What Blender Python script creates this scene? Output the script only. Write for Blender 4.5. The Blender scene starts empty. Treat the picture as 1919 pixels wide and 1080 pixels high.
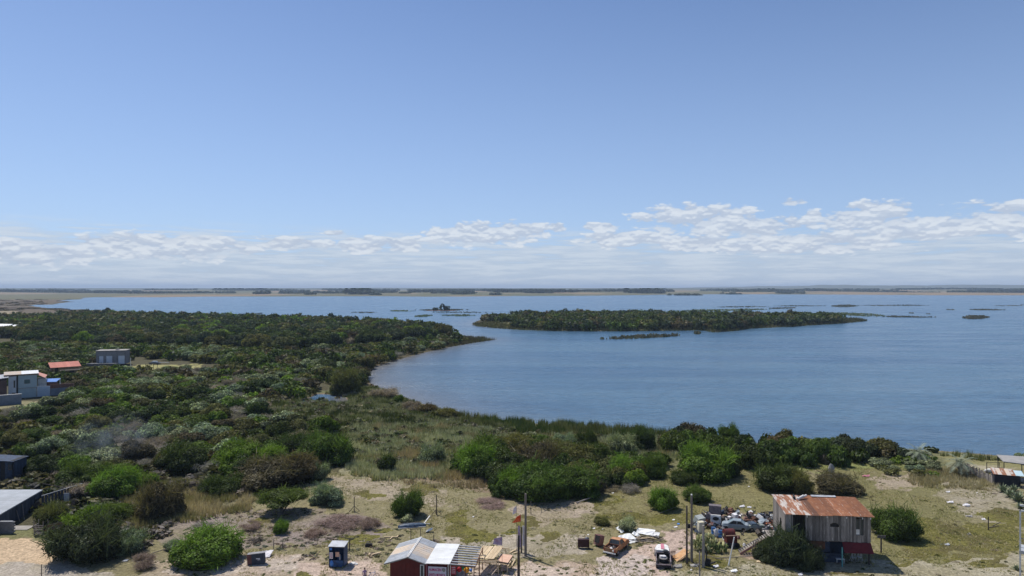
import bpy, math, random
import numpy as np
from mathutils import Vector, Matrix, Euler

# ------------------------------------------------------------------ camera, world, sun
SC = bpy.context.scene
COL = SC.collection
CH = 33.0            # camera height above the plain (m)
F = 1279.0           # focal length in photo pixels
rad = math.radians

cd = bpy.data.cameras.new("camera")
cam = bpy.data.objects.new("camera", cd)
COL.objects.link(cam)
cam.location = (0, 0, CH)
cam.rotation_euler = (rad(90), 0, 0)
cd.sensor_width = 36.0
cd.lens = 24.0
cd.clip_start = 0.5
cd.clip_end = 60000
SC.camera = cam

SUN_EL, SUN_AZ = 61.0, -47.0      # azimuth measured from +Y towards +X
sd = bpy.data.lights.new("sun", 'SUN')
sd.energy = 4.9
sd.angle = rad(0.53)
sd.color = (1.0, 0.95, 0.87)
sun = bpy.data.objects.new("sun", sd)
COL.objects.link(sun)
dv = Vector((math.sin(rad(SUN_AZ)) * math.cos(rad(SUN_EL)), math.cos(rad(SUN_AZ)) * math.cos(rad(SUN_EL)), math.sin(rad(SUN_EL))))
sun.rotation_euler = dv.to_track_quat('Z', 'Y').to_euler()
sun.location = (0, 0, 60)

SC.view_settings.view_transform = 'Standard'
SC.view_settings.look = 'None'
SC.view_settings.gamma = 1
SC.view_settings.use_curve_mapping = False
SC.view_settings.exposure = -0.12
SC.render.engine = 'CYCLES'
SC.cycles.use_denoising = True
SC.cycles.max_bounces = 6
SC.cycles.diffuse_bounces = 3
SC.cycles.glossy_bounces = 2
SC.cycles.transmission_bounces = 3
SC.cycles.transparent_max_bounces = 6
SC.cycles.volume_bounces = 0
SC.cycles.caustics_reflective = False
SC.cycles.caustics_refractive = False
SC.cycles.sample_clamp_indirect = 4


class NT:
    """small helper for writing node trees"""
    def __init__(s, tree):
        s.t = tree
        s.n = tree.nodes
        s.l = tree.links
        s.n.clear()

    def new(s, typ, **kw):
        n = s.n.new(typ)
        for k, v in kw.items():
            setattr(n, k, v)
        return n

    def put(s, sock, v):
        if isinstance(v, bpy.types.NodeSocket):
            s.l.new(v, sock)
        elif v is not None:
            sock.default_value = v

    def math(s, op, a, b=None, c=None, clamp=False):
        n = s.new('ShaderNodeMath', operation=op, use_clamp=clamp)
        s.put(n.inputs[0], a)
        s.put(n.inputs[1], b)
        s.put(n.inputs[2], c)
        return n.outputs[0]

    def ss(s, v, lo, hi, a=0.0, b=1.0, kind='SMOOTHSTEP'):
        n = s.new('ShaderNodeMapRange', interpolation_type=kind)
        s.put(n.inputs[0], v)
        s.put(n.inputs[1], lo)
        s.put(n.inputs[2], hi)
        s.put(n.inputs[3], a)
        s.put(n.inputs[4], b)
        return n.outputs[0]

    def mix(s, f, a, b, blend='MIX'):
        n = s.new('ShaderNodeMix', data_type='RGBA', blend_type=blend)
        s.put(n.inputs[0], f)
        s.put(n.inputs[6], (*a, 1) if isinstance(a, tuple) and len(a) == 3 else a)
        s.put(n.inputs[7], (*b, 1) if isinstance(b, tuple) and len(b) == 3 else b)
        return n.outputs[2]

    def noise(s, vec, scale, detail=4, rough=0.5, dim='3D', dist=0.0):
        n = s.new('ShaderNodeTexNoise', noise_dimensions=dim)
        s.put(n.inputs['Vector'], vec)
        n.inputs['Scale'].default_value = scale
        n.inputs['Detail'].default_value = detail
        n.inputs['Roughness'].default_value = rough
        n.inputs['Distortion'].default_value = dist
        return n.outputs[0]

    def vec(s, x, y, z=0.0):
        n = s.new('ShaderNodeCombineXYZ')
        s.put(n.inputs[0], x)
        s.put(n.inputs[1], y)
        s.put(n.inputs[2], z)
        return n.outputs[0]

    def mapping(s, vec, scale=(1, 1, 1), rot=(0, 0, 0)):
        n = s.new('ShaderNodeMapping')
        s.put(n.inputs[0], vec)
        n.inputs['Scale'].default_value = scale
        n.inputs['Rotation'].default_value = rot
        return n.outputs[0]


world = bpy.data.worlds.new("World")
SC.world = world
world.use_nodes = True
W = NT(world.node_tree)
sky = W.new('ShaderNodeTexSky', sky_type='NISHITA')
sky.sun_disc = False
sky.sun_elevation = rad(SUN_EL)
sky.sun_rotation = rad(SUN_AZ)
sky.altitude = 0
sky.air_density = 0.75
sky.dust_density = 0.25
sky.ozone_density = 4.5
tc = W.new('ShaderNodeTexCoord')
sep = W.new('ShaderNodeSeparateXYZ')
W.l.new(tc.outputs['Generated'], sep.inputs[0])
az = W.math('MULTIPLY', W.math('ARCTAN2', sep.outputs[0], sep.outputs[1]), 180 / math.pi)
el = W.math('MULTIPLY', W.math('ARCSINE', sep.outputs[2]), 180 / math.pi)
# cumulus field: puffy noise in (azimuth, elevation), stretched sideways like far cloud rows
pv = W.vec(W.math('MULTIPLY', az, 0.16), W.math('MULTIPLY', el, 0.42), 3.7)


def billow(vec):
    wn = W.new('ShaderNodeTexNoise'); W.put(wn.inputs['Vector'], vec); wn.inputs['Scale'].default_value = 5.0; wn.inputs['Detail'].default_value = 3
    wv = W.new('ShaderNodeVectorMath', operation='MULTIPLY_ADD'); W.l.new(wn.outputs['Color'], wv.inputs[0]); wv.inputs[1].default_value = (0.11, 0.09, 0); W.l.new(vec, wv.inputs[2])
    out = None
    for sc_, am in ((2.6, 0.55), (6.2, 0.30), (14.0, 0.15)):
        vo = W.new('ShaderNodeTexVoronoi', feature='SMOOTH_F1', voronoi_dimensions='2D')
        W.l.new(wv.outputs[0], vo.inputs['Vector']); vo.inputs['Scale'].default_value = sc_; vo.inputs['Smoothness'].default_value = 0.35
        t_ = W.math('MULTIPLY', W.math('SUBTRACT', 1.0, W.math('MULTIPLY', vo.outputs['Distance'], 1.25)), am)
        out = t_ if out is None else W.math('ADD', out, t_)
    return W.math('ADD', W.math('MULTIPLY', out, 0.6), W.math('MULTIPLY', W.noise(vec, 2.2, 8, 0.58), 0.4))
n1 = billow(pv)
pv2 = W.vec(W.math('MULTIPLY', az, 0.16), W.math('MULTIPLY', W.math('ADD', el, 0.20), 0.42), 3.7)
n2 = billow(pv2)
# larger banks: where the cumulus rows pile up
blobs = [(1300, 412, 120, 26), (1420, 425, 110, 20), (1630, 408, 105, 28), (1720, 430, 110, 24), (1870, 412, 120, 34),
         (900, 440, 110, 20), (975, 430, 60, 16), (545, 457, 60, 12), (330, 462, 170, 24), (60, 470, 140, 26), (1130, 424, 40, 7),
         (1045, 427, 18, 9), (1180, 448, 90, 15), (1300, 455, 80, 14), (1500, 455, 200, 20), (700, 458, 100, 14),
         (200, 455, 60, 14), (630, 436, 24, 6), (1490, 378, 24, 7), (1525, 405, 18, 9)]
B = None
for (bx, by, rx, ry) in blobs:
    rx *= 1.1; ry *= 1.2
    a0 = math.degrees(math.atan((bx - 959.5) / F))
    cosz = math.cos(math.radians(a0))
    e0 = math.degrees(math.atan((540 - by) / F * cosz))
    ra = math.degrees(rx / F) * cosz ** 2
    re = math.degrees(ry / F) * cosz
    dx = W.math('DIVIDE', W.math('SUBTRACT', az, a0), ra)
    dy = W.math('DIVIDE', W.math('SUBTRACT', el, e0), re)
    r2 = W.math('ADD', W.math('MULTIPLY', dx, dx), W.math('MULTIPLY', dy, dy))
    g = W.math('MAXIMUM', W.math('SUBTRACT', 1.0, r2), -1.0)
    B = g if B is None else W.math('MAXIMUM', B, g)
# the same kind of banks all round the horizon outside the view
lowf = W.noise(W.vec(W.math('MULTIPLY', az, 0.045), W.math('MULTIPLY', el, 0.12), 9.1), 1.0, 2, 0.5)
outside = W.ss(W.math('ABSOLUTE', az), 37.5, 43.0)
gen = W.math('SUBTRACT', W.ss(lowf, 0.42, 0.62, -1.2, 1.0, 'LINEAR'), W.ss(el, 4.0, 9.0, 0.0, 1.6))
B = W.math('ADD', W.math('MULTIPLY', B, W.math('SUBTRACT', 1.0, outside)), W.math('MULTIPLY', gen, outside))
cum = W.ss(W.math('ADD', W.math('MULTIPLY', B, 0.30), n1), 0.485, 0.63)
cum = W.math('MULTIPLY', cum, W.ss(el, 7.8, 9.0, 1.0, 0.0))
# flat far rows close to the horizon
sv = W.vec(W.math('MULTIPLY', az, 0.10), W.math('MULTIPLY', el, 1.1), 1.3)
n3 = W.noise(sv, 2.3, 8, 0.6, dist=0.1)
lowtop = W.ss(az, -36.0, 36.0, 4.7, 4.9, 'LINEAR')
strat = W.math('MULTIPLY', W.ss(W.math('SUBTRACT', n3, W.ss(el, 1.5, W.math('ADD', lowtop, 0.9), 0.0, 0.30, 'LINEAR')), 0.20, 0.40), W.math('MULTIPLY', W.ss(el, 0.0, 1.2, 0.7, 0.85), W.ss(el, 3.8, 5.4, 1.0, 0.0)))
lit = W.math('ADD', W.math('MULTIPLY', W.ss(W.math('SUBTRACT', n1, n2), -0.05, 0.07), 0.55), W.math('MULTIPLY', W.ss(n1, 0.42, 0.66), 0.5), clamp=True)
shade = W.mix(lit, (3.9, 4.5, 5.5), (5.8, 6.2, 6.7))
# veil of thin moisture that pales the sky towards the horizon
veil = W.math('MULTIPLY', W.ss(el, 0.0, 26.0, 1.0, 0.0, 'LINEAR'), 0.75)
tint_ = W.mix(1.0, sky.outputs[0], (1.02, 0.995, 1.02), 'MULTIPLY')
base = W.mix(W.math('POWER', veil, 1.3), tint_, (3.15, 4.25, 6.1))
c1 = W.mix(W.math('MULTIPLY', strat, 0.85), base, W.mix(W.ss(n3, 0.4, 0.62), (3.75, 4.4, 5.3), (5.0, 5.45, 6.0)))
c2 = W.mix(W.math('MULTIPLY', cum, 0.88), c1, shade)
bg = W.new('ShaderNodeBackground')
W.l.new(c2, bg.inputs[0])
bg.inputs[1].default_value = 0.14
wo = W.new('ShaderNodeOutputWorld')
W.l.new(bg.outputs[0], wo.inputs[0])

# ------------------------------------------------------------------ tags and helpers
def tag(o, label=None, cat=None, group=None, kind=None):
    if label: o['label'] = label
    if cat: o['category'] = cat
    if group: o['group'] = group
    if kind: o['kind'] = kind
    return o


def depth(py, z=0.0):
    return (CH - z) * F / (py - 540.0)


def at(px, py, z=0.0):
    """the place on the level z that the photograph shows at this pixel"""
    Y = depth(py, z)
    return ((px - 959.5) / F * Y, Y)


def pix(x, y, z=0.0):
    return 959.5 + x / y * F, 540 + (CH - z) / y * F


def vnoise(x, y, seed=0):
    xi = np.floor(x).astype(np.int64); yi = np.floor(y).astype(np.int64)
    xf = x - xi; yf = y - yi
    u = xf * xf * (3 - 2 * xf); v = yf * yf * (3 - 2 * yf)

    def h(a, b):
        n = (a * 374761393 + b * 668265263 + seed * 974634777) & 0x7fffffff
        n = ((n ^ (n >> 13)) * 1274126177) & 0x7fffffff
        return ((n ^ (n >> 16)) & 0xffff) / 65535.0
    return (h(xi, yi) * (1 - u) + h(xi + 1, yi) * u) * (1 - v) + (h(xi, yi + 1) * (1 - u) + h(xi + 1, yi + 1) * u) * v


def fbm(x, y, seed=0, octaves=4):
    s = 0; a = 0.5; t = 0
    for k in range(octaves):
        s = s + a * vnoise(x * 2 ** k + 17.3 * k, y * 2 ** k - 9.1 * k, seed + k)
        t += a; a *= 0.5
    return s / t


def inpoly(px, py, poly):
    x = np.asarray(px, float); y = np.asarray(py, float)
    r = np.zeros(x.shape, bool)
    n = len(poly)
    for i in range(n):
        x1, y1 = poly[i]; x2, y2 = poly[(i + 1) % n]
        if y1 == y2: continue
        c = ((y1 > y) != (y2 > y)) & (x < (x2 - x1) * (y - y1) / (y2 - y1) + x1)
        r ^= c
    return r


def polydist(x, y, poly, closed=True):
    x = np.asarray(x, float); y = np.asarray(y, float)
    d = np.full(x.shape, 1e18)
    n = len(poly)
    for i in range(n if closed else n - 1):
        x1, y1 = poly[i]; x2, y2 = poly[(i + 1) % n]
        dx, dy = x2 - x1, y2 - y1
        L = dx * dx + dy * dy + 1e-12
        t = np.clip(((x - x1) * dx + (y - y1) * dy) / L, 0, 1)
        d = np.minimum(d, (x - x1 - t * dx) ** 2 + (y - y1 - t * dy) ** 2)
    return np.sqrt(d)


def mesh_np(name, verts, quads=None, tris=None, mat=None, attrs=None, smooth=False):
    me = bpy.data.meshes.new(name)
    verts = np.asarray(verts, np.float32)
    parts, tot = [], []
    if quads is not None and len(quads):
        q = np.asarray(quads, np.int32); parts.append(q.ravel()); tot.append(np.full(len(q), 4, np.int32))
    if tris is not None and len(tris):
        t = np.asarray(tris, np.int32); parts.append(t.ravel()); tot.append(np.full(len(t), 3, np.int32))
    loops = np.concatenate(parts); tot = np.concatenate(tot)
    start = np.concatenate([[0], np.cumsum(tot)[:-1]]).astype(np.int32)
    me.vertices.add(len(verts)); me.vertices.foreach_set('co', verts.ravel())
    me.loops.add(len(loops)); me.loops.foreach_set('vertex_index', loops)
    me.polygons.add(len(tot)); me.polygons.foreach_set('loop_start', start); me.polygons.foreach_set('loop_total', tot)
    if smooth: me.polygons.foreach_set('use_smooth', np.ones(len(tot), bool))
    for k, v in (attrs or {}).items():
        v = np.asarray(v, np.float32)
        if v.ndim == 1:
            a = me.attributes.new(k, 'FLOAT', 'POINT'); a.data.foreach_set('value', v)
        else:
            a = me.attributes.new(k, 'FLOAT_COLOR', 'POINT')
            if v.shape[1] == 3: v = np.concatenate([v, np.ones((len(v), 1), np.float32)], 1)
            a.data.foreach_set('color', v.ravel())
    me.update(calc_edges=True)
    if mat: me.materials.append(mat)
    return me


def link(name, me, parent=None, loc=None, rot=None):
    o = bpy.data.objects.new(name, me)
    COL.objects.link(o)
    if parent: o.parent = parent
    if loc is not None: o.location = loc
    if rot is not None: o.rotation_euler = rot
    return o


MATS = {}


def newmat(name):
    m = bpy.data.materials.new(name)
    m.use_nodes = True
    return m, NT(m.node_tree)


def finish(T, bsdf):
    o = T.new('ShaderNodeOutputMaterial')
    T.l.new(bsdf, o.inputs[0])


def princ(T, color, rough=0.8, spec=0.3, metal=0.0, normal=None):
    b = T.new('ShaderNodeBsdfPrincipled')
    T.put(b.inputs['Base Color'], (*color, 1) if isinstance(color, tuple) and len(color) == 3 else color)
    T.put(b.inputs['Roughness'], rough)
    b.inputs['Specular IOR Level'].default_value = spec
    b.inputs['Metallic'].default_value = metal
    if normal is not None: T.l.new(normal, b.inputs['Normal'])
    return b.outputs[0]


def bump(T, h, strength=0.4, dist=0.1):
    b = T.new('ShaderNodeBump')
    b.inputs['Strength'].default_value = strength
    b.inputs['Distance'].default_value = dist
    T.l.new(h, b.inputs['Height'])
    return b.outputs[0]


def worn(name, c1, c2, scale=3.0, rough=0.8, stretch=(1, 1, 1), amount=(0.35, 0.65), metal=0.0, spec=0.3, c3=None, per_object=0.0, bmp=0.3):
    """painted or bare surface with two tones of wear, optional third tone of fine stains"""
    if name in MATS: return MATS[name]
    m, T = newmat(name)
    tc = T.new('ShaderNodeTexCoord')
    oi = T.new('ShaderNodeObjectInfo')
    off = T.new('ShaderNodeVectorMath', operation='ADD')
    T.l.new(T.mapping(tc.outputs['Object'], stretch), off.inputs[0])
    T.l.new(T.math('MULTIPLY', oi.outputs['Random'], 40.0), off.inputs[1])
    v = off.outputs[0]
    n = T.noise(v, scale, 7, 0.62)
    c = T.mix(T.ss(n, amount[0], amount[1]), c1, c2)
    if c3 is not None:
        n2 = T.noise(v, scale * 2.7, 5, 0.7)
        c = T.mix(T.ss(n2, 0.56, 0.66), c, c3)
    if per_object:
        k = T.ss(oi.outputs['Random'], 0, 1, 1 - per_object, 1 + per_object, 'LINEAR')
        c = T.mix(1.0, c, T.vec(k, k, k), 'MULTIPLY')
    fine = T.noise(v, scale * 9, 3, 0.6)
    finish(T, princ(T, c, rough, spec, metal, bump(T, fine, bmp, 0.02)))
    MATS[name] = m
    return m


class MB:
    """collects shapes and links them as one mesh object"""
    def __init__(s):
        s.v = []; s.f = []

    def add(s, vs, fs):
        k = len(s.v)
        s.v += [tuple(p) for p in vs]
        s.f += [tuple(i + k for i in f) for f in fs]
        return s

    def box(s, c, d, rot=None, top=None):
        """c centre, d full sizes; top=(fx,fy) narrows the upper face"""
        x, y, z = d[0] / 2, d[1] / 2, d[2] / 2
        fx, fy = top or (1, 1)
        p = [Vector(q) for q in ((-x, -y, -z), (x, -y, -z), (x, y, -z), (-x, y, -z), (-x * fx, -y * fy, z), (x * fx, -y * fy, z), (x * fx, y * fy, z), (-x * fx, y * fy, z))]
        R = Euler(rot).to_matrix() if rot else Matrix.Identity(3)
        p = [R @ q + Vector(c) for q in p]
        return s.add(p, [(0, 3, 2, 1), (4, 5, 6, 7), (0, 1, 5, 4), (1, 2, 6, 5), (2, 3, 7, 6), (3, 0, 4, 7)])

    def tube(s, a, b, r, r2=None, n=8, caps=True):
        a = Vector(a); b = Vector(b); r2 = r if r2 is None else r2
        q = (b - a).to_track_quat('Z', 'Y').to_matrix()
        vs = []
        for P, R in ((a, r), (b, r2)):
            for i in range(n):
                t = 2 * math.pi * i / n
                vs.append(P + q @ Vector((R * math.cos(t), R * math.sin(t), 0)))
        fs = [(i, (i + 1) % n, n + (i + 1) % n, n + i) for i in range(n)]
        if caps: fs += [tuple(reversed(range(n))), tuple(range(n, 2 * n))]
        return s.add(vs, fs)

    def bar(s, a, b, w, h=None):
        """square timber from a to b"""
        a = Vector(a); b = Vector(b); h = h or w
        d = (b - a); L = d.length
        q = d.to_track_quat('Y', 'Z').to_matrix()
        c = (a + b) / 2
        pts = []
        for (x, y, z) in ((-w / 2, -L / 2, -h / 2), (w / 2, -L / 2, -h / 2), (w / 2, L / 2, -h / 2), (-w / 2, L / 2, -h / 2), (-w / 2, -L / 2, h / 2), (w / 2, -L / 2, h / 2), (w / 2, L / 2, h / 2), (-w / 2, L / 2, h / 2)):
            pts.append(c + q @ Vector((x, y, z)))
        return s.add(pts, [(0, 3, 2, 1), (4, 5, 6, 7), (0, 1, 5, 4), (1, 2, 6, 5), (2, 3, 7, 6), (3, 0, 4, 7)])

    def sheet(s, p00, p10, p11, p01, t=0.02, nu=1, nv=1, wave=0.0, waves=0, warp=0.0, seed=0):
        """thin panel between four corners; wave = corrugation height across u"""
        rnd = random.Random(seed)
        P = [Vector(p) for p in (p00, p10, p11, p01)]
        nrm = (P[1] - P[0]).cross(P[3] - P[0]).normalized()
        if waves: nu = waves * 4
        vs = []
        wz = [[rnd.uniform(-warp, warp) for _ in range(nu + 1)] for _ in range(nv + 1)] if warp else None
        for side in (1, -1):
            for j in range(nv + 1):
                for i in range(nu + 1):
                    u, v = i / nu, j / nv
                    p = P[0] * (1 - u) * (1 - v) + P[1] * u * (1 - v) + P[2] * u * v + P[3] * (1 - u) * v
                    h = wave * math.sin(2 * math.pi * waves * u) if waves else 0
                    if wz: h += wz[j][i]
                    vs.append(p + nrm * (h + side * t / 2))
        N = (nu + 1) * (nv + 1)
        fs = []
        for j in range(nv):
            for i in range(nu):
                a = j * (nu + 1) + i
                fs.append((a, a + 1, a + nu + 2, a + nu + 1))
                fs.append((N + a, N + a + nu + 1, N + a + nu + 2, N + a + 1))
        for i in range(nu):
            a = i; fs.append((a, N + a, N + a + 1, a + 1))
            a = nv * (nu + 1) + i; fs.append((a, a + 1, N + a + 1, N + a))
        for j in range(nv):
            a = j * (nu + 1); fs.append((a, a + nu + 1, N + a + nu + 1, N + a))
            a = j * (nu + 1) + nu; fs.append((a, N + a, N + a + nu + 1, a + nu + 1))
        return s.add(vs, fs)

    def blob(s, c, r, n=8, m=5, seed=0, j=0.15):
        rnd = random.Random(seed)
        vs = [Vector((0, 0, -1))]
        for k in range(1, m):
            ph = math.pi * k / m
            for i in range(n):
                t = 2 * math.pi * i / n
                vs.append(Vector((math.sin(ph) * math.cos(t), math.sin(ph) * math.sin(t), -math.cos(ph))))
        vs.append(Vector((0, 0, 1)))
        vs = [Vector((p.x * r[0], p.y * r[1], p.z * r[2])) * (1 + rnd.uniform(-j, j)) + Vector(c) for p in vs]
        fs = [(0, 1 + (i + 1) % n, 1 + i) for i in range(n)]
        for k in range(m - 2):
            for i in range(n):
                a = 1 + k * n + i; b = 1 + k * n + (i + 1) % n
                fs.append((a, b, b + n, a + n))
        e = len(vs) - 1; o = 1 + (m - 2) * n
        fs += [(o + i, o + (i + 1) % n, e) for i in range(n)]
        return s.add(vs, fs)

    def build(s, name, mat, parent=None, smooth=False, loc=None, rot=None):
        me = bpy.data.meshes.new(name)
        me.from_pydata(s.v, [], s.f)
        if smooth:
            for p in me.polygons: p.use_smooth = True
        me.materials.append(mat)
        return link(name, me, parent, loc, rot)


def empty(name, loc, rz=0.0, label=None, cat=None, group=None):
    o = bpy.data.objects.new(name, None)
    o.empty_display_size = 0.3
    COL.objects.link(o)
    o.location = loc if len(loc) == 3 else (*loc, 0)
    o.rotation_euler = (0, 0, rz)
    return tag(o, label, cat, group)


def copy_tree(o, parent=None):
    c = o.copy(); COL.objects.link(c); c.parent = parent
    for ch in list(o.children): copy_tree(ch, c)
    return c

# ------------------------------------------------------------------ lake, terrain
WZ = -0.9
shore_px = [(2600, 905), (2200, 880), (1919, 858), (1850, 853), (1780, 847), (1700, 843), (1600, 840), (1500, 836), (1400, 830), (1300, 820), (1250, 813), (1200, 807), (1100, 800), (1000, 795), (940, 789), (890, 784), (858, 778), (820, 766), (780, 754), (748, 741), (712, 729), (690, 717), (682, 706), (688, 697), (702, 689), (740, 677), (800, 661), (850, 650), (900, 641.5), (932, 637),
            (900, 634), (860, 630), (800, 617), (700, 610), (600, 604), (480, 601), (400, 597), (330, 589), (250, 585), (180, 583), (125, 581.5), (85, 578), (52, 573), (112, 571.5), (105, 569), (160, 567.5), (105, 565.5), (130, 563), (168, 561.5), (150, 559.5), (180, 558.2),
            (300, 558.3), (380, 557), (480, 557), (700, 556.2), (800, 557.2), (860, 557), (960, 556), (1100, 555.5), (1200, 554.2), (1270, 553), (1400, 552.6), (1600, 553.4), (1750, 554.6), (1919, 554.5), (2300, 554), (3200, 556), (3200, 600)]
LAKE = [at(px, py, WZ) for px, py in shore_px]
isl_px = [(882, 609), (900, 613), (930, 616), (970, 619), (1020, 621), (1100, 622), (1180, 622), (1260, 621), (1320, 620), (1340, 624), (1375, 621), (1400, 617), (1470, 614), (1530, 610), (1590, 606), (1625, 602.5),
          (1610, 598), (1560, 597), (1500, 596), (1400, 594.5), (1300, 593), (1150, 592), (1050, 592), (960, 595), (900, 600)]
ISLAND = [at(px, py, WZ) for px, py in isl_px]
pond_px = [[(563, 752), (580, 747), (597, 739), (615, 741), (648, 742), (652, 757), (632, 760), (612, 754), (590, 757), (572, 758)], [(872, 787), (888, 785), (902, 790), (888, 795), (874, 793)]]
PONDS = [[at(px, py, WZ) for px, py in q] for q in pond_px]


def inlake(x, y):
    r = inpoly(x, y, LAKE)
    r &= ~inpoly(x, y, ISLAND)
    return r


def signed_land(x, y):
    """positive on land, metres from the waterline"""
    d = np.minimum(polydist(x, y, LAKE), polydist(x, y, ISLAND))
    s = np.where(inlake(x, y), -d, d)
    for p in PONDS:
        dd = polydist(x, y, p)
        s = np.where(inpoly(x, y, p), -dd, np.minimum(s, np.maximum(dd, 0)) if False else np.where(dd < 6, np.minimum(s, dd), s))
    return s


def ground_z(x, y, s=None):
    x = np.asarray(x, float); y = np.asarray(y, float)
    if s is None: s = signed_land(x, y)
    wob = (fbm(x / 9, y / 9, 5, 3) - 0.5) * 0.35
    near = np.clip((s + 0.0) / 22.0, 0, 1); near = near * near * (3 - 2 * near)
    land = WZ + 0.06 + near * (0.84 + wob) + 0.15 * np.clip(s / 3, 0, 1)
    dist = np.hypot(x, y)
    far = np.clip((dist - 2600) / 2600, 0, 1) * np.clip(s / 300, 0, 1)
    roll = fbm(x / 1500 + 3, y / 1500, 11, 3)
    land = land + far * (roll - 0.32) * 44
    far2 = np.clip((dist - 7500) / 3500, 0, 1)
    side = 0.35 + 0.65 * np.clip((x / np.maximum(y, 1) + 0.25) / 0.6, 0, 1)
    land = land + far2 * side * np.clip(fbm(x / 2600 + 8, y / 5200, 21, 4) - 0.30, 0, 1) * 200
    bed = WZ - np.clip(-s / 8, 0, 1) * 2.0 - 0.02
    return np.where(s > 0, land, bed)


def gz(x, y):
    return float(ground_z(np.array([x]), np.array([y]))[0])

# fan shaped sheet: rows get wider apart with distance, columns are rays
ang = np.tan(np.linspace(-1.02, 1.02, 420))
inner = np.linspace(-1050, 1050, 520) / F
ang = np.unique(np.concatenate([ang[(ang < inner[0]) | (ang > inner[-1])], inner]))
pyr = np.concatenate([np.linspace(1600, 1110, 34, endpoint=False), np.linspace(1110, 700, 240, endpoint=False), np.linspace(700, 560, 90, endpoint=False), np.linspace(560, 542.1, 70)])
rowY = 33.0 * F / (pyr - 540)
rowY = np.concatenate([[-200, -60, 0, 20, 32], rowY[rowY > 34]])
AX, RY = np.meshgrid(ang, rowY)
TX = AX * np.maximum(RY, 60.0) ; TY = RY.copy()
S = signed_land(TX, TY)
TZ = ground_z(TX, TY, S)
PX, PY = pix(TX, np.maximum(TY, 1.0))
# ragged borders for every patch of ground
jx = (fbm(TX / 2.2, TY / 2.2, 31, 4) - 0.5); jy = (fbm(TX / 2.2, TY / 2.2, 41, 4) - 0.5)
WXp = PX + jx * 46 * np.clip((PY - 540) / 400, 0.03, 1.2)
WYp = PY + jy * 22 * np.clip((PY - 540) / 400, 0.02, 1.2)

gcol = np.zeros(TX.shape + (3,))
gcol[:] = (0.20, 0.175, 0.10)
patch = np.zeros(TX.shape); sandy = np.zeros(TX.shape)


def paint(poly, c, soft=None):
    gcol[inpoly(WXp, WYp, poly)] = c


def fill(arr, poly, v=1.0):
    arr[inpoly(WXp, WYp, poly)] = v


def ell(cx, cy, rx, ry, n=18):
    return [(cx + rx * math.cos(2 * math.pi * i / n), cy + ry * math.sin(2 * math.pi * i / n)) for i in range(n)]

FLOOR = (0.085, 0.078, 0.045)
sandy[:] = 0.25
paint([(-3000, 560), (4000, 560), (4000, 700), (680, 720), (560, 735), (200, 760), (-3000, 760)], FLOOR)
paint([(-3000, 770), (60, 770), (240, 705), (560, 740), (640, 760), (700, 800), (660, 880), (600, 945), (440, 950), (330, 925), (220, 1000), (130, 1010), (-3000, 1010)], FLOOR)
fill(sandy, [(-3000, 500), (4000, 500), (4000, 780), (640, 760), (600, 940), (330, 925), (100, 1010), (-3000, 1010)], 0.0)
paint([(540, 735), (690, 720), (760, 740), (900, 780), (1260, 810), (1900, 850), (1900, 880), (1250, 880), (860, 900), (660, 900), (650, 800), (560, 780)], (0.135, 0.14, 0.07))
fill(sandy, [(540, 735), (690, 720), (760, 740), (900, 780), (1260, 810), (1690, 845), (1690, 870), (1250, 860), (860, 890), (660, 890), (650, 800), (560, 780)], 0.0)
paint([(690, 800), (860, 800), (930, 810), (870, 900), (740, 915), (640, 890)], (0.26, 0.245, 0.16))
paint([(740, 880), (930, 880), (960, 925), (760, 915)], (0.22, 0.17, 0.12))
# open ground of the foreground
paint([(620, 890), (760, 905), (960, 930), (1130, 930), (1260, 900), (1420, 870), (1700, 880), (1919, 860), (2400, 860), (2400, 1120), (300, 1120), (300, 960), (500, 950)], (0.225, 0.198, 0.112))
paint([(1230, 880), (1430, 880), (1470, 960), (1260, 975), (1150, 985), (1100, 960)], (0.19, 0.172, 0.078))
paint([(1560, 875), (1760, 880), (1830, 1010), (1900, 1060), (1640, 1060), (1640, 960), (1560, 930)], (0.17, 0.158, 0.07))
paint([(1380, 862), (1700, 868), (1730, 885), (1380, 885)], (0.20, 0.22, 0.08))
paint([(1750, 850), (2400, 850), (2400, 875), (1800, 880)], (0.23, 0.215, 0.10))
paint([(1800, 868), (1900, 872), (1900, 890), (1820, 885)], (0.36, 0.32, 0.22))
paint([(360, 965), (560, 955), (700, 975), (740, 1000), (700, 1020), (500, 1030), (330, 1050), (290, 1010)], (0.25, 0.205, 0.18))
paint([(620, 895), (700, 900), (830, 925), (840, 955), (720, 945), (630, 930)], (0.33, 0.275, 0.205))
paint([(960, 945), (1110, 945), (1120, 965), (1000, 990), (970, 975)], (0.34, 0.28, 0.215))
paint([(820, 1005), (1100, 1010), (1110, 1040), (960, 1050), (860, 1030)], (0.38, 0.33, 0.265))
paint([(280, 1060), (420, 1040), (700, 1048), (720, 1120), (250, 1130)], (0.40, 0.32, 0.25))
paint([(560, 1055), (720, 1058), (725, 1120), (520, 1120)], (0.42, 0.305, 0.23))
paint([(850, 1055), (1000, 1060), (1150, 1058), (1150, 1130), (840, 1130)], (0.41, 0.315, 0.24))
paint([(1268, 995), (1292, 995), (1296, 1030), (1262, 1060), (1240, 1130), (1080, 1130), (1130, 1055), (1180, 1030), (1225, 1020), (1240, 1008)], (0.40, 0.285, 0.225))
paint([(1330, 960), (1450, 965), (1455, 1005), (1330, 1000)], (0.22, 0.18, 0.13))
paint([(1390, 1018), (1440, 1015), (1470, 1050), (1400, 1060)], (0.34, 0.25, 0.19))
paint([(1640, 1052), (1760, 1058), (1919, 1045), (2400, 1040), (2400, 1130), (1250, 1130), (1260, 1068), (1420, 1062)], (0.36, 0.325, 0.24))
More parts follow.
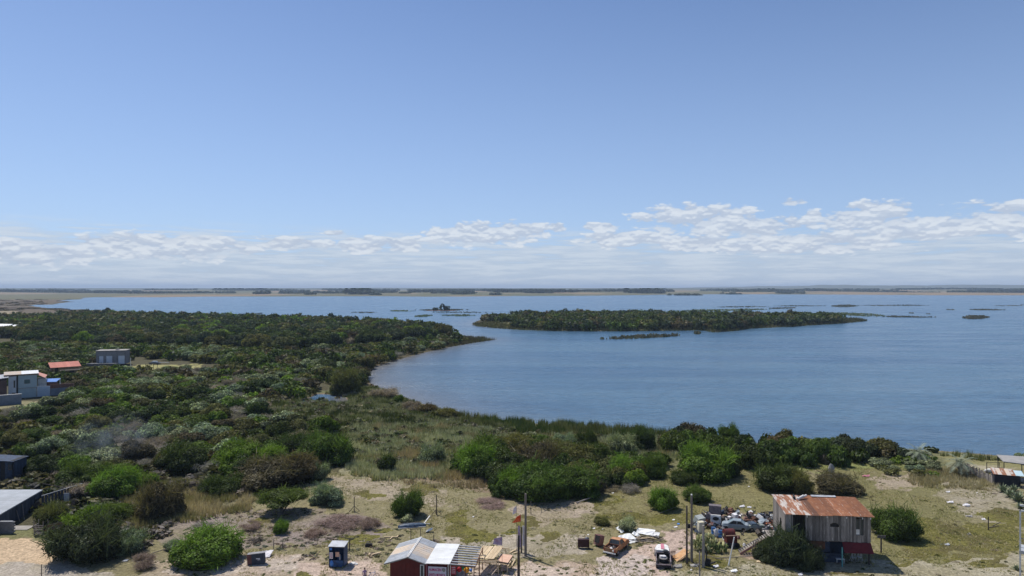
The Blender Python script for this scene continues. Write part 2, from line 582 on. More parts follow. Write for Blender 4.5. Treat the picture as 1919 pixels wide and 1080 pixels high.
paint([(1620, 892), (1720, 890), (1730, 915), (1650, 925)], (0.33, 0.27, 0.20))
paint([(1770, 905), (1900, 925), (1910, 965), (1860, 985), (1790, 960), (1760, 930)], (0.32, 0.28, 0.21))
paint([(-3000, 1012), (135, 1012), (150, 1040), (120, 1060), (-3000, 1085)], (0.43, 0.315, 0.20))
paint([(-3000, 1078), (120, 1060), (200, 1085), (200, 1140), (-3000, 1140)], (0.40, 0.35, 0.29))
paint([(-3000, 990), (150, 990), (150, 1010), (-3000, 1010)], (0.17, 0.17, 0.08))
fill(sandy, [(-3000, 1005), (2600, 1005), (2600, 1800), (-3000, 1800)], 0.36)
fill(sandy, [(600, 890), (850, 910), (1240, 930), (1240, 1000), (600, 1000)], 0.36)
fill(sandy, [(1640, 930), (1919, 940), (1919, 1035), (1640, 1045)], 0.12)
paint([(-3000, 752), (60, 752), (78, 757), (50, 768), (-3000, 775)], (0.23, 0.21, 0.12))
paint([(235, 688), (300, 684), (380, 686), (378, 693), (300, 694), (236, 695)], (0.30, 0.28, 0.12))
# pale field and marsh on the left horizon
paint([(-3000, 540), (200, 540), (170, 560), (60, 575), (200, 583), (330, 590), (420, 600), (-3000, 612)], (0.13, 0.105, 0.075))
paint([(-3000, 556), (190, 559), (120, 563), (-3000, 562)], (0.17, 0.135, 0.09))
paint([(-3000, 567), (90, 568), (40, 572), (-3000, 573)], (0.075, 0.06, 0.042))
paint([(-3000, 576), (120, 577), (60, 581), (-3000, 580)], (0.08, 0.062, 0.045))
paint([(-3000, 590), (36, 588), (60, 596), (-3000, 600)], (0.36, 0.29, 0.19))
paint([(86, 589), (118, 589), (122, 601), (90, 601)], (0.36, 0.29, 0.19))
paint([(-3000, 583), (34, 583.5), (30, 587), (-3000, 587)], (0.26, 0.22, 0.15))
# short green turf patches
for poly in (
    [(836, 966), (862, 960), (880, 966), (884, 984), (905, 998), (932, 1010), (918, 1018), (870, 1014), (838, 1000)],
    [(925, 1003), (960, 994), (985, 990), (968, 976), (975, 960), (1000, 968), (1003, 985), (996, 1004), (950, 1010)],
    ell(1034, 1011, 24, 7), ell(785, 922, 32, 10), [(1115, 968), (1180, 962), (1300, 968), (1310, 985), (1220, 988), (1190, 975), (1120, 978)],
    ell(716, 1001, 26, 6), ell(1250, 980, 55, 9), [(1100, 940), (1160, 935), (1150, 955), (1110, 955)],
    [(1660, 985), (1730, 975), (1800, 985), (1900, 985), (1919, 1010), (1919, 1035), (1870, 1040), (1800, 1040), (1745, 1045), (1700, 1035)],
    [(1835, 968), (1870, 960), (2000, 962), (2000, 992), (1880, 985)],
    ell(1800, 1051, 30, 7), ell(1862, 1064, 36, 8), ell(1868, 1045, 16, 3), ell(1870, 1053, 14, 3), ell(1690, 1060, 36, 6), ell(1720, 1046, 26, 6),
    ell(480, 982, 22, 4), ell(690, 930, 30, 6), ell(1085, 880 + 60, 18, 5), ell(1150, 992, 30, 6), ell(1330, 1060, 40, 12), ell(560, 1082, 45, 5),
    ell(380, 1062, 40, 8), ell(660, 1045 - 30, 40, 6), ell(1400, 1030, 35, 12), ell(1460, 1085, 60, 6), ell(1600, 1080, 50, 5)):
    fill(patch, poly)
fill(sandy, [(-3000, 500), (4000, 500), (4000, 640), (-3000, 640)], 0.0)
# island shore and beach strip, wet margin
isl = inpoly(TX, TY, ISLAND)
gcol[isl] = (0.25, 0.235, 0.12); sandy[isl] = 0
gcol[(S > 0) & (S < 1.2) & (TY < 300)] = (0.20, 0.155, 0.10)
gcol[(S > 0) & (S < 9) & (TY >= 300) & (TY < 1200) & (TX > -60)] = (0.095, 0.082, 0.048)
gcol[(S <= 0)] = (0.12, 0.10, 0.07)
# distant farmland strips
fd = np.hypot(TX, TY) > 2300
fld = fbm(TX / 420, TY / 900, 51, 3); fl2 = vnoise(TX / 700 + 5, TY / 500, 61)
farc = np.where((fld > 0.55)[..., None], np.array((0.24, 0.185, 0.12)), np.array((0.14, 0.135, 0.08)))
farc = np.where((fl2 > 0.68)[..., None], np.array((0.12, 0.125, 0.07)), farc)
gcol[fd & (S > 0)] = farc[fd & (S > 0)]
veryfar = np.hypot(TX, TY) > 7000
gcol[veryfar] = (0.11, 0.12, 0.08)

for poly, cc in (([(1268, 995), (1292, 995), (1296, 1030), (1262, 1060), (1240, 1130), (1080, 1130), (1130, 1055), (1180, 1030), (1225, 1020), (1240, 1008)], (0.46, 0.355, 0.29)),
                 ([(1130, 1050), (1225, 1048), (1215, 1130), (1060, 1130)], (0.50, 0.42, 0.365)),
                 ([(560, 1055), (720, 1058), (725, 1120), (520, 1120)], (0.48, 0.375, 0.30)), ([(860, 1062), (1000, 1064), (1080, 1068), (1080, 1130), (840, 1130)], (0.48, 0.39, 0.315)),
                 ([(-3000, 1012), (135, 1012), (150, 1040), (120, 1060), (-3000, 1085)], (0.50, 0.375, 0.245)), ([(360, 1050), (560, 1050), (560, 1066), (300, 1085)], (0.45, 0.38, 0.31))):
    mk = inpoly(WXp, WYp, poly); gcol[mk] = cc; sandy[mk] = -0.6
trk = [at(*q) for q in ((1284, 998), (1268, 1022), (1225, 1052), (1180, 1078), (1140, 1110))]
dt_ = polydist(TX, TY, trk, closed=False)
gcol[(np.abs(dt_ - .8) < .22)] *= 0.80
trk = [at(*q) for q in ((1180, 1060), (1000, 1066), (860, 1080), (640, 1075), (480, 1062))]
dt_ = polydist(TX, TY, trk, closed=False)
gcol[(np.abs(dt_ - .8) < .25) & (TY < 84)] *= 0.84
m, T = newmat("ground_earth")
tcn = T.new('ShaderNodeTexCoord')
at1 = T.new('ShaderNodeAttribute', attribute_name='gcol')
at2 = T.new('ShaderNodeAttribute', attribute_name='patch')
at3 = T.new('ShaderNodeAttribute', attribute_name='sandy')
P = tcn.outputs['Object']
nb = T.noise(P, 0.16, 6, 0.6)
nm = T.noise(P, 0.75, 7, 0.68)
nf = T.noise(P, 4.2, 6, 0.7)
nx = T.noise(T.mapping(P, (0.6, 1.7, 1)), 1.6, 5, 0.72)
c = T.mix(T.ss(nb, 0.35, 0.65, 0.0, 0.5), at1.outputs['Color'], (0.20, 0.175, 0.085))
c = T.mix(T.math('MULTIPLY', T.ss(at3.outputs['Fac'], 0, 0.1), 1.0), at1.outputs['Color'], c)
sm = T.ss(T.math('ADD', T.math('ADD', T.math('MULTIPLY', nm, 0.6), T.math('MULTIPLY', nx, 0.4)), T.math('MULTIPLY', at3.outputs['Fac'], 0.28)), 0.66, 0.76)
sm = T.math('MULTIPLY', sm, T.ss(at3.outputs['Fac'], 0.0, 0.08))
c = T.mix(sm, c, (0.40, 0.34, 0.26))
gm = T.ss(T.math('ADD', at2.outputs['Fac'], T.math('MULTIPLY', T.math('SUBTRACT', nm, 0.5), 1.3)), 0.42, 0.58)
gc = T.mix(T.ss(nf, 0.3, 0.7), (0.105, 0.104, 0.024), (0.175, 0.155, 0.05))
gc = T.mix(T.ss(nb, 0.45, 0.6), gc, (0.115, 0.10, 0.040))
c = T.mix(gm, c, gc)
speck = T.ss(nf, 0.30, 0.72, 0.52, 1.48, 'LINEAR')
speck = T.math('MULTIPLY', speck, T.ss(T.noise(P, 1.9, 4, 0.65), 0.3, 0.7, 0.76, 1.24, 'LINEAR'))
c = T.mix(1.0, c, T.vec(speck, speck, speck), 'MULTIPLY')
dk = T.ss(nx, 0.28, 0.42)
c = T.mix(T.math('MULTIPLY', T.math('SUBTRACT', 1.0, dk), 0.55), c, (0.115, 0.095, 0.06))
hgt = T.math('ADD', T.math('MULTIPLY', nf, 0.35), nm)
finish(T, princ(T, c, 0.95, 0.1, 0, bump(T, hgt, 0.7, 0.35)))
MATS['ground'] = m

R, C = TX.shape
idx = np.arange(R * C).reshape(R, C)
quads = np.stack([idx[:-1, :-1], idx[:-1, 1:], idx[1:, 1:], idx[1:, :-1]], -1).reshape(-1, 4)
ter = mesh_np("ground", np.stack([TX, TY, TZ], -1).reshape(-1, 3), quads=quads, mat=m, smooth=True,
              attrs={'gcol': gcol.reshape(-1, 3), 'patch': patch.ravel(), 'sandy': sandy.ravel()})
tag(link("ground", ter), kind='structure')

# water
m, T = newmat("lake_water")
tcn = T.new('ShaderNodeTexCoord'); P = tcn.outputs['Object']
sh = T.new('ShaderNodeAttribute', attribute_name='shallow')
geo = T.new('ShaderNodeNewGeometry')
w1 = T.noise(T.mapping(P, (0.55, 1.25, 1), (0, 0, 0.45)), 0.55, 5, 0.62, dist=0.4)
w2 = T.noise(T.mapping(P, (0.5, 1.1, 1), (0, 0, 0.25)), 1.9, 4, 0.6)
w0 = T.noise(T.mapping(P, (0.006, 0.030, 1), (0, 0, 0.32)), 1.0, 5, 0.6)
w3 = T.noise(T.mapping(P, (0.02, 0.09, 1), (0, 0, 0.2)), 1.0, 4, 0.6)
ampl = T.math('ADD', T.ss(w0, 0.3, 0.7, 0.55, 1.25, 'LINEAR'), T.ss(w3, 0.3, 0.7, -0.25, 0.25, 'LINEAR'))
hgt = T.math('MULTIPLY', T.math('ADD', w1, T.math('MULTIPLY', w2, 0.35)), ampl)
deep = T.mix(T.ss(w0, 0.32, 0.68), (0.038, 0.098, 0.172), (0.074, 0.152, 0.228))
lng = T.ss(w1, 0.3, 0.72, 0.75, 1.3, 'LINEAR')
deep = T.mix(1.0, deep, T.vec(lng, lng, lng), 'MULTIPLY')
wc = T.mix(sh.outputs['Fac'], deep, (0.20, 0.17, 0.14))
b = T.new('ShaderNodeBsdfPrincipled')
T.l.new(wc, b.inputs['Base Color'])
b.inputs['IOR'].default_value = 1.333
T.put(b.inputs['Roughness'], T.ss(w3, 0.3, 0.7, 0.16, 0.30, 'LINEAR'))
T.l.new(bump(T, hgt, 1.0, 0.55), b.inputs['Normal'])
finish(T, b.outputs[0])
MATS['water'] = m
sub = slice(None, None, 2)
wx = TX[5:, sub]; wy = TY[5:, sub]; ws = S[5:, sub]
keep = np.hypot(wx, wy)
Rw, Cw = wx.shape
wi = np.arange(Rw * Cw).reshape(Rw, Cw)
mask = (ws < 25)
near_any = mask[:-1, :-1] | mask[:-1, 1:] | mask[1:, 1:] | mask[1:, :-1]
near_any &= (wy[:-1, :-1] < 3900)
wq = np.stack([wi[:-1, :-1], wi[:-1, 1:], wi[1:, 1:], wi[1:, :-1]], -1)[near_any]
shal = np.exp(-np.clip(-ws, 0, 1e9) / 16.0) * 0.75 * np.clip(1.4 - wy / 700, 0, 1)
pondm = np.zeros(ws.shape, bool)
for p in PONDS: pondm |= inpoly(wx, wy, p)
shal = shal * np.clip((30 - wx) / 70, 0.12, 1)
shal = np.where(pondm, np.clip((wx + 58) / 10, 0.05, .8), shal)
wme = mesh_np("lake", np.stack([wx, wy, np.full(wx.shape, WZ)], -1).reshape(-1, 3), quads=wq, mat=m, attrs={'shallow': shal.ravel()})
tag(link("lake_water", wme), kind='structure')

# haze: one even box of air over everything
ztop = float(TZ.max()) + 6.0
ztop = max(ztop, CH + 8.0)
print('haze top', ztop, 'x', TX.min(), TX.max(), 'y', TY.min(), TY.max(), 'z', TZ.min())
hb = MB().box((0, 10150, (ztop - 4.2) / 2), (2 * float(TX.max()) + 400, 21000, ztop + 4.2))
m, T = newmat("haze_air")
pvn = T.new('ShaderNodeVolumePrincipled')
pvn.inputs['Color'].default_value = (0.62, 0.78, 1.0, 1)
pvn.inputs['Density'].default_value = 0.00008
pvn.inputs['Anisotropy'].default_value = 0.0
ho = T.new('ShaderNodeOutputMaterial')
T.l.new(pvn.outputs[0], ho.inputs['Volume'])
hz = hb.build("haze", m)
tag(hz, kind='stuff')

# ------------------------------------------------------------------ vegetation
def leaf_material(name, attr=False, bright=1.0):
    m, T = newmat(name)
    tone = T.new('ShaderNodeAttribute', attribute_name='tone')
    if attr:
        base = T.new('ShaderNodeAttribute', attribute_name='Col').outputs['Color']
    else:
        base = T.new('ShaderNodeObjectInfo').outputs['Color']
    k = T.math('MULTIPLY', tone.outputs['Fac'], bright)
    c = T.mix(1.0, base, T.vec(k, k, k), 'MULTIPLY')
    d = T.new('ShaderNodeBsdfDiffuse'); T.l.new(c, d.inputs[0])
    t = T.new('ShaderNodeBsdfTranslucent'); T.l.new(T.mix(1.0, c, (1.15, 1.25, 0.6), 'MULTIPLY'), t.inputs[0])
    mx = T.new('ShaderNodeMixShader'); mx.inputs[0].default_value = 0.28
    T.l.new(d.outputs[0], mx.inputs[1]); T.l.new(t.outputs[0], mx.inputs[2])
    g = T.new('ShaderNodeBsdfGlossy'); g.inputs['Roughness'].default_value = 0.5; g.inputs[0].default_value = (0.8, 0.85, 0.9, 1)
    m2 = T.new('ShaderNodeMixShader'); m2.inputs[0].default_value = 0.012
    T.l.new(mx.outputs[0], m2.inputs[1]); T.l.new(g.outputs[0], m2.inputs[2])
    finish(T, m2.outputs[0])
    return m

LEAF = leaf_material("foliage")
VEG = leaf_material("foliage_mixed", attr=True)
BARK = worn("bark", (0.10, 0.085, 0.07), (0.17, 0.15, 0.13), 4, stretch=(1, 1, 0.3))
PALMBARK = worn("palm_bark", (0.16, 0.13, 0.10), (0.09, 0.075, 0.06), 5)


def unit(v):
    return v / (np.linalg.norm(v, axis=-1, keepdims=True) + 1e-9)


def crown_data(seed, n, size, lobes=14, squash=0.8, kind='leaf', spread=0.62, lr=(0.28, 0.5), core=True):
    """leaf faces over the lumps of a crown of radius 1 standing on the ground"""
    r = np.random.RandomState(seed)
    cen, rad_ = [], []
    for k in range(lobes):
        a = r.uniform(0, 2 * math.pi); d = spread * math.sqrt(r.uniform(0, 1)); R0 = r.uniform(*lr)
        z = (R0 * 0.55 + r.uniform(0.0, 1.0) * max(0.0, math.sqrt(max(0, 1 - d * d)) - R0 * 0.8)) * squash
        cen.append((d * math.cos(a), d * math.sin(a), z)); rad_.append(R0)
    cen = np.array(cen); rad_ = np.array(rad_)
    k = r.choice(lobes, n * 3, p=rad_ ** 2 / (rad_ ** 2).sum())
    nd = unit(r.normal(size=(n * 3, 3))); nd[:, 2] = np.where(r.uniform(size=n * 3) < 0.7, np.abs(nd[:, 2]), nd[:, 2])
    rr = rad_[k] * (1 + r.uniform(-0.22, 0.24, n * 3)) * (1 + 0.12 * np.sin(nd[:, 0] * 9 + k) * np.cos(nd[:, 1] * 8 + k * 2))
    if kind == 'twig': rr = rr * r.uniform(0.25, 1.25, n * 3)
    p = cen[k] + nd * rr[:, None] * np.array((1, 1, squash))
    ok = p[:, 2] > 0.0
    for j in range(lobes):
        q = (p - cen[j]) / np.array((1, 1, squash))
        if kind != 'twig': ok &= (np.linalg.norm(q, axis=1) > rad_[j] * 0.86) | (k == j)
    p = p[ok][:n]; nd = nd[ok][:n]; kk = k[ok][:n]; n = len(p)
    lobetone = r.uniform(0.66, 1.34, lobes)
    if kind == 'twig':
        L = size * r.uniform(1.6, 5.5, n)
        d1 = unit(nd + r.normal(size=(n, 3)) * 0.65)
        w = unit(np.cross(d1, r.normal(size=(n, 3)))) * (size * 0.11)
        v = np.stack([p - d1 * L[:, None] * 0.6 - w, p - d1 * L[:, None] * 0.6 + w, p + d1 * L[:, None] * 0.4 + w * 0.4, p + d1 * L[:, None] * 0.4 - w * 0.4], 1)
    else:
        nn = unit(nd + r.normal(size=(n, 3)) * 0.55 + np.array((0, 0, 0.25)))
        a1 = unit(np.cross(nn, r.normal(size=(n, 3)))); a2 = np.cross(nn, a1)
        s = size * r.uniform(0.55, 1.35, n)[:, None]
        v = np.stack([p - a1 * s, p - a2 * s * 0.55, p + a1 * s * 1.1, p + a2 * s * 0.55], 1)
    tone = lobetone[kk] * r.uniform(0.5, 1.55, n)
    clump = np.sin(p[:, 0] * 13 + seed) + np.sin(p[:, 1] * 11 + seed * 2) + np.sin(p[:, 2] * 12)
    tone *= 1 + 0.10 * clump
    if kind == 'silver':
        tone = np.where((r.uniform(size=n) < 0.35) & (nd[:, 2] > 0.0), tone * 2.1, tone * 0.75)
    if kind == 'twig':
        tone = r.uniform(0.5, 1.9, n)
    v = v.reshape(-1, 3); tone = np.repeat(tone, 4)
    q = np.arange(len(v)).reshape(-1, 4)
    if core and kind != 'twig':
        bv, bq, bt = [v], [q], [tone]; off = len(v)
        for j in range(lobes):
            M = MB().blob(tuple(cen[j]), (rad_[j] * 0.74, rad_[j] * 0.74, rad_[j] * 0.74 * squash), 7, 5, seed + j, 0.06)
            vv = np.array([tuple(x) for x in M.v]); vv[:, 2] = np.maximum(vv[:, 2], -0.02)
            ff = [f if len(f) == 4 else (f[0], f[1], f[2], f[2]) for f in M.f]
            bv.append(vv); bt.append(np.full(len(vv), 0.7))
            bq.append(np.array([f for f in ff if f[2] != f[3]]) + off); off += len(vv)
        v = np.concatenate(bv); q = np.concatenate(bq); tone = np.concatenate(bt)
    return v, q, tone


def crown_mesh(name, *a, **k):
    v, q, t = crown_data(*a, **k)
    return mesh_np(name, v, quads=q, mat=LEAF, attrs={'tone': t})

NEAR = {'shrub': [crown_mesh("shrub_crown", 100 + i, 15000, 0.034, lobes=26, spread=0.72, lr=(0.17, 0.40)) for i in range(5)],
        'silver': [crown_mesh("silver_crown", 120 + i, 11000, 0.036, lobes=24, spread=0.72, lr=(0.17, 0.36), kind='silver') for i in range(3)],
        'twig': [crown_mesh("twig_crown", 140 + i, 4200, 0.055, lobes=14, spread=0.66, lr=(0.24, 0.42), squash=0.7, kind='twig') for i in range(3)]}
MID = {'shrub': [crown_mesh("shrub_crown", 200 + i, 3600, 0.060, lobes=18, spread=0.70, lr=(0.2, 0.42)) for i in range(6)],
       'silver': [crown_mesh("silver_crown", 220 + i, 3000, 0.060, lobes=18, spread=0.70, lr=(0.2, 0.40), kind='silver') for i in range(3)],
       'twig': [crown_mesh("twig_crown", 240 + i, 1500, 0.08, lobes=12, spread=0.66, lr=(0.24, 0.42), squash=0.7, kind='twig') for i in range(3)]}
FARD = {'shrub': [crown_data(300 + i, 150, 0.185, lobes=9, lr=(0.28, 0.5), core=False) for i in range(6)],
        'silver': [crown_data(320 + i, 200, 0.16, lobes=9, kind='silver', core=False) for i in range(3)],
        'twig': [crown_data(340 + i, 220, 0.14, lobes=8, kind='twig') for i in range(3)]}

GREENS = {'dark': (0.048, 0.066, 0.016), 'mid': (0.068, 0.100, 0.018), 'bright': (0.105, 0.160, 0.020), 'olive': (0.100, 0.100, 0.032),
          'brown': (0.095, 0.076, 0.038), 'silver': (0.150, 0.175, 0.100), 'twig': (0.25, 0.215, 0.195), 'purple': (0.25, 0.18, 0.165),
          'blue': (0.050, 0.064, 0.030), 'tan': (0.26, 0.22, 0.15), 'pale': (0.24, 0.26, 0.16)}
RV = random.Random(77)


def shade(c, j=0.18, r=RV):
    k = 1 + r.uniform(-j, j); h = r.uniform(-0.08, 0.08)
    return (c[0] * k * (1 + h), c[1] * k, c[2] * k * (1 - h), 1)


def plant(px, py, wpx, hpx, kind, tint, label, cat='shrub', name=None, group=None, stems=True, seed=None, near=None, trunk=0.0):
    """a shrub whose foot the photograph shows at (px,py), wpx wide and hpx tall there"""
    x, y = at(px, py)
    sc = y / F
    R0 = wpx * sc / 2; H = hpx * sc * 1.0
    y += R0 * 0.8                                    # the foot seen is the near edge of the crown
    x = (px - 959.5) / F * y
    # the crown's height seen from above also holds its depth
    dep = math.atan2(CH, y)
    q = R0 * 0.85 * math.sin(dep)
    H = max((0.2 if kind == 'twig' else 0.35) * R0, math.sqrt(max(0.0, (H - q) ** 2 - q * q)) / math.cos(dep) * 0.97)
    z = gz(x, y)
    rs = RV.randrange(10 ** 6) if seed is None else seed
    fam = {'silver': 'silver', 'twig': 'twig'}.get(kind, 'shrub')
    pool = NEAR[fam] if (near is None and wpx > 42) or near else MID[fam]
    nm = name or {'silver': 'silver_shrub', 'twig': 'bare_bush'}.get(kind, 'shrub')
    root = empty(nm, (x, y, z - 0.05), RV.uniform(0, 6.28), label, cat, group)
    o = link('crown' if not fam == 'twig' else 'twigs', pool[rs % len(pool)], root)
    o.scale = (R0, R0 * RV.uniform(0.85, 1.05), H - trunk)
    o.location = (0, 0, trunk)
    o.color = shade(GREENS[tint], 0.08)
    if fam != 'twig' and wpx > 30:
        tw = link('bare_twigs', MID['twig'][rs % 3], root, (0, 0, trunk - .05), (0, 0, RV.uniform(0, 6)))
        tw.scale = (R0 * 1.13, R0 * 1.1, (H - trunk) * 1.5); tw.color = tuple(c_ * 1.25 for c_ in o.color[:3]) + (1,)
    if stems:
        rr = random.Random(rs)
        n = 3 if trunk == 0 else 4
        for k in range(n):
            a = 6.28 * k / n + rr.uniform(-.5, .5)
            mb = MB()
            top = Vector((math.cos(a) * R0 * 0.45, math.sin(a) * R0 * 0.45, max(H * 0.45, trunk + 0.4)))
            mid = Vector((math.cos(a) * R0 * 0.16, math.sin(a) * R0 * 0.16, top.z * 0.5))
            mb.tube((0.06 * k, 0, 0), mid, 0.05 + R0 * 0.022, 0.04 + R0 * 0.014, 6, False).tube(mid, top, 0.04 + R0 * 0.014, 0.02, 6, False)
            mb.build('stem', BARK, root)
    return root

L = plant
# --- single shrubs of the open ground, left to right
L(160, 1072, 150, 96, 'shrub', 'blue', "large dark shrub at the corner of the raked sandy plot", seed=1)
L(390, 1078, 150, 82, 'shrub', 'bright', "broad bright green bush left of the tilted dark panel", seed=2)
L(530, 978, 98, 58, 'shrub', 'mid', "umbrella shaped tree on dark stems over a patch of shade", cat='tree', name='spreading_tree', seed=3, trunk=1.7)
L(527, 1006, 34, 27, 'shrub', 'bright', "small yellow green shrub in front of the umbrella shaped tree", seed=4)
L(612, 957, 72, 45, 'silver', 'silver', "round grey green shrub right of the umbrella shaped tree", seed=5)
L(766, 978, 62, 52, 'shrub', 'mid', "leafy green bush behind the dark upturned boat", seed=6)
L(762, 985, 26, 20, 'silver', 'pale', "pale tuft at the foot of the leafy bush by the dark boat", seed=7)
L(726, 890, 38, 32, 'shrub', 'dark', "lone small dark bush in the pale grass left of the round bush", seed=8)
L(810, 873, 56, 38, 'silver', 'silver', "round greyish bush alone in the pale marsh grass", seed=9)
L(1243, 963, 56, 45, 'shrub', 'bright', "green bush with a pale pole lying at its foot", seed=10)
L(1308, 950, 56, 34, 'shrub', 'mid', "low round bush just behind the tall pole with a white cap", seed=11)
L(1475, 1072, 92, 80, 'shrub', 'blue', "big bluish green bush hiding the left corner of the wooden shack", seed=12)
L(1512, 1077, 60, 52, 'shrub', 'blue', "lower bluish bush beside the shack's ground floor", seed=13)
L(1440, 1062, 52, 42, 'shrub', 'blue', "small bluish bush at the foot of the outside stairs", seed=14)
L(1676, 1020, 88, 66, 'shrub', 'mid', "green bush right behind the wooden shack", seed=15)
L(1462, 932, 100, 58, 'shrub', 'dark', "dark green bush behind the shack's rusty roof, left half", seed=16)
L(1500, 934, 60, 44, 'shrub', 'olive', "olive bush in the middle of the clump behind the rusty roof", seed=17)
L(1565, 934, 98, 46, 'shrub', 'brown', "brownish bush right of the clump behind the rusty roof", seed=18)
L(1322, 908, 118, 72, 'shrub', 'bright', "tall bright green bush in the middle of the right meadow edge", seed=19)
L(1362, 900, 60, 42, 'shrub', 'dark', "dark bush leaning on the right of the tall bright green one", seed=20)
L(1280, 914, 52, 30, 'shrub', 'dark', "low dark bush at the left foot of the tall bright green one", seed=21)
# --- the big central clump
L(1010, 950, 130, 76, 'shrub', 'mid', "front left bush of the big central clump, behind the flags", seed=22)
L(1078, 943, 110, 62, 'shrub', 'mid', "front right bush of the big central clump, bluish at its foot", seed=23)
L(960, 935, 66, 50, 'shrub', 'bright', "bright bush at the left end of the central clump's front row", seed=24)
L(893, 898, 82, 62, 'shrub', 'bright', "bright green bush on the left flank of the central clump", seed=25)
L(915, 872, 90, 50, 'shrub', 'mid', "green bush behind the bare grey one in the central clump", seed=26)
L(955, 880, 60, 42, 'twig', 'twig', "bare grey lilac bush inside the central clump", seed=27)
L(1010, 890, 100, 60, 'shrub', 'brown', "brownish dark bush in the middle of the central clump", seed=28)
L(975, 862, 90, 44, 'shrub', 'olive', "olive bush at the back of the central clump", seed=29)
L(1065, 885, 100, 54, 'shrub', 'olive', "olive bush at the back right of the central clump", seed=30)
L(1120, 880, 76, 46, 'shrub', 'dark', "dark bush right of the central clump's top", seed=31)
L(1160, 905, 74, 46, 'shrub', 'bright', "yellow green bush at the right end of the central clump", seed=32)
L(1222, 900, 66, 44, 'shrub', 'mid', "round dark green bush between the central clump and the tall bright one", seed=33)
L(1208, 906, 20, 15, 'shrub', 'bright', "tiny ball shaped yellow green bush right of the central clump", seed=34, near=True)
L(1182, 930, 46, 24, 'twig', 'twig', "low brown thorny bush right of the central clump's foot", seed=35)
L(1140, 925, 60, 22, 'twig', 'tan', "dry twiggy bush against the central clump's right foot", seed=36)
L(1100, 850, 44, 40, 'shrub', 'dark', "dark conical bush in the reeds behind the central clump", seed=37)
L(1205, 850, 54, 44, 'shrub', 'dark', "dark bush in the reeds left of the shore thicket", seed=38)
L(1165, 856, 60, 40, 'silver', 'silver', "greyish bush in the reeds behind the yellow green one", seed=39)
L(1060, 840, 50, 26, 'silver', 'silver', "pale bush at the marsh side of the central clump", seed=40)
L(1176, 992 + 10, 40, 28, 'silver', 'pale', "grey green tussock between the pickup and the green turf", seed=41, cat='tussock', name='tussock', stems=False)
L(1128, 990, 34, 18, 'silver', 'olive', "small olive tussock left of the grey one, behind the pickup", seed=42, cat='tussock', name='tussock', stems=False)
# --- bare bushes of the open ground
L(640, 1003, 112, 38, 'twig', 'purple', "long reddish bare thicket between umbrella tree and marker pole", seed=50)
L(690, 998, 56, 30, 'twig', 'purple', "right end of the reddish bare thicket, behind the blue booth", seed=51)
L(470, 1002, 54, 26, 'twig', 'purple', "reddish bare bush left of the umbrella shaped tree", seed=52)
L(590, 1012, 50, 22, 'twig', 'purple', "low reddish bare bush right of the small yellow green shrub", seed=53)
L(275, 1076, 62, 44, 'twig', 'purple', "greyish purple bare bush beside the large dark shrub", seed=54)
L(240, 1050, 70, 50, 'silver', 'silver', "greyish shrub with fallen timber behind the bare purple bush", seed=55)
L(380, 1000, 60, 20, 'twig', 'twig', "flat grey bare bush behind the broad bright green bush", seed=56)
L(925, 958, 84, 14, 'twig', 'purple', "flat heap of dry brush behind the horseshoe of green turf", seed=57, cat='brush heap', name='brush_heap', stems=False)
L(810, 1028, 40, 14, 'twig', 'twig', "low dry brush behind the red shop's white roof", seed=58)
# --- near left yard
L(98, 1000, 66, 54, 'silver', 'olive', "pale topped bush behind the slatted crates by the sandy plot", seed=60)
L(160, 1005, 84, 50, 'shrub', 'bright', "bright leafy bush between the slatted crates and the board stack", seed=61)
L(210, 990, 90, 44, 'shrub', 'mid', "green bush behind the stack of grey boards", seed=62)
L(300, 985, 92, 76, 'shrub', 'brown', "brownish round bush at the right end of the left yard", seed=63)
L(160, 918, 100, 50, 'shrub', 'mid', "flat topped bush with a pale left edge behind the rail fence", seed=64)
L(225, 942, 96, 60, 'shrub', 'bright', "bright green bush behind the rail fence", seed=65)
L(265, 925, 60, 36, 'shrub', 'bright', "small yellow green bush right of the one behind the rail fence", seed=66)
L(150, 945, 56, 34, 'silver', 'twig', "grey scrubby bush beside the fallen beams", seed=67)
L(330, 1040, 46, 24, 'silver', 'silver', "low grey green plant beside the sandy bank", seed=68)
L(420, 935, 90, 44, 'shrub', 'dark', "dark bush at the edge of the dry grass", seed=69)
L(500, 925, 140, 64, 'shrub', 'brown', "wide brownish bush left of the small clearing", seed=70)
L(560, 912, 90, 58, 'shrub', 'brown', "brown green bush at the edge of the small clearing", seed=71)
L(600, 905, 40, 34, 'silver', 'silver', "silvery bush at the edge of the small clearing", seed=72)
L(440, 890, 96, 58, 'shrub', 'bright', "brightest yellow green bush of the left thicket", seed=73)
L(505, 880, 84, 40, 'shrub', 'bright', "yellow green bush right of the brightest one", seed=74)
L(615, 880, 100, 66, 'shrub', 'mid', "tall round bush with deep shade at the thicket's right end", seed=75)
L(550, 860, 90, 46, 'shrub', 'dark', "dark bush left of the tall round one at the thicket's right end", seed=76)
L(340, 895, 110, 60, 'shrub', 'dark', "dark green dome behind the dry grass", seed=77)
L(645, 738, 66, 50, 'shrub', 'olive', "large olive bush right above the brown pond", seed=78, near=True)
L(720, 750, 70, 34, 'twig', 'twig', "greyish dome shaped bush on the shore right of the pond", seed=79, near=True)
L(748, 755, 22, 18, 'shrub', 'bright', "small vivid green bush at the tip of the greyish dome", seed=80)
L(775, 772, 46, 30, 'twig', 'twig', "brown bare bush on the lake shore beyond the pond", seed=81)
L(800, 775, 40, 20, 'shrub', 'brown', "brown bush at the water's edge beyond the pond", seed=82)
L(840, 782, 50, 20, 'shrub', 'olive', "last low bush of the shore before the reeds begin", seed=83)

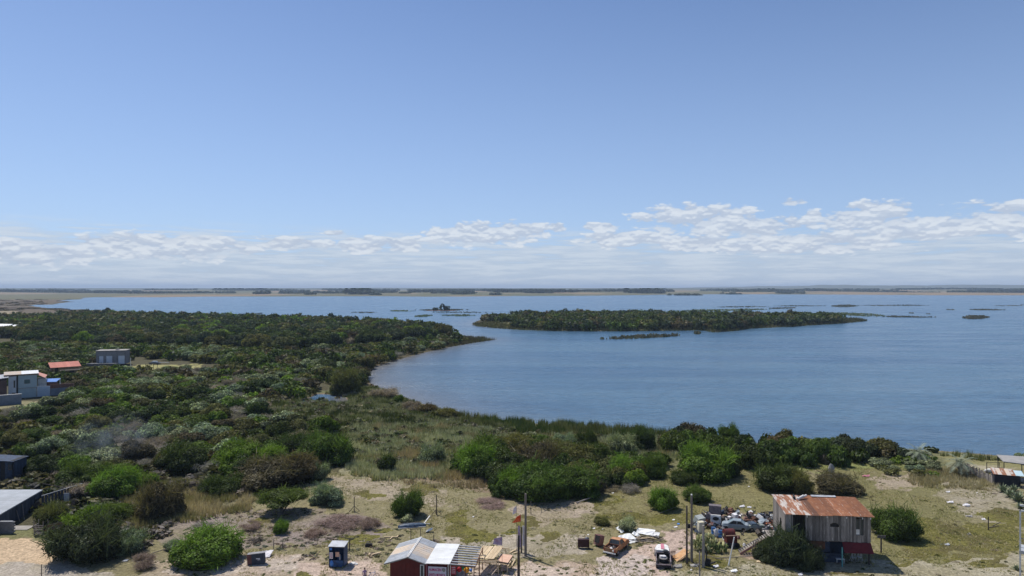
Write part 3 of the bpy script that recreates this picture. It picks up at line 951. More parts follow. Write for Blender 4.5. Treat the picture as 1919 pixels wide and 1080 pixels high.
# --- thickets: shrubs one beside another
CLEAR = [[(-60, 728), (140, 722), (140, 752), (60, 772), (-60, 775)], [(84, 688), (152, 688), (152, 716), (84, 716)], [(154, 682), (232, 682), (232, 702), (154, 702)], [(232, 683), (384, 683), (384, 697), (232, 697)],
         [(-600, 874), (60, 878), (95, 900), (215, 922), (330, 940), (450, 925), (470, 970), (300, 1010), (-600, 1040)], [(555, 738), (660, 735), (665, 765), (560, 766)],
         [(330, 905), (470, 930), (450, 965), (320, 960)], [(-400, 640), (36, 636), (36, 655), (-400, 655)]]


def scatter(poly, step, seed, clear=True):
    """loosely even places inside an outline given in photograph pixels"""
    r = random.Random(seed)
    W_ = [at(px, py) for px, py in poly]
    x0 = min(p[0] for p in W_); x1 = max(p[0] for p in W_); y0 = min(p[1] for p in W_); y1 = max(p[1] for p in W_)
    pts = []
    y = y0; row = 0
    while y < y1:
        x = x0 + (row % 2) * step / 2
        while x < x1:
            pts.append((x + r.uniform(-.38, .38) * step, y + r.uniform(-.38, .38) * step)); x += step
        y += step * 0.87; row += 1
    P_ = np.array(pts)
    pxx, pyy = pix(P_[:, 0], P_[:, 1])
    ok = inpoly(pxx, pyy, poly)
    if clear:
        for cpoly in CLEAR: ok &= ~inpoly(pxx, pyy, cpoly)
    ok &= signed_land(P_[:, 0], P_[:, 1]) > 1.5
    return P_[ok]

ZONES = [  # outline, spacing, radius, height, palette (fam,tint,weight), place words
    ([(-420, 772), (60, 775), (125, 735), (235, 703), (380, 700), (520, 694), (600, 712), (590, 735), (548, 745), (480, 775), (560, 800), (640, 825), (655, 850), (560, 870), (480, 900), (330, 895), (230, 905), (150, 912), (95, 898), (60, 876), (-420, 874)],
     4.7, (1.7, 4.2), (1.4, 4.2), [('shrub', 'dark', 3.5), ('silver', 'silver', 3.5), ('shrub', 'mid', 4.5), ('twig', 'twig', 2.5), ('shrub', 'bright', 3), ('shrub', 'olive', 5), ('silver', 'silver', 2.5), ('shrub', 'brown', 3), ('twig', 'twig', 2.5)], "left thicket between the white house and the pond", 11),
    ([(-420, 655), (90, 664), (240, 672), (380, 682), (500, 690), (420, 660), (-420, 640)],
     6.0, (3.2, 5.0), (3.5, 5.0), [('shrub', 'mid', 5), ('silver', 'silver', 3), ('shrub', 'olive', 3), ('silver', 'olive', 2)], "pale green belt behind the red roofed house", 12),
    ([(380, 697), (520, 694), (600, 712), (640, 730), (684, 712), (690, 697), (705, 688), (740, 676), (800, 661), (850, 649.5), (890, 642.5), (860, 634), (700, 655), (520, 668), (420, 664), (500, 690)],
     6.5, (3.0, 5.2), (3.2, 5.2), [('shrub', 'dark', 6), ('shrub', 'mid', 4), ('shrub', 'olive', 3), ('silver', 'silver', 2), ('twig', 'twig', 2), ('shrub', 'brown', 3)], "wooded point reaching into the lake", 13),
    ([(1235, 822), (1300, 828), (1400, 838), (1500, 845), (1600, 850), (1700, 853), (1690, 868), (1640, 876), (1500, 880), (1390, 880), (1360, 865), (1260, 855)],
     3.6, (1.8, 3.5), (2.4, 4.8), [('shrub', 'dark', 6), ('shrub', 'mid', 5), ('shrub', 'olive', 2), ('shrub', 'brown', 1.5), ('twig', 'twig', 0.6), ('shrub', 'blue', 2)], "shore thicket behind the right meadow", 14),
    ([(1640, 870), (1700, 856), (1760, 866), (1775, 890), (1720, 900), (1660, 892)],
     3.4, (1.3, 2.2), (0.8, 1.6), [('shrub', 'bright', 3), ('silver', 'silver', 2), ('shrub', 'olive', 3)], "low scrub left of the plank fence", 15),
    ([(1880, 848), (2150, 860), (2150, 880), (1930, 872)],
     3.4, (1.5, 2.4), (1.4, 2.4), [('shrub', 'olive', 3), ('silver', 'silver', 2)], "scrub beside the lake behind the open shelter", 16),
]
ZONES.append(([(-420, 655), (90, 664), (240, 672), (250, 690), (235, 703), (125, 735), (80, 728), (-60, 728), (-420, 760)],
     5.0, (2.6, 4.2), (2.4, 3.8), [('shrub', 'dark', 4), ('shrub', 'mid', 4), ('shrub', 'olive', 4), ('shrub', 'brown', 2), ('silver', 'silver', 3)], "scrub around the houses at the left", 19))
ZONES.append(([(866, 885), (935, 935), (1010, 940), (1115, 938), (1235, 898), (1240, 868), (1150, 876), (1080, 850), (1000, 842), (950, 842), (880, 862)],
     3.4, (2.0, 3.2), (2.4, 3.6), [('shrub', 'dark', 4), ('shrub', 'mid', 5), ('shrub', 'olive', 3), ('shrub', 'bright', 2), ('shrub', 'brown', 2)], "big central clump of bushes", 20))
indiv = []; mass = []
TREEZ = ([(-420, 640), (420, 660), (520, 666), (700, 652), (850, 634), (800, 622), (700, 614.5), (600, 608), (480, 605.5), (400, 602), (330, 601), (200, 597), (140, 597), (60, 602), (-420, 618)],
         8.0, (4.5, 7.5), (6.5, 9.5), [('shrub', 'dark', 7), ('shrub', 'blue', 6), ('shrub', 'olive', 4), ('shrub', 'brown', 2), ('twig', 'twig', 2), ('shrub', 'bright', 0.4)], "wood between the houses and the lake", 17)
ISLZ = ([(955, 617.5), (1020, 619), (1100, 620), (1260, 619), (1340, 621), (1400, 615), (1470, 612), (1530, 608.5), (1575, 605.5), (1560, 600), (1400, 597), (1300, 596), (1150, 595), (1050, 595), (965, 598), (905, 603.5), (905, 606), (960, 606), (990, 611)],
        9.0, (5.0, 8.0), (5.5, 9.0), [('shrub', 'dark', 7), ('shrub', 'blue', 5), ('shrub', 'olive', 2), ('shrub', 'mid', 2), ('shrub', 'brown', 1)], "wooded island in the lake", 18)
hand = [(o.location.x, o.location.y) for o in COL.objects if o.type == 'EMPTY']
hand = np.array(hand)
for zi, (poly, step, rr_, hh, pal, words_, sd_) in enumerate(ZONES + [TREEZ, ISLZ]):
    pts = scatter(poly, step, sd_)
    r = random.Random(sd_ * 7)
    for x, y in pts:
        if zi < len(ZONES) and len(hand) and np.min(np.hypot(hand[:, 0] - x, hand[:, 1] - y)) < (1.8 if zi == 7 else 3.0) and zi in (0, 3, 7): continue
        tot = sum(p[2] for p in pal)
        # kinds grow in drifts
        u = min(0.999, max(0, 0.5 + (float(fbm(np.array([x / 13.0]), np.array([y / 13.0]), 71 + zi, 2)[0]) - 0.5) * 1.5 + r.uniform(-.33, .33)))
        acc = 0; fam, tint = pal[0][0], pal[0][1]
        for p in pal:
            acc += p[2] / tot
            if u <= acc: fam, tint = p[0], p[1]; break
        q_ = r.random(); R0 = rr_[0] + (rr_[1] - rr_[0]) * q_; H = hh[0] + (hh[1] - hh[0]) * min(1, max(0, q_ + r.uniform(-.35, .35))) * (0.8 if fam == 'twig' else 1)
        tree = hh[1] > 6
        big = R0 * F / y
        (indiv if big > 0 else mass).append([x, y, R0, H, fam, tint, words_, tree, big, zi])
# the largest in view stay individuals, the remote rest is one mass
def kname(e):
    if e[7]: return 'tree' if e[4] != 'twig' else 'bare_tree'
    return {'silver': 'silver_shrub', 'twig': 'bare_bush'}.get(e[4], 'shrub')
byk = {}
for e in indiv:
    pxx, pyy = pix(e[0], e[1])
    e.append(-60 < pxx < 1980)
    byk.setdefault(kname(e), []).append(e)
ADJ = {'dark': 'dark green', 'mid': 'green', 'bright': 'yellow green', 'olive': 'olive green', 'brown': 'brownish', 'silver': 'silvery', 'twig': 'grey leafless', 'blue': 'blackish green', 'pale': 'pale'}
cnt = 0; LAB = []
MARKS = [(48, 735, "teal house"), (115, 695, "red roofed house"), (190, 680, "grey block house"), (305, 690, "light field strip"), (605, 748, "brown pond"), (20, 885, "dark blue shed"), (400, 945, "dry grass patch"), (440, 870, "brightest yellow green bush"),
         (615, 850, "tall round bush with deep shade"), (645, 715, "large olive bush above the pond"), (684, 700, "inner corner of the bay"), (820, 655, "curved shore of the wooded point"), (905, 638, "tip of the wooded point"), (201, 588, "lone tree on the far shore line"), (470, 600, "bright tree on the wood's skyline"),
         (148, 612, "bright tree in the left wood"), (330, 610, "middle of the wood's skyline"), (560, 630, "middle of the wood's right half"), (700, 625, "wood's sloping skyline at the right"), (20, 620, "white roof in the wood"), (300, 780, "middle of the left thicket"), (150, 800, "left half of the left thicket"), (480, 780, "gap of grass left of the pond"),
         (520, 860, "yellow green bush pair"), (200, 900, "rail fence in the yard"), (890, 607, "island's left tip"), (1038, 598, "narrow tree on the island"), (1180, 605, "middle of the island"), (1320, 608, "island's right middle"), (1450, 605, "thick right half of the island"), (1568, 602, "island's right end"),
         (1366, 810, "tallest bush of the shore thicket"), (1280, 835, "left end of the shore thicket"), (1480, 850, "middle of the shore thicket"), (1600, 855, "right part of the shore thicket"), (1722, 850, "left palm"), (1799, 875, "right palm"), (1890, 870, "open shelter"), (955, 860, "bare grey bush of the central clump"), (1070, 900, "front of the central clump"), (1160, 890, "right end of the central clump"), (400, 665, "middle of the pale green belt"), (60, 665, "left end of the pale green belt"), (240, 665, "block house's rear trees")]
ORD = ['nearest', 'second', 'third', 'fourth', 'fifth', 'sixth', 'seventh', 'eighth', 'ninth', 'tenth', 'eleventh', 'twelfth']
handn = {'shrub': 62, 'silver_shrub': 14, 'bare_bush': 14}
for k, es in byk.items():
    es.sort(key=lambda e: -(e[8] if e[10] else 0))
    lim = 300 - handn.get(k, 0) - 4
    for i, e in enumerate(es):
        x, y, R0, H, fam, tint, words_, tree, big, zi, vis = e
        if not vis and (tree or i > lim): 
            mass.append(e); continue
        if i >= lim or not vis:
            mass.append(e); continue
        pool = NEAR[fam] if big > 34 else MID[fam]
        me = pool[RV.randrange(len(pool))]
        o = link(k, me, None, (x, y, gz(x, y) - 0.1 + (0.12 * H if tree else 0)), (0, 0, RV.uniform(0, 6.28)))
        o.scale = (R0, R0 * RV.uniform(0.8, 1.1), H * (0.9 if tree else 1))
        o.color = shade(tuple(c_ * (1.2 if tree else 1.05) for c_ in GREENS[tint]), 0.24)
        LAB.append((o, k, tint, tree, x, y, words_))
        cnt += 1
slots = {}
for e in LAB:
    qx, qy = pix(e[4], e[5])
    best = min(MARKS, key=lambda mk: math.hypot(qx - mk[0], (qy - mk[1]) * 2.2))
    dx_, dy_ = qx - best[0], (qy - best[1]) * 2.2
    ver = 'above' if dy_ < 0 else 'below'; hor = 'left' if dx_ < 0 else 'right'
    dr_ = ("%s of" % hor) if abs(dx_) > 2.2 * abs(dy_) else (ver if abs(dy_) > 2.2 * abs(dx_) else "%s and %s of" % (ver, hor))
    slots.setdefault((e[1], e[2], dr_, best[2]), []).append((math.hypot(dx_, dy_), e))
WORD = {'shrub': 'shrub', 'silver_shrub': 'tufted shrub', 'bare_bush': 'bush', 'tree': 'tree', 'bare_tree': 'tree'}
for (k_, tint, dr_, mk_), es in slots.items():
    es.sort(key=lambda q: q[0])
    for i, (d_, e) in enumerate(es):
        lab_ = "%s%s %s %s the %s" % ('' if len(es) == 1 else ORD[min(i, 11)] + ' ', ADJ[tint], WORD[k_], dr_, mk_)
        tag(e[0], lab_, 'tree' if e[3] else 'shrub', "%s %ss of the %s" % (ADJ[tint], WORD[k_], e[6]))
print("individual shrubs", cnt, "mass", len(mass), {k: len(v) for k, v in byk.items()})


def merged(name, entries, data, mat=VEG, kindtag='stuff', zoff=0.0, label=None):
    V, Q, Tn, Cc = [], [], [], []; off = 0
    r = random.Random(5)
    for (x, y, R0, H, fam, tint) in entries:
        v, q, t = data[fam][r.randrange(len(data[fam]))]
        a = r.uniform(0, 6.28); c, s = math.cos(a), math.sin(a)
        p = np.empty_like(v)
        p[:, 0] = (v[:, 0] * c - v[:, 1] * s) * R0 + x; p[:, 1] = (v[:, 0] * s + v[:, 1] * c) * R0 + y
        p[:, 2] = v[:, 2] * H
        V.append(p); Q.append(q + off); Tn.append(t); off += len(v)
        col = shade(GREENS[tint] if isinstance(tint, str) else tint, 0.2, r)
        Cc.append(np.tile(np.array(col[:3], np.float32), (len(v), 1)))
    V = np.concatenate(V); zs = []
    xs = np.array([e[0] for e in entries]); ys = np.array([e[1] for e in entries])
    g = ground_z(xs, ys)
    reps = [len(q) for q in Cc]
    V[:, 2] += np.repeat(g, reps) - 0.1 + zoff
    if name == 'far_wood': Cc = [c_ * 1.2 for c_ in Cc]
    o = link(name, mesh_np(name, V, quads=np.concatenate(Q), mat=mat, attrs={'tone': np.concatenate(Tn), 'Col': np.concatenate(Cc)}))
    tag(o, label, None, None, kindtag)
    return o

mass = [e for e in mass if -190 < pix(e[0], e[1])[0] < 2100]
wood = [e for e in mass if e[7]]; brush = [e for e in mass if not e[7]]
if wood: merged("far_wood", [e[:6] for e in wood], FARD)
if brush: merged("far_brush", [e[:6] for e in brush], FARD)

# --- grasses: many small blades, one mass per kind of grass
def grass(name, poly, density, h, w, cols, seed, blades=5, lean=0.35, clear=True, keepmin=0.0, clump=3.0, thr=0.0):
    r = np.random.RandomState(seed)
    Wp = np.array([at(px, py) for px, py in poly])
    x0, y0 = Wp.min(0); x1, y1 = Wp.max(0)
    area = abs(0.5 * sum(Wp[i][0] * Wp[(i + 1) % len(Wp)][1] - Wp[(i + 1) % len(Wp)][0] * Wp[i][1] for i in range(len(Wp))))
    n = int(area * density * (x1 - x0) * (y1 - y0) / area)
    x = r.uniform(x0, x1, n); y = r.uniform(y0, y1, n)
    px, py = pix(x, y)
    jx2 = (fbm(x / 2.5, y / 2.5, seed, 3) - 0.5) * 30; jy2 = (fbm(x / 2.5, y / 2.5, seed + 9, 3) - 0.5) * 14
    ok = inpoly(px + jx2, py + jy2, poly)
    f = fbm(x / clump, y / clump, seed + 3, 3)
    ok &= (f > thr)
    s = signed_land(x[ok], y[ok]); x = x[ok]; y = y[ok]; f = f[ok]
    k = s > keepmin; x = x[k]; y = y[k]; f = f[k]
    n = len(x)
    if n == 0: return
    z = ground_z(x, y)
    cc = np.array(cols)
    f2 = fbm(x / 5.0, y / 5.0, seed + 5, 3)
    ci = np.clip((np.clip((f2 - 0.28) / 0.44, 0, 0.999) * len(cc) + r.uniform(-.6, .6, n)).astype(int), 0, len(cc) - 1)
    V = np.empty((n, blades, 3, 3), np.float32)
    for b in range(blades):
        a = r.uniform(0, 6.28, n); ln = r.uniform(0.1, lean, n); hh_ = r.uniform(h[0], h[1], n) * (0.6 + 0.8 * f)
        bx = x + r.uniform(-w * 1.5, w * 1.5, n); by = y + r.uniform(-w * 1.5, w * 1.5, n)
        V[:, b, 0] = np.stack([bx - np.sin(a) * w * .5, by + np.cos(a) * w * .5, z - 0.03], -1)
        V[:, b, 1] = np.stack([bx + np.sin(a) * w * .5, by - np.cos(a) * w * .5, z - 0.03], -1)
        V[:, b, 2] = np.stack([bx + np.cos(a) * ln * hh_, by + np.sin(a) * ln * hh_, z + hh_], -1)
    C_ = np.repeat(cc[ci], blades * 3, 0)
    tone = np.repeat(r.uniform(0.6, 1.35, n * blades), 3)
    T3 = np.arange(n * blades * 3).reshape(-1, 3)
    tag(link(name, mesh_np(name, V.reshape(-1, 3), tris=T3, mat=VEG, attrs={'tone': tone, 'Col': C_})), kind='stuff')
    print(name, n * blades)

# low herbs and cushions dotted over the open ground
def herbs(name, poly, n, R_, H_, cols, seed, fam='shrub'):
    r = random.Random(seed); ent = []
    while len(ent) < n:
        px = r.uniform(min(p[0] for p in poly), max(p[0] for p in poly)); py = r.uniform(min(p[1] for p in poly), max(p[1] for p in poly))
        if not inpoly([px], [py], poly)[0]: continue
        if r.random() > ((py - 540) / 540) ** 1.2 * 0 + 1: continue
        x, y = at(px, py)
        if float(fbm(np.array([x / 4.0]), np.array([y / 4.0]), seed, 2)[0]) < 0.47: continue
        s = r.uniform(*R_)
        ent.append((x, y, s, s * r.uniform(*H_), fam, r.choice(cols)))
    merged(name, ent, {fam: [crown_data(700 + seed + i, 38 if fam == 'shrub' else 36, .36, lobes=5, lr=(.3, .55), kind='leaf' if fam == 'shrub' else 'twig', core=False) for i in range(4)]})
OPEN = [(470, 905), (640, 885), (950, 925), (1240, 890), (1440, 872), (1700, 880), (2000, 900), (2000, 1110), (200, 1110), (300, 1050), (420, 960)]
herbs("low_herbs", OPEN, 2600, (.12, .42), (.25, .6), [(.12, .13, .045), (.15, .15, .06), (.18, .155, .08), (.15, .135, .07), (.21, .20, .11), (.10, .115, .04)], 1)
herbs("dry_twig_litter", OPEN, 900, (.2, .6), (.15, .4), [(.24, .19, .15), (.16, .12, .10), (.30, .25, .20)], 2, 'twig')
herbs("pale_herbs", [(360, 965), (560, 955), (760, 985), (740, 1050), (330, 1060)], 350, (.2, .55), (.3, .6), [(.15, .15, .10), (.19, .15, .12), (.11, .115, .06), (.22, .17, .145)], 3)
herbs("marsh_bushlets", [(480, 765), (560, 745), (700, 722), (760, 745), (880, 790), (1000, 805), (1230, 815), (1290, 850), (1010, 850), (700, 880), (650, 830), (540, 795)], 900, (.5, 1.5), (.5, 1.0), [(.085, .10, .035), (.17, .17, .09), (.23, .21, .14), (.07, .08, .03), (.13, .11, .07)], 4)
herbs("thicket_floor_scrub", [(-100, 770), (60, 775), (240, 705), (600, 710), (640, 830), (600, 905), (450, 930), (250, 940), (100, 1000), (-100, 880)], 1500, (.8, 1.8), (.5, 1.0), [(.06, .065, .022), (.085, .075, .035), (.05, .06, .02), (.12, .11, .065), (.11, .095, .08)], 5)
herbs("yard_scrub", [(40, 880), (250, 915), (330, 945), (320, 1005), (250, 1040), (180, 1000), (100, 990), (50, 960)], 420, (.4, 1.1), (.5, .9), [(.06, .065, .022), (.085, .075, .035), (.12, .11, .065), (.17, .14, .12)], 6)

DRY = [(0.30, 0.25, 0.16), (0.22, 0.19, 0.11), (0.26, 0.20, 0.14)]
PALE = [(0.36, 0.37, 0.24), (0.50, 0.48, 0.35), (0.25, 0.26, 0.14), (0.42, 0.33, 0.22)]
MARSH = [(0.11, 0.125, 0.045), (0.22, 0.23, 0.12), (0.33, 0.31, 0.21), (0.075, 0.09, 0.03)]
REED = [(0.07, 0.10, 0.03), (0.11, 0.13, 0.045), (0.20, 0.20, 0.09), (0.09, 0.10, 0.04)]
grass("pale_marsh_grass", [(650, 800), (900, 800), (1010, 850), (930, 860), (870, 905), (700, 905), (640, 885)], 9, (0.6, 1.3), 0.10, PALE, 1)
grass("pale_grass", [(1000, 818), (1230, 815), (1290, 850), (1250, 880), (1150, 850), (1010, 838)], 6, (0.6, 1.2), 0.12, PALE, 2)
grass("brown_grass", [(740, 880), (930, 885), (980, 920), (840, 920), (750, 912)], 8, (0.4, 0.9), 0.07, [(0.38, 0.29, 0.21), (0.31, 0.24, 0.17), (0.42, 0.35, 0.25)], 3, thr=0.35)
grass("marsh_grass", [(480, 765), (560, 745), (700, 722), (760, 745), (880, 790), (1000, 805), (900, 822), (700, 812), (640, 825), (540, 795)], 4.2, (0.5, 1.3), 0.16, MARSH, 4, keepmin=0.4)
grass("lake_reeds", [(855, 776), (940, 783), (1000, 789), (1100, 795), (1200, 802), (1260, 808), (1290, 826), (1150, 820), (1000, 818), (880, 800)], 5.5, (0.7, 2.0), 0.15, REED, 5, lean=0.3, keepmin=-1.0, thr=0.33)
grass("dry_grass", [(230, 925), (340, 900), (470, 925), (470, 960), (330, 985), (200, 1010)], 14, (0.5, 1.1), 0.07, [(0.55, 0.45, 0.33), (0.40, 0.32, 0.22), (0.28, 0.25, 0.13)], 6, thr=0.3)
grass("meadow_grass", [(470, 905), (640, 885), (950, 925), (1240, 890), (1440, 862), (1720, 870), (1919, 890), (2100, 900), (2100, 1110), (300, 1110), (420, 960)], 7, (0.08, 0.24), 0.07, [(0.42, 0.36, 0.21), (0.30, 0.28, 0.12), (0.22, 0.22, 0.08), (0.48, 0.41, 0.27)], 7, blades=4, thr=0.50, lean=1.3)
grass("meadow_grass", [(1700, 885), (1790, 880), (1870, 905), (1860, 925), (1700, 915)], 9, (0.4, 0.8), 0.08, [(0.48, 0.41, 0.28), (0.36, 0.30, 0.18)], 8, thr=0.35)
grass("island_reeds", [(880, 611), (930, 619), (1100, 624), (1330, 623), (1380, 623), (1480, 616), (1632, 603), (1560, 604), (1400, 612), (1250, 617), (1100, 617), (980, 613), (900, 606)], 0.35, (1.0, 2.4), 0.5, [(0.10, 0.095, 0.05), (0.16, 0.15, 0.07)], 9, keepmin=-2.5)
grass("point_reeds", [(845, 650), (900, 641), (934, 637), (900, 634), (860, 632), (840, 640)], 1.6, (0.6, 2.0), 0.3, [(0.11, 0.105, 0.05), (0.15, 0.13, 0.08), (0.09, 0.075, 0.05)], 11, keepmin=-0.6)
grass("bay_shore_grass", [(682, 712), (690, 692), (740, 674), (850, 648), (860, 652), (760, 682), (705, 698), (700, 716)], 1.6, (0.5, 1.6), 0.25, [(0.12, 0.115, 0.06), (0.17, 0.14, 0.09), (0.09, 0.09, 0.04)], 12, keepmin=0.2)
grass("island_tip_grass", [(1560, 606), (1632, 602.6), (1610, 598.5), (1550, 598)], .35, (0.8, 2.6), 0.5, [(0.11, 0.11, 0.05), (0.08, 0.075, 0.04)], 13, keepmin=-1.5)
grass("shore_reeds", [(1250, 815), (1400, 830), (1600, 842), (1800, 850), (1919, 858), (2000, 862), (2000, 868), (1800, 857), (1600, 852), (1250, 828)], 5, (0.5, 1.2), 0.12, REED, 10, keepmin=-0.8, thr=0.4)

# ------------------------------------------------------------------ materials of built things
GREYWOOD = worn("grey_wood", (0.29, 0.26, 0.235), (0.17, 0.15, 0.135), 2.2, 0.9, (3, 3, 0.35), per_object=0.5, c3=(0.40, 0.37, 0.34))
DARKWOOD = worn("dark_wood", (0.055, 0.045, 0.04), (0.10, 0.085, 0.07), 3, 0.9, (2, 2, 0.4), per_object=0.3)
POLEWOOD = worn("pole_wood", (0.15, 0.125, 0.105), (0.22, 0.19, 0.165), 2, 0.9, (4, 4, 0.25))
FRESH = worn("fresh_wood", (0.55, 0.42, 0.26), (0.66, 0.52, 0.34), 2.5, 0.75, (1, 1, 1), per_object=0.16, c3=(0.40, 0.28, 0.16))
PLY = worn("orange_plywood", (0.50, 0.27, 0.12), (0.60, 0.38, 0.20), 2.2, 0.75, c3=(0.3, 0.15, 0.07))
PINKPLY = worn("pink_plywood", (0.60, 0.36, 0.25), (0.66, 0.44, 0.32), 2.2, 0.75)
RUST = worn("rusty_sheet", (0.26, 0.112, 0.055), (0.19, 0.08, 0.045), 0.9, 0.85, (1, 1, 1), per_object=0.28, c3=(0.36, 0.23, 0.16))
RUSTPALE = worn("rusty_pale_sheet", (0.29, 0.13, 0.07), (0.52, 0.47, 0.43), 1.0, 0.7, (1.6, 0.5, 1), amount=(0.48, 0.56), per_object=0.1)
ZINC = worn("zinc_sheet", (0.52, 0.54, 0.56), (0.42, 0.43, 0.44), 1.2, 0.45, metal=0.25, c3=(0.36, 0.33, 0.30))
ZINCBEIGE = worn("stained_zinc", (0.62, 0.50, 0.37), (0.50, 0.46, 0.42), 0.7, 0.6, metal=0.1, c3=(0.60, 0.42, 0.28))
WHITESHEET = worn("white_sheet", (0.80, 0.81, 0.80), (0.72, 0.72, 0.70), 1.1, 0.5)
WHITEPAINT = worn("white_paint", (0.76, 0.76, 0.74), (0.62, 0.60, 0.57), 1.6, 0.6, c3=(0.45, 0.42, 0.38))
REDWALL = worn("red_wall", (0.15, 0.026, 0.021), (0.115, 0.021, 0.018), 1.5, 0.7)
DARKRED = worn("dark_red_canvas", (0.14, 0.018, 0.022), (0.10, 0.014, 0.018), 1.5, 0.8)
BLUEDARK = worn("dark_blue_paint", (0.045, 0.07, 0.12), (0.03, 0.04, 0.06), 2, 0.8, c3=(0.09, 0.09, 0.09), per_object=0.25)
SLATE = worn("blue_grey_boards", (0.075, 0.085, 0.105), (0.05, 0.055, 0.068), 2, 0.9, (2, 2, 0.4), per_object=0.35)
BOATM = worn("navy_hull", (0.035, 0.06, 0.11), (0.10, 0.14, 0.19), 1.8, 0.4, c3=(0.3, 0.34, 0.38))
BLACK = worn("black_stuff", (0.018, 0.018, 0.02), (0.035, 0.032, 0.03), 3, 0.8)
RUBBER = worn("tyre_rubber", (0.022, 0.022, 0.022), (0.045, 0.042, 0.04), 5, 0.9)
TRUCKM = worn("orange_rusted_paint", (0.44, 0.20, 0.075), (0.22, 0.075, 0.03), 1.5, 0.6, amount=(0.45, 0.62), c3=(0.55, 0.36, 0.22))
GREYCAR = worn("grey_blue_paint", (0.20, 0.25, 0.29), (0.28, 0.32, 0.35), 1.6, 0.5, c3=(0.33, 0.30, 0.27))
PINK = worn("faded_pink_paint", (0.50, 0.16, 0.22), (0.56, 0.24, 0.28), 2, 0.6)
GLASS = worn("dark_glass", (0.03, 0.045, 0.055), (0.05, 0.06, 0.07), 2, 0.12, spec=0.6)
STEEL = worn("grey_steel", (0.30, 0.30, 0.31), (0.20, 0.18, 0.17), 3, 0.5, metal=0.4)
BROWNST = worn("rust_brown_steel", (0.16, 0.075, 0.045), (0.10, 0.05, 0.035), 3, 0.8)
BROWNBOX = worn("maroon_panel", (0.12, 0.045, 0.04), (0.17, 0.085, 0.07), 1.5, 0.7)
PINKBOX = worn("dusty_rose_panel", (0.30, 0.17, 0.15), (0.22, 0.11, 0.09), 1.5, 0.7)
CONCRETE = worn("grey_block", (0.26, 0.26, 0.265), (0.20, 0.20, 0.20), 2.0, 0.9, per_object=0.12)
CREAM = worn("cream_plaster", (0.56, 0.55, 0.52), (0.44, 0.42, 0.38), 0.9, 0.85, c3=(0.30, 0.28, 0.25))
TEALW = worn("pale_teal_render", (0.36, 0.44, 0.46), (0.30, 0.38, 0.41), 0.5, 0.8, c3=(0.42, 0.50, 0.52))
BRICK = worn("brick_brown", (0.20, 0.105, 0.08), (0.15, 0.085, 0.07), 3, 0.9, per_object=0.2)
TILE = worn("terracotta_sheet", (0.56, 0.235, 0.18), (0.48, 0.20, 0.155), 1.0, 0.8, per_object=0.1)
BLUEPOOL = worn("blue_tarp", (0.045, 0.17, 0.50), (0.06, 0.21, 0.58), 1.2, 0.5)
BLUEBOOTH = worn("blue_booth", (0.04, 0.10, 0.22), (0.025, 0.05, 0.11), 2.2, 0.5)
BRIGHTBLUE = worn("bright_blue_plastic", (0.06, 0.20, 0.55), (0.08, 0.26, 0.62), 2, 0.4)
TEAL = worn("teal_post", (0.10, 0.30, 0.30), (0.14, 0.36, 0.36), 2, 0.6)
ORANGEFL = worn("orange_red_cloth", (0.70, 0.13, 0.04), (0.62, 0.08, 0.03), 2, 0.8)
PURPLEFL = worn("faded_purple_cloth", (0.34, 0.22, 0.34), (0.50, 0.42, 0.52), 2.5, 0.8)
PALECLOTH = worn("white_cloth", (0.62, 0.60, 0.62), (0.72, 0.70, 0.70), 2, 0.8)
CACTUS = worn("cactus_green", (0.10, 0.14, 0.045), (0.16, 0.19, 0.06), 2, 0.7, per_object=0.3)
CACTUSY = worn("cactus_yellow", (0.42, 0.42, 0.16), (0.55, 0.53, 0.28), 2, 0.7, per_object=0.3)
AGAVE = worn("agave_green", (0.12, 0.16, 0.085), (0.20, 0.22, 0.13), 2, 0.7, per_object=0.3)
PALMLEAF = worn("palm_frond", (0.17, 0.205, 0.135), (0.25, 0.28, 0.20), 2, 0.7, per_object=0.25)
RED = worn("bright_red", (0.45, 0.03, 0.03), (0.38, 0.02, 0.03), 2, 0.6)
GREEN = worn("bright_green", (0.03, 0.22, 0.08), (0.04, 0.28, 0.10), 2, 0.6)
YELLOW = worn("bright_yellow", (0.80, 0.38, 0.02), (0.75, 0.30, 0.02), 2, 0.6)
LILAC = worn("sign_letter_magenta", (0.52, 0.03, 0.16), (0.45, 0.03, 0.14), 4, 0.7)
SIGNM = worn("sign_board", (0.66, 0.60, 0.68), (0.60, 0.56, 0.64), 2, 0.6)
POSTER = worn("red_poster", (0.45, 0.04, 0.07), (0.38, 0.04, 0.07), 2, 0.6)
CEM = worn("concrete_pad", (0.36, 0.34, 0.31), (0.28, 0.26, 0.24), 1.2, 0.9)


def G(px, py):
    x, y = at(px, py)
    return Vector((x, y, gz(x, y)))


def P3(px, py, z):
    x, y = at(px, py, z)
    return Vector((x, y, z))


def post(px, py, h, r, label, name='post', cat='post', lean=(0, 0), mat=POLEWOOD, cap=None, group=None, top=None):
    g = G(px, py)
    root = empty(name, (g.x, g.y, g.z), 0, label, cat, group)
    MB().tube((0, 0, -0.3), (lean[0], lean[1], h), r, r * 0.72, 9).build('shaft', mat, root, smooth=False)
    if cap: MB().blob((lean[0], lean[1], h + 0.08), (0.11, 0.11, 0.1), 8, 6, 1, 0.02).build('cap', cap, root)
    return root


def one(mb, name, mat, label, cat, group=None, loc=None, rot=None):
    o = mb.build(name, mat, None, loc=loc, rot=rot)
    return tag(o, label, cat, group)

# ================= the two storey wooden shack
SH = G(1472, 1056)
shack = empty('wooden_shack', (SH.x, SH.y, SH.z), rad(-6), "two storey grey plank shack under a rusty corrugated roof", 'house')
SW, SDp = 9.7, 5.3
z1, zf, zb = 2.75, 5.8, 6.3     # floor of the upper storey, front and back eaves
rnd = random.Random(4)
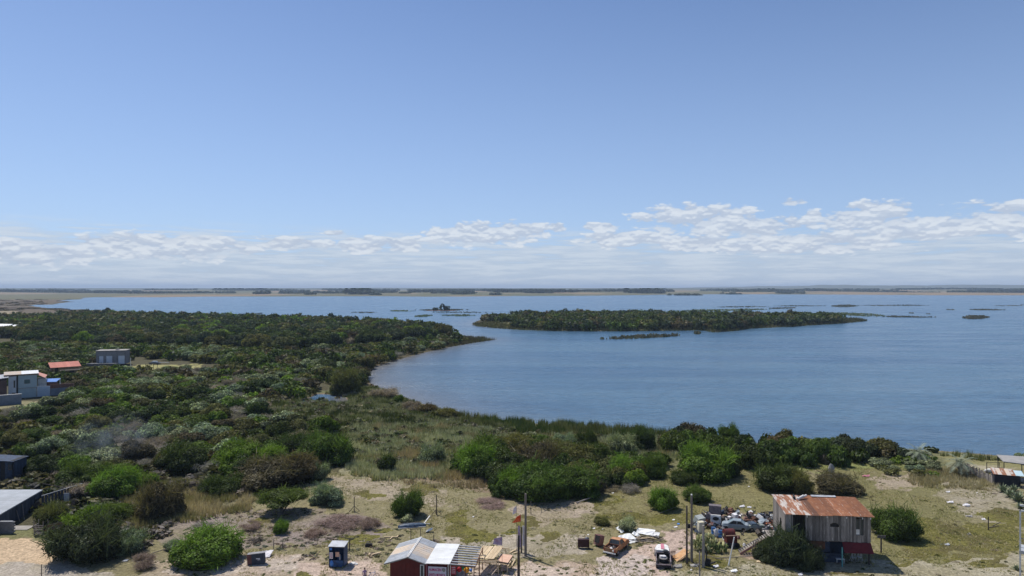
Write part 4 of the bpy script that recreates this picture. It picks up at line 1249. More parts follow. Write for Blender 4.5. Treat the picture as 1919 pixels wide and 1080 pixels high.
# door opening 0.75..2.3, arch hatch around 5.6, window 8.45..9.35
plank_cache = {}


def plank(parent, x, y, z0, z1_, w, along='x', mat=GREYWOOD, nm='plank', t=0.03):
    h = round(z1_ - z0, 1); key = (h, round(w, 2), along, nm, mat.name)
    if key not in plank_cache:
        mb = MB().box((0, 0, h / 2), (w, t, h) if along == 'x' else (t, w, h))
        me = bpy.data.meshes.new(nm); me.from_pydata(mb.v, [], mb.f); me.materials.append(mat)
        plank_cache[key] = me
    o = link(nm, plank_cache[key], parent, (x, y, z0))
    o.scale = (1, 1, (z1_ - z0) / h)
    return o
x = 0.0
while x < SW - 0.05:
    w = rnd.choice((0.16, 0.2, 0.24)); w = min(w, SW - x)
    c = x + w / 2; yy = -0.02 + rnd.uniform(-0.012, 0.012)
    lo = z1 - rnd.uniform(0.0, 0.12); hi = zf - 0.02
    if 0.8 < c < 2.35:
        pass
    elif 8.0 < c < 9.0:
        plank(shack, c, yy, lo, z1 + 0.75, w - 0.015); plank(shack, c, yy, zf - 0.22, hi, w - 0.015)
    elif 5.05 < c < 6.15:
        dz = 0.5 * math.sqrt(max(0.02, 1 - ((c - 5.6) / 0.6) ** 2))
        plank(shack, c, yy, lo, z1 + 1.65, w - 0.015); plank(shack, c, yy, z1 + 1.65 + dz, hi, w - 0.015)
    else:
        plank(shack, c, yy, lo, hi, w - 0.015, mat=DARKWOOD if rnd.random() < 0.07 else GREYWOOD)
    x += w
y = 0.0
while y < SDp - 0.05:
    w = rnd.choice((0.18, 0.22)); c = y + w / 2
    hi = zf + (zb - zf) * c / SDp - 0.05
    if not 1.6 < c < 2.2:
        plank(shack, -0.03, c, z1 - 0.1, hi, w - 0.015, 'y')
    else:
        plank(shack, -0.03, c, z1 + 1.9, hi, w - 0.015, 'y')
    plank(shack, SW + 0.03, c, z1 - 0.05, hi, w - 0.015, 'y')
    y += w
for i in range(18):
    plank(shack, 0.28 + i * (SW - .5) / 17, SDp + 0.02, z1, zb - 0.05, (SW) / 18 - 0.02)
MB().box((SW / 2, SDp / 2, z1 - 0.08), (SW - 0.1, SDp - 0.1, 0.12)).build('floor', DARKWOOD, shack)
mb = MB()
for px_, py_ in ((0.1, 0.12), (2.45, 0.12), (SW - 0.12, 0.12), (0.1, SDp - 0.1), (SW - 0.12, SDp - 0.1)):
    mb.bar((px_, py_, -0.1), (px_, py_, z1 - 0.15), 0.14)
mb.build('support_post', DARKWOOD, shack)
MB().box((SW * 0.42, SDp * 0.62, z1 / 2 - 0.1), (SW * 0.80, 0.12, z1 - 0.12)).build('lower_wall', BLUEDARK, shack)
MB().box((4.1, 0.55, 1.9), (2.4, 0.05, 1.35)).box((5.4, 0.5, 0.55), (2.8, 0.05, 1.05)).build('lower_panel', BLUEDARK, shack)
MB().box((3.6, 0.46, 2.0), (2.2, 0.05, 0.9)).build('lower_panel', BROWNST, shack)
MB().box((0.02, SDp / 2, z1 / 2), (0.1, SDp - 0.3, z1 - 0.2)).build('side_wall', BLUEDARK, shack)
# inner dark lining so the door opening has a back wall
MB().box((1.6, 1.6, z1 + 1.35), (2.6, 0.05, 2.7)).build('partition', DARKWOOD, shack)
# awning of dark red canvas
aw = MB().sheet((6.5, -0.75, 1.62), (9.8, -0.75, 1.62), (9.7, -0.08, 2.66), (6.45, -0.08, 2.66), 0.03, 6, 3, warp=0.03).build('awning', DARKRED, shack)
mb = MB().bar((6.2, -0.8, 0.0), (6.2, -0.8, 2.3), 0.12)
mb.build('awning_post', TEAL, shack)
# sloping door hatch, arch lining, window
mb = MB(); seg = 10
pts = [(5.6 + 0.56 * math.cos(math.pi * i / seg), 0.03, z1 + 1.66 + 0.48 * math.sin(math.pi * i / seg)) for i in range(seg + 1)]
pts2 = [(p[0], 0.08, p[2]) for p in pts]
mb.add(pts + pts2, [tuple(range(seg + 1)), tuple(reversed(range(seg + 1, 2 * seg + 2)))])
mb.build('arch_window', BLACK, shack)
wf = MB().bar((8.0, -0.05, z1 + 0.72), (8.0, -0.05, zf - 0.2), 0.07).bar((9.02, -0.05, z1 + 0.72), (9.02, -0.05, zf - 0.2), 0.07).bar((7.96, -0.05, z1 + 0.74), (9.06, -0.05, z1 + 0.74), 0.07).bar((8.5, -0.03, z1 + 0.75), (8.5, -0.03, zf - 0.2), 0.05).build('window', GREYWOOD, shack)
MB().box((8.5, 0.05, z1 + 1.7), (0.95, 0.03, 1.9)).build('pane', GLASS, wf)
MB().box((8.25, -0.0, z1 + 1.15), (0.42, 0.03, 0.6)).build('shutter', WHITEPAINT, wf)
dr = MB().bar((0.78, -0.05, z1), (0.78, -0.05, zf - 0.1), 0.09).bar((2.38, -0.05, z1), (2.38, -0.05, zf - 0.1), 0.09).build('door_frame', GREYWOOD, shack)
# roof sheets, corrugated, laid side by side with small lifts
nsh = 13
for i in range(nsh):
    x0 = -0.15 + i * (SW + 0.45) / nsh; x1_ = x0 + (SW + 0.45) / nsh + 0.03
    front = -0.38 - (0.14 if i in (3, 4, 5) else 0) + rnd.uniform(-0.05, 0.05); dz = 0.02 * (i % 2) + rnd.uniform(0, 0.015)
    back = SDp + 0.25 + rnd.uniform(-0.06, 0.1)
    sl = (zb - zf) / SDp
    mt = RUSTPALE if i in (0, 1, 2, 3) else RUST
    if i == 4: mt = BROWNST
    MB().sheet((x0, front, zf + 0.06 + dz + front * sl), (x1_, front, zf + 0.06 + dz + front * sl), (x1_, back, zf + 0.06 + dz + back * sl), (x0, back, zf + 0.06 + dz + back * sl), 0.012, nv=3, wave=0.022, waves=7).build('roof_sheet', mt, shack)
for xx in (3.1, 5.3, 6.35, 7.5, 8.55):
    MB().bar((xx, -0.3, zf + 0.11), (xx + 0.03, SDp, zb + 0.07), 0.03, 0.02).build('roof_batten', RUSTPALE, shack)
MB().sheet((4.6, SDp - 0.25, zb + 0.14), (7.6, SDp - 0.2, zb + 0.14), (7.6, SDp + 0.2, zb + 0.22), (4.6, SDp + 0.2, zb + 0.22), 0.03, warp=0.02, nu=6).build('ridge_strip', ZINC, shack)
MB().bar((-0.02, -0.25, zf - 0.02), (-0.02, SDp + 0.1, zb + 0.02), 0.06, 0.16).build('verge_board', GREYWOOD, shack)
for k, xx in enumerate((2.4, 4.7, 6.9, 8.7, 9.6)):
    MB().blob((xx, -0.25, zf - 0.2), (0.08, 0.06, 0.12), 7, 5, k).build('rafter_end', WHITEPAINT, shack)
M4 = Matrix.Translation(SH) @ Matrix.Rotation(rad(-6), 4, 'Z')


def on_shack(x, y, z): return M4 @ Vector((x, y, z))
for k, (xx, yy, rz, lab) in enumerate(((3.0, 4.2, 0.5, "left pale tube lying on the shack's roof edge"), (3.35, 4.4, 0.35, "right pale tube lying on the shack's roof edge"), (2.3, 4.6, 1.2, "dark small bundle on the shack's roof edge"))):
    p = on_shack(xx, yy, zf + (zb - zf) * yy / SDp + 0.24)
    o = one(MB().tube((-0.55, 0, 0), (0.55, 0, 0.25 if k < 2 else 0.05), 0.13, 0.13, 9), 'roof_tube' if k < 2 else 'roof_bundle', WHITEPAINT if k < 2 else BLACK, lab, 'tube' if k < 2 else 'bundle', loc=p, rot=(0, 0, rz))
# landing and outside stairs on the left
st = empty('outside_stairs', G(1385, 1041), 0, "open wooden stairs climbing to the shack from the left", 'stairs')
base = G(1386, 1041); topw = on_shack(-1.1, 2.0, 2.62) - base
side = Vector((-topw.y, topw.x, 0)).normalized() * 0.5
for s in (-1, 1):
    MB().bar(side * s + Vector((0, 0, 0.1)), topw + side * s, 0.07, 0.26).build('stringer', PINKBOX if s < 0 else GREYWOOD, st)
for k in range(15):
    t = (k + 0.5) / 15
    p = topw * t + Vector((0, 0, 0.14))
    MB().bar(p - side, p + side, 0.24, 0.05).build('tread', GREYWOOD, st)
lp = empty('landing', on_shack(-1.1, 2.0, 0), rad(-6), "plank landing between the stairs and the shack's side door", 'landing')
for k in range(7): MB().box((0.0 + k * 0.17 - 0.5, 0, 2.66), (0.15, 2.2, 0.04)).build('board', GREYWOOD, lp)
mb = MB()
for sx in (-0.5, 0.55):
    for sy in (-0.9, 0.9): mb.bar((sx, sy, -0.2), (sx, sy, 2.62), 0.1)
mb.build('leg', DARKWOOD, lp)
MB().box((0, 0.2, 1.2), (1.0, 1.6, 2.2)).build('store_box', BROWNBOX, lp)
one(MB().bar((0, 0, 0), (0.3, 0, 1.9), 0.1).bar((0.05, 0, 1.9), (-0.25, 0, 0.2), 0.08), 'sawhorse', POLEWOOD, "pale trestle leaning under the outside stairs", 'trestle', loc=G(1412, 1046))
# things at the foot of the shack
ch = empty('metal_chair', G(1600, 1056), 0.2, "pale tubular chair frames in the shade under the red awning", 'chair')
mb = MB()
for dx in (0, 0.85):
    for q in (((-.3 + dx, 0, 0), (-.15 + dx, 0, 1.0)), ((.3 + dx, 0, 0), (.15 + dx, 0, 1.0)), ((-.3 + dx, .4, 0), (-.15 + dx, .1, 1.0)), ((.3 + dx, .4, 0), (.15 + dx, .1, 1.0)), ((-.15 + dx, 0, 1.0), (.15 + dx, 0, 1.0)), ((-.25 + dx, 0, .45), (.25 + dx, 0, .45))):
        mb.tube(q[0], q[1], 0.022, n=6)
mb.build('frame', WHITEPAINT, ch)
MB().box((0.0, 0.2, 0.45), (0.45, 0.4, 0.04)).box((0.85, 0.2, 0.45), (0.45, 0.4, 0.04)).build('seat', STEEL, ch)
bt = empty('white_bench', G(1574, 1058), -0.1, "white wooden bench beside the teal awning post", 'bench')
MB().box((0, 0, 0.5), (0.95, 0.4, 0.06)).build('seat', WHITEPAINT, bt)
MB().box((0, 0.2, 0.78), (0.95, 0.04, 0.2)).build('backrest', WHITEPAINT, bt)
for s in (-.4, .4): MB().bar((s, -.15, 0), (s, -.15, .48), .06).bar((s, .18, 0), (s, .2, .85), .06).build('leg', WHITEPAINT, bt)
one(MB().tube((0, 0, 0), (0, 0, 0.95), 0.07, 0.06, 8), 'short_post', WHITEPAINT, "short white post in front of the shack's shaded ground floor", 'post', loc=G(1545, 1055))
sg = empty('board_sign', G(1651, 1040), 0, "plank sign on a dark post right of the shack", 'sign')
MB().bar((0, 0, -.2), (0, 0, 1.9), 0.14).build('post', DARKWOOD, sg)
MB().box((0, -0.09, 2.05), (1.05, 0.05, 0.34)).build('board', GREYWOOD, sg)
one(MB().blob((0, 0, 0.8), (0.55, 0.45, 0.95), 9, 7, 3, 0.12), 'boulder', CONCRETE, "grey upright lump behind the brownish bush", 'boulder', loc=G(1558, 890))

# ================= red shop with gabled sheet roof
rz = rad(-6.6)
ox, oy = at(727, 1101)
shop = empty('red_shop', (-13.45, 75.3, gz(-13.45, 75.3)), rz, "small red shop with a gabled sheet roof at the bottom edge", 'shop')
WG, LG, he, hr = 4.1, 5.4, 2.62, 3.28


def wallprism(mb, x0, x1, y0, y1, h):
    mb.box(((x0 + x1) / 2, (y0 + y1) / 2, h / 2), (x1 - x0, y1 - y0, h))
mb = MB()
mb.add([(0, 0, 0), (WG, 0, 0), (WG, 0, he), (WG / 2, 0, hr - 0.04), (0, 0, he), (0, LG, 0), (WG, LG, 0), (WG, LG, he), (WG / 2, LG, hr - 0.04), (0, LG, he)],
       [(0, 1, 2, 3, 4), (5, 9, 8, 7, 6), (0, 4, 9, 5), (1, 6, 7, 2)])
mb.build('wall', REDWALL, shop)
for k in range(8): MB().box((0.25 + k * 0.5, -0.012, he / 2), (0.02, 0.02, he - 0.2)).build('wall_batten', REDWALL, shop)
sl = (hr - he) / (WG / 2)
for side_, xa, xb in ((0, -0.62, WG / 2), (1, WG + 0.05, WG / 2)):
    za = hr - sl * abs(WG / 2 - xa)
    cuts = [(-0.3, 0.95, ZINC), (0.93, 2.0, ZINC if side_ == 0 else ZINCBEIGE), (1.98, 4.1, ZINCBEIGE), (4.08, LG + 0.3, ZINC)]
    for k, (ya, yb, mt) in enumerate(cuts):
        up = 0.015 * (k % 2)
        if side_ == 0: MB().sheet((xa, ya, za + up), (xb, ya, hr + up), (xb, yb, hr + up), (xa, yb, za + up), 0.015, nv=2, nu=3, warp=0.012, seed=k).build('roof_sheet', mt, shop)
        else: MB().sheet((xb, ya, hr + up), (xa, ya, za + up), (xa, yb, za + up), (xb, yb, hr + up), 0.015, nv=2, nu=3, warp=0.012, seed=k + 9).build('roof_sheet', mt, shop)
        for j in range(4):
            yy = ya + 0.15 + j * (yb - ya - 0.2) / 4
            MB().bar((xa, yy, za + up + 0.02), (xb, yy, hr + up + 0.02), 0.035, 0.02).build('sheet_rib', mt, shop)
MB().bar((WG / 2 - 0.07, -0.32, hr + 0.035), (WG / 2 - 0.07, LG + 0.32, hr + 0.035), 0.09, 0.04).bar((WG / 2 + 0.07, -0.32, hr + 0.035), (WG / 2 + 0.07, LG + 0.32, hr + 0.035), 0.09, 0.04).build('ridge_cap', WHITEPAINT, shop)
MB().bar((-0.6, -0.26, hr - sl * 2.65 - 0.08), (WG / 2, -0.26, hr - 0.06), 0.05, 0.12).bar((WG / 2, -0.26, hr - 0.06), (WG, -0.26, he - 0.07), 0.05, 0.12).build('barge_board', STEEL, shop)
wn = MB().box((WG - 0.48, -0.03, 1.75), (0.46, 0.06, 1.36)).build('window', WHITEPAINT, shop)
MB().box((WG - 0.48, -0.075, 1.75), (0.24, 0.03, 1.14)).build('pane', GLASS, wn)
MB().box((WG + 0.06, -0.03, he / 2), (0.07, 0.08, he)).build('corner_trim', PINK, shop)
# flat annex under the white sheets
XA, XB = WG + 0.1, WG + 2.55
MB().box(((XA + XB) / 2, LG / 2 - 0.05, 1.3), (XB - XA - 0.1, LG - 0.3, 2.6)).build('annex_wall', REDWALL, shop)
MB().box((XB - 0.12, -0.0, 1.3), (0.09, 0.1, 2.6)).box((XB + 0.12, -0.02, 1.3), (0.06, 0.1, 2.6)).build('annex_trim', WHITEPAINT, shop)
for k in range(4):
    ya = -0.35 + k * 1.45
    MB().sheet((XA - 0.15, ya, 2.70 + 0.01 * (k % 2)), (XB + 0.1, ya, 2.74 + 0.01 * (k % 2)), (XB + 0.1, ya + 1.5, 2.74 + 0.01 * (k % 2)), (XA - 0.15, ya + 1.5, 2.70 + 0.01 * (k % 2)), 0.014, nv=1, nu=1).build('white_roof_sheet', WHITESHEET, shop)
    for j in range(4):
        MB().bar((XA - 0.14, ya + 0.12 + j * 0.36, 2.725), (XB + 0.09, ya + 0.12 + j * 0.36, 2.765), 0.03, 0.02).build('sheet_rib', WHITESHEET, shop)
MB().bar((XB + 0.12, -0.36, 2.72), (XB + 0.12, LG + 0.1, 2.72), 0.03, 0.1).build('roof_edge', STEEL, shop)
# sign with its lettering
sgn = MB().box((XA + 1.15, -0.16, 1.45), (2.02, 0.04, 1.75)).build('shop_sign', SIGNM, shop)


def lettering(txt, size, loc, mat, parent, rot=(rad(90), 0, 0), name='lettering', width=None):
    cu = bpy.data.curves.new(name, 'FONT'); cu.body = txt; cu.size = size; cu.extrude = 0.006; cu.offset = size * 0.018
    cu.align_x = 'CENTER'
    tmp = bpy.data.objects.new(name, cu); COL.objects.link(tmp)
    dg = bpy.context.evaluated_depsgraph_get()
    me = bpy.data.meshes.new_from_object(tmp.evaluated_get(dg))
    bpy.data.objects.remove(tmp)
    me.materials.clear(); me.materials.append(mat)
    o = link(name, me, parent, loc, rot)
    if width:
        xs = [v.co.x for v in me.vertices]; o.scale = (width / (max(xs) - min(xs)), 1, 1)
    return o
lettering("ALMACEN", 0.42, (XA + 0.92, -0.19, 1.86), LILAC, sgn, width=1.38)
lettering("SANTA MONICA", 0.42, (XA + 1.12, -0.19, 1.30), LILAC, sgn, width=1.82)
MB().blob((XA + 1.86, -0.19, 2.02), (0.2, 0.012, 0.2), 12, 6, 2, 0.1).build('emblem', STEEL, sgn)
pst = MB().box((XB + 0.42, 0.2, 1.9), (0.55, 0.03, 0.95)).build('poster', POSTER, shop)
for k in range(4): MB().box((XB + 0.42, 0.175, 2.2 - k * 0.2), (0.4, 0.012, 0.06)).build('print_line', PALECLOTH, pst)
# beams of the unfinished porch
porch = empty('porch_frame', (-13.45, 75.3, gz(-13.45, 75.3)), rz, "porch frame of bare grey beams between the red shop and the fresh planks", 'porch')
for k in range(9):
    yy = -0.25 + k * 0.66
    MB().bar((XB + 0.16, yy, 2.72), (XB + 2.95 - 0.03 * k, yy + 0.02, 2.62), 0.14, 0.10).build('beam', ZINC, porch)
for k, (xx, yy) in enumerate(((XB + 2.75, -0.1), (XB + 3.1, 1.2), (XB + 2.85, 2.9), (XB + 2.85, 5.1), (XB + 1.8, -0.15))):
    MB().bar((xx, yy, 0), (xx, yy, 2.6), 0.09).build('post', BROWNST, porch)
MB().bar((XB + 2.9, -0.3, 2.53), (XB + 2.9, 5.2, 2.53), 0.08, 0.1).bar((XB + 0.2, -0.32, 2.62), (XB + 2.95, -0.32, 2.55), 0.06, 0.12).build('edge_beam', BROWNST, porch)
R6 = Matrix.Translation(Vector((-13.45, 75.3, 0))) @ Matrix.Rotation(rz, 4, 'Z')
for k, (xx, yy, zz, mt, lab, sx) in enumerate(((XB + 0.95, 0.9, 1.95, RED, "dark red inflatable ball hanging under the porch beams", .32), (XB + 1.35, 1.0, 2.05, GREEN, "green inflatable ball hanging under the porch beams", .24), (XB + 1.75, 0.9, 1.9, YELLOW, "orange yellow inflatable ball hanging under the porch beams", .34), (XB + 2.25, 0.7, 1.95, BRIGHTBLUE, "small blue toy ball hanging at the porch's right end", .17))):
    b_ = empty('hanging_ball', R6 @ Vector((xx, yy, zz)), 0, lab, 'ball', 'coloured balls hanging in the shop porch')
    MB().blob((0, 0, 0), (sx, sx, sx), 12, 9, k, 0.0).build('ball', mt, b_, smooth=True)
    MB().tube((0, 0, sx), (0, 0, 2.64 - zz), 0.01, n=5).build('cord', BLACK, b_)
# bicycles leaning at the bottom edge
def bicycle(loc, rz_, label, m1):
    b_ = empty('bicycle', loc, rz_, label, 'bicycle', 'bicycles beside the red shop')
    for s in (-0.52, 0.52):
        mb = MB(); n = 16
        for i in range(n):
            a0, a1 = 6.283 * i / n, 6.283 * (i + 1) / n
            mb.tube((s + .33 * math.cos(a0), 0, .34 + .33 * math.sin(a0)), (s + .33 * math.cos(a1), 0, .34 + .33 * math.sin(a1)), .022, n=5, caps=False)
        for i in range(6): mb.tube((s, 0, .34), (s + .31 * math.cos(i * 1.047), 0, .34 + .31 * math.sin(i * 1.047)), .006, n=4, caps=False)
        mb.build('wheel', RUBBER, b_)
    mb = MB()
    for q in (((-.52, 0, .34), (-.15, 0, .85)), ((-.52, 0, .34), (0, 0, .32)), ((0, 0, .32), (-.18, 0, .9)), ((0, 0, .32), (.35, 0, .85)), ((-.15, 0, .82), (.35, 0, .85)), ((.35, 0, .95), (.52, 0, .34))): mb.tube(q[0], q[1], .02, n=6)
    mb.build('frame', m1, b_)
    MB().tube((.33, -.28, 1.0), (.33, .28, 1.0), .016, n=6).tube((.35, 0, .9), (.33, 0, 1.0), .016, n=6).build('handlebar', STEEL, b_)
    MB().box((-.2, 0, .93), (.26, .14, .05), top=(.7, .6)).build('saddle', BLACK, b_)
    return b_
bicycle(G(757 - 60, 1092), 0.5, "bicycle with blue frame standing left of the red shop wall", BRIGHTBLUE)
# person standing at the bottom edge, only the upper body is in the picture
def person(loc, rz_, label, shirt, h=1.7):
    me = bpy.data.meshes.new('body')
    J = {'pel': (0, 0, .92, .13), 'sp': (0, .01, 1.12, .125), 'ch': (0, .015, 1.32, .15), 'nk': (0, .01, 1.47, .06), 'hd0': (0, 0, 1.55, .075), 'hd': (0, -.015, 1.63, .095), 'hd2': (0, -.01, 1.70, .07),
         'hl': (-.1, 0, .86, .095), 'kl': (-.12, -.02, .48, .06), 'al': (-.12, .03, .08, .042), 'tl': (-.13, -.12, .04, .035), 'hr': (.1, 0, .86, .095), 'kr': (.11, -.05, .48, .06), 'ar': (.12, .02, .08, .042), 'tr': (.13, -.13, .04, .035),
         'sl': (-.18, .01, 1.40, .06), 'el': (-.26, .04, 1.13, .042), 'wl': (-.22, -.14, .93, .03), 'sr': (.18, .01, 1.40, .06), 'er': (.25, .05, 1.13, .042), 'wr': (.17, -.15, 1.0, .03)}
    E = [('pel', 'sp'), ('sp', 'ch'), ('ch', 'nk'), ('nk', 'hd0'), ('hd0', 'hd'), ('hd', 'hd2'), ('pel', 'hl'), ('hl', 'kl'), ('kl', 'al'), ('al', 'tl'), ('pel', 'hr'), ('hr', 'kr'), ('kr', 'ar'), ('ar', 'tr'), ('ch', 'sl'), ('sl', 'el'), ('el', 'wl'), ('ch', 'sr'), ('sr', 'er'), ('er', 'wr')]
    for w_, s in (('wl', -1), ('wr', 1)):
        wx, wy, wz, _ = J[w_]
        J[w_ + 'p'] = (wx, wy - .05, wz - .03, .022); E.append((w_, w_ + 'p'))
        for f in range(4):
            J[w_ + 'f%d' % f] = (wx + (f - 1.5) * .018, wy - .09 - .006 * (1.5 - abs(f - 1.5)), wz - .06, .008); E.append((w_ + 'p', w_ + 'f%d' % f))
            J[w_ + 'g%d' % f] = (wx + (f - 1.5) * .019, wy - .105, wz - .10, .007); E.append((w_ + 'f%d' % f, w_ + 'g%d' % f))
        J[w_ + 't'] = (wx - s * .035, wy - .06, wz - .05, .009); E.append((w_ + 'p', w_ + 't'))
    ks = list(J); me.from_pydata([J[k][:3] for k in ks], [(ks.index(a), ks.index(b)) for a, b in E], [])
    o = bpy.data.objects.new('body', me); COL.objects.link(o)
    md = o.modifiers.new('s', 'SKIN'); o.modifiers.new('u', 'SUBSURF').levels = 2
    sk = me.skin_vertices[0].data if me.skin_vertices else None
    if sk is None:
        bpy.context.view_layer.update(); sk = me.skin_vertices[0].data if me.skin_vertices else None
    if sk is not None:
        for i, k in enumerate(ks): sk[i].radius = (J[k][3], J[k][3])
        sk[0].use_root = True
    dg = bpy.context.evaluated_depsgraph_get(); dg.update()
    m2 = bpy.data.meshes.new_from_object(o.evaluated_get(dg)); bpy.data.objects.remove(o)
    root = empty('person', loc, rz_, label, 'person')
    m2.materials.clear()
    for mt in (worn("skin", (0.42, 0.25, 0.17), (0.38, 0.22, 0.15), 5, 0.6), shirt, worn("dark_trousers", (0.05, 0.05, 0.07), (0.035, 0.035, 0.05), 5, 0.85)): m2.materials.append(mt)
    for p in m2.polygons:
        c_ = p.center; p.use_smooth = True
        p.material_index = 0 if (c_.z > 1.47 or (abs(c_.x) > .2 and c_.z < 1.22) or (c_.y < -.1 and c_.z > .8)) else (1 if c_.z > .9 else 2)
    link('body', m2, root)
    MB().blob((0, .015, 1.675), (.098, .108, .085), 12, 8, 2, .04).build('hair', worn("dark_hair", (0.03, 0.02, 0.015), (0.05, 0.035, 0.025), 9, 0.7), root, smooth=True)
    return root
person(G(683.5, 1098), 0.4, "person in a dull purple top standing at the bottom edge by the blue booth", PURPLEFL)

# fresh plank deck beside the porch
deck = empty('plank_deck', (-4.4, 78.3, gz(-4, 78)), rad(-5), "raised deck of fresh pale planks behind the porch beams", 'deck')
for g_, (gx, tilt, n) in enumerate(((0.0, 0.32, 7), (1.35, 0.28, 6))):
    for k in range(n):
        xx = gx + k * 0.18
        MB().bar((xx, 0, 1.75 + 0.02 * (k % 2)), (xx + 0.75 + 0.04 * g_, 3.3 + rnd.uniform(-.1, .15), 1.95 + rnd.uniform(-0.02, 0.03)), 0.165, 0.03).build('plank', FRESH, deck)
MB().bar((-0.3, -0.1, 1.62), (3.0, -0.1, 1.60), 0.06, 0.12).bar((-0.3, -0.35, 1.52), (2.7, -0.35, 1.5), 0.06, 0.12).bar((0.8, 3.1, 1.8), (3.8, 3.1, 1.8), 0.06, 0.1).build('joist', FRESH, deck)
for xx, yy in ((-0.2, -0.1), (2.85, -0.1), (0.9, 3.1), (3.4, 3.1)): MB().bar((xx, yy, 0), (xx, yy, 1.7), 0.08).build('leg', FRESH, deck)
pl_ = empty('plywood_deck', (-1.85, 78.7, gz(-2, 79)), rad(-8), "pinkish plywood platform at the right end of the fresh planks", 'deck')
MB().sheet((0, 0, 1.25), (1.45, -0.35, 1.25), (1.75, 1.55, 1.38), (0.35, 1.8, 1.38), 0.05, 3, 2, warp=0.015).build('top_sheet', PINKPLY, pl_)
MB().bar((0, -0.02, 1.16), (1.45, -0.37, 1.16), 0.05, 0.1).bar((1.45, -.37, 1.16), (1.75, 1.5, 1.26), 0.05, 0.1).build('rim', DARKWOOD, pl_)
for q in ((0.1, 0.1), (1.35, -0.25), (1.6, 1.3), (0.45, 1.6)): MB().bar((q[0], q[1], 0), (q[0], q[1], 1.2), 0.08).build('leg', FRESH, pl_)
grp = 'loose pale timbers beside the plank deck'
for k, (px, py, dx, dy, lab) in enumerate(((951, 1068, .5, 1.9, "left of two pale posts lying by the near dark pole"), (958, 1068, .45, 1.8, "right of two pale posts lying by the near dark pole"), (947, 1056, 0.05, .8, "short pale plank standing under the pink plywood"), (955, 1042, .9, 1.0, "pale offcut right behind the pink plywood"), (962, 1043, 1.0, .4, "second pale offcut nearest the flag pole"))):
    g = G(px, py); one(MB().bar((0, 0, .08), (dx, dy, .2), .15, .1), 'timber', FRESH, lab, 'timber', grp, loc=g)
one(MB().tube((0, 0, .12), (3.3, 0, .12), .12, n=10), 'drain_pipe', WHITEPAINT, "long grey white pipe lying below the plank deck", 'pipe', loc=G(897, 1057), rot=(0, 0, -0.12))
one(MB().box((0, 0, .3), (.8, .5, .6), top=(.8, .8)).tube((.4, 0, .2), (1.3, 0, .12), .08, n=7).tube((-.2, 0, .5), (.1, 0, .95), .05, n=6), 'black_machine', BLACK, "black machine or stove lying under the plank deck", 'machine', loc=G(920, 1053))

# ================= poles and flags
post(985, 1047, 7.6, 0.17, "tall grey wooden pole right behind the orange flag", 'utility_pole', 'pole')
p = post(972, 1088, 4.9, 0.17, "near dark wooden pole at the bottom edge, below the orange flag", 'utility_pole', 'pole', mat=DARKWOOD)
post(977, 1041, 3.2, 0.12, "short dark pole draped with purple cloth behind the near pole", 'wooden_pole', 'pole', mat=DARKWOOD)
post(995, 966, 1.9, 0.06, "thin fence post at the edge of the green turf behind the tall pole", 'fence_post')
fp = post(941, 1085, 4.5, 0.025, "thin flagpole with a faded purple banner over the planks", 'flagpole', 'flagpole', mat=STEEL)
MB().sheet((-.02, 0, 3.55), (-1.05, -.05, 3.7), (-.9, -.1, 4.35), (-.02, 0, 4.5), .012, 6, 4, warp=.05).build('flag', PURPLEFL, fp)
of = post(976, 1045, 5.0, 0.03, "flagpole with a fluttering orange red flag", 'flagpole', 'flagpole', mat=STEEL)
MB().sheet((-.02, 0, 4.1), (-1.05, -.1, 3.95), (-.45, -.1, 4.75), (-.02, 0, 4.95), .012, 6, 4, warp=.06).build('flag', ORANGEFL, of)
wf2 = post(968, 1040, 5.9, 0.025, "flagpole with a small ragged white flag behind the orange one", 'flagpole', 'flagpole', mat=STEEL)
MB().sheet((-.02, 0, 4.9), (-.5, -.05, 4.7), (-.4, -.1, 5.4), (-.02, 0, 5.8), .012, 5, 4, warp=.06).build('flag', PALECLOTH, wf2)
one(MB().sheet((0, 0, .9), (.45, 0, .8), (.4, 0, 3.3), (0, 0, 3.4), .012, 5, 8, warp=.05), 'hanging_cloth', PALECLOTH, "pale cloth hanging from a line left of the tall grey pole", 'cloth', loc=G(979, 1041))
one(MB().sheet((0, 0, 1.1), (.5, 0, 1.0), (.35, 0, 3.6), (.1, 0, 3.7), .012, 5, 8, warp=.06), 'hanging_cloth', PURPLEFL, "faded purple cloth hanging beside the near dark pole", 'cloth', loc=G(969, 1046))
post(1287, 1058, 6.9, 0.13, "left of the two tall poles by the cactus, dark and bare", 'utility_pole', 'pole', mat=DARKWOOD)
pw = post(1296, 1056, 8.0, 0.17, "taller of the two poles by the cactus, with a white cap", 'utility_pole', 'pole', cap=WHITEPAINT)
mtb = empty('meter_box', P3(1292, 987, 4.2) , 0, "small black box hung between the two tall poles", 'box')
MB().box((0, 0, 0), (.42, .25, .5)).build('case', BLACK, mtb); MB().bar((-.35, .1, .22), (.35, .1, .22), .04).build('bracket', DARKWOOD, mtb)
post(1318, 1066, 4.9, 0.18, "grey weathered pole standing in front of the cactus", 'utility_pole', 'pole', mat=GREYWOOD)
post(1311, 1086, 2.9, 0.1, "short grey post at the bottom edge below the cactus", 'fence_post', mat=GREYWOOD)
post(1364, 1066, 3.4, 0.09, "pale pole leaning to the right in front of the red machine", 'leaning_pole', 'pole', lean=(.75, 0), mat=WHITEPAINT)
one(MB().bar((0, 0, 0), (1.4, .9, .1), .2, .16).bar((.2, 0, .1), (.1, .2, 2.2), .1).box((.3, .1, .4), (.5, .4, .8), (0, .2, .3)), 'dark_scrap', BLACK, "dark upright scrap leaning against the grey weathered pole", 'scrap', loc=G(1322, 1064))
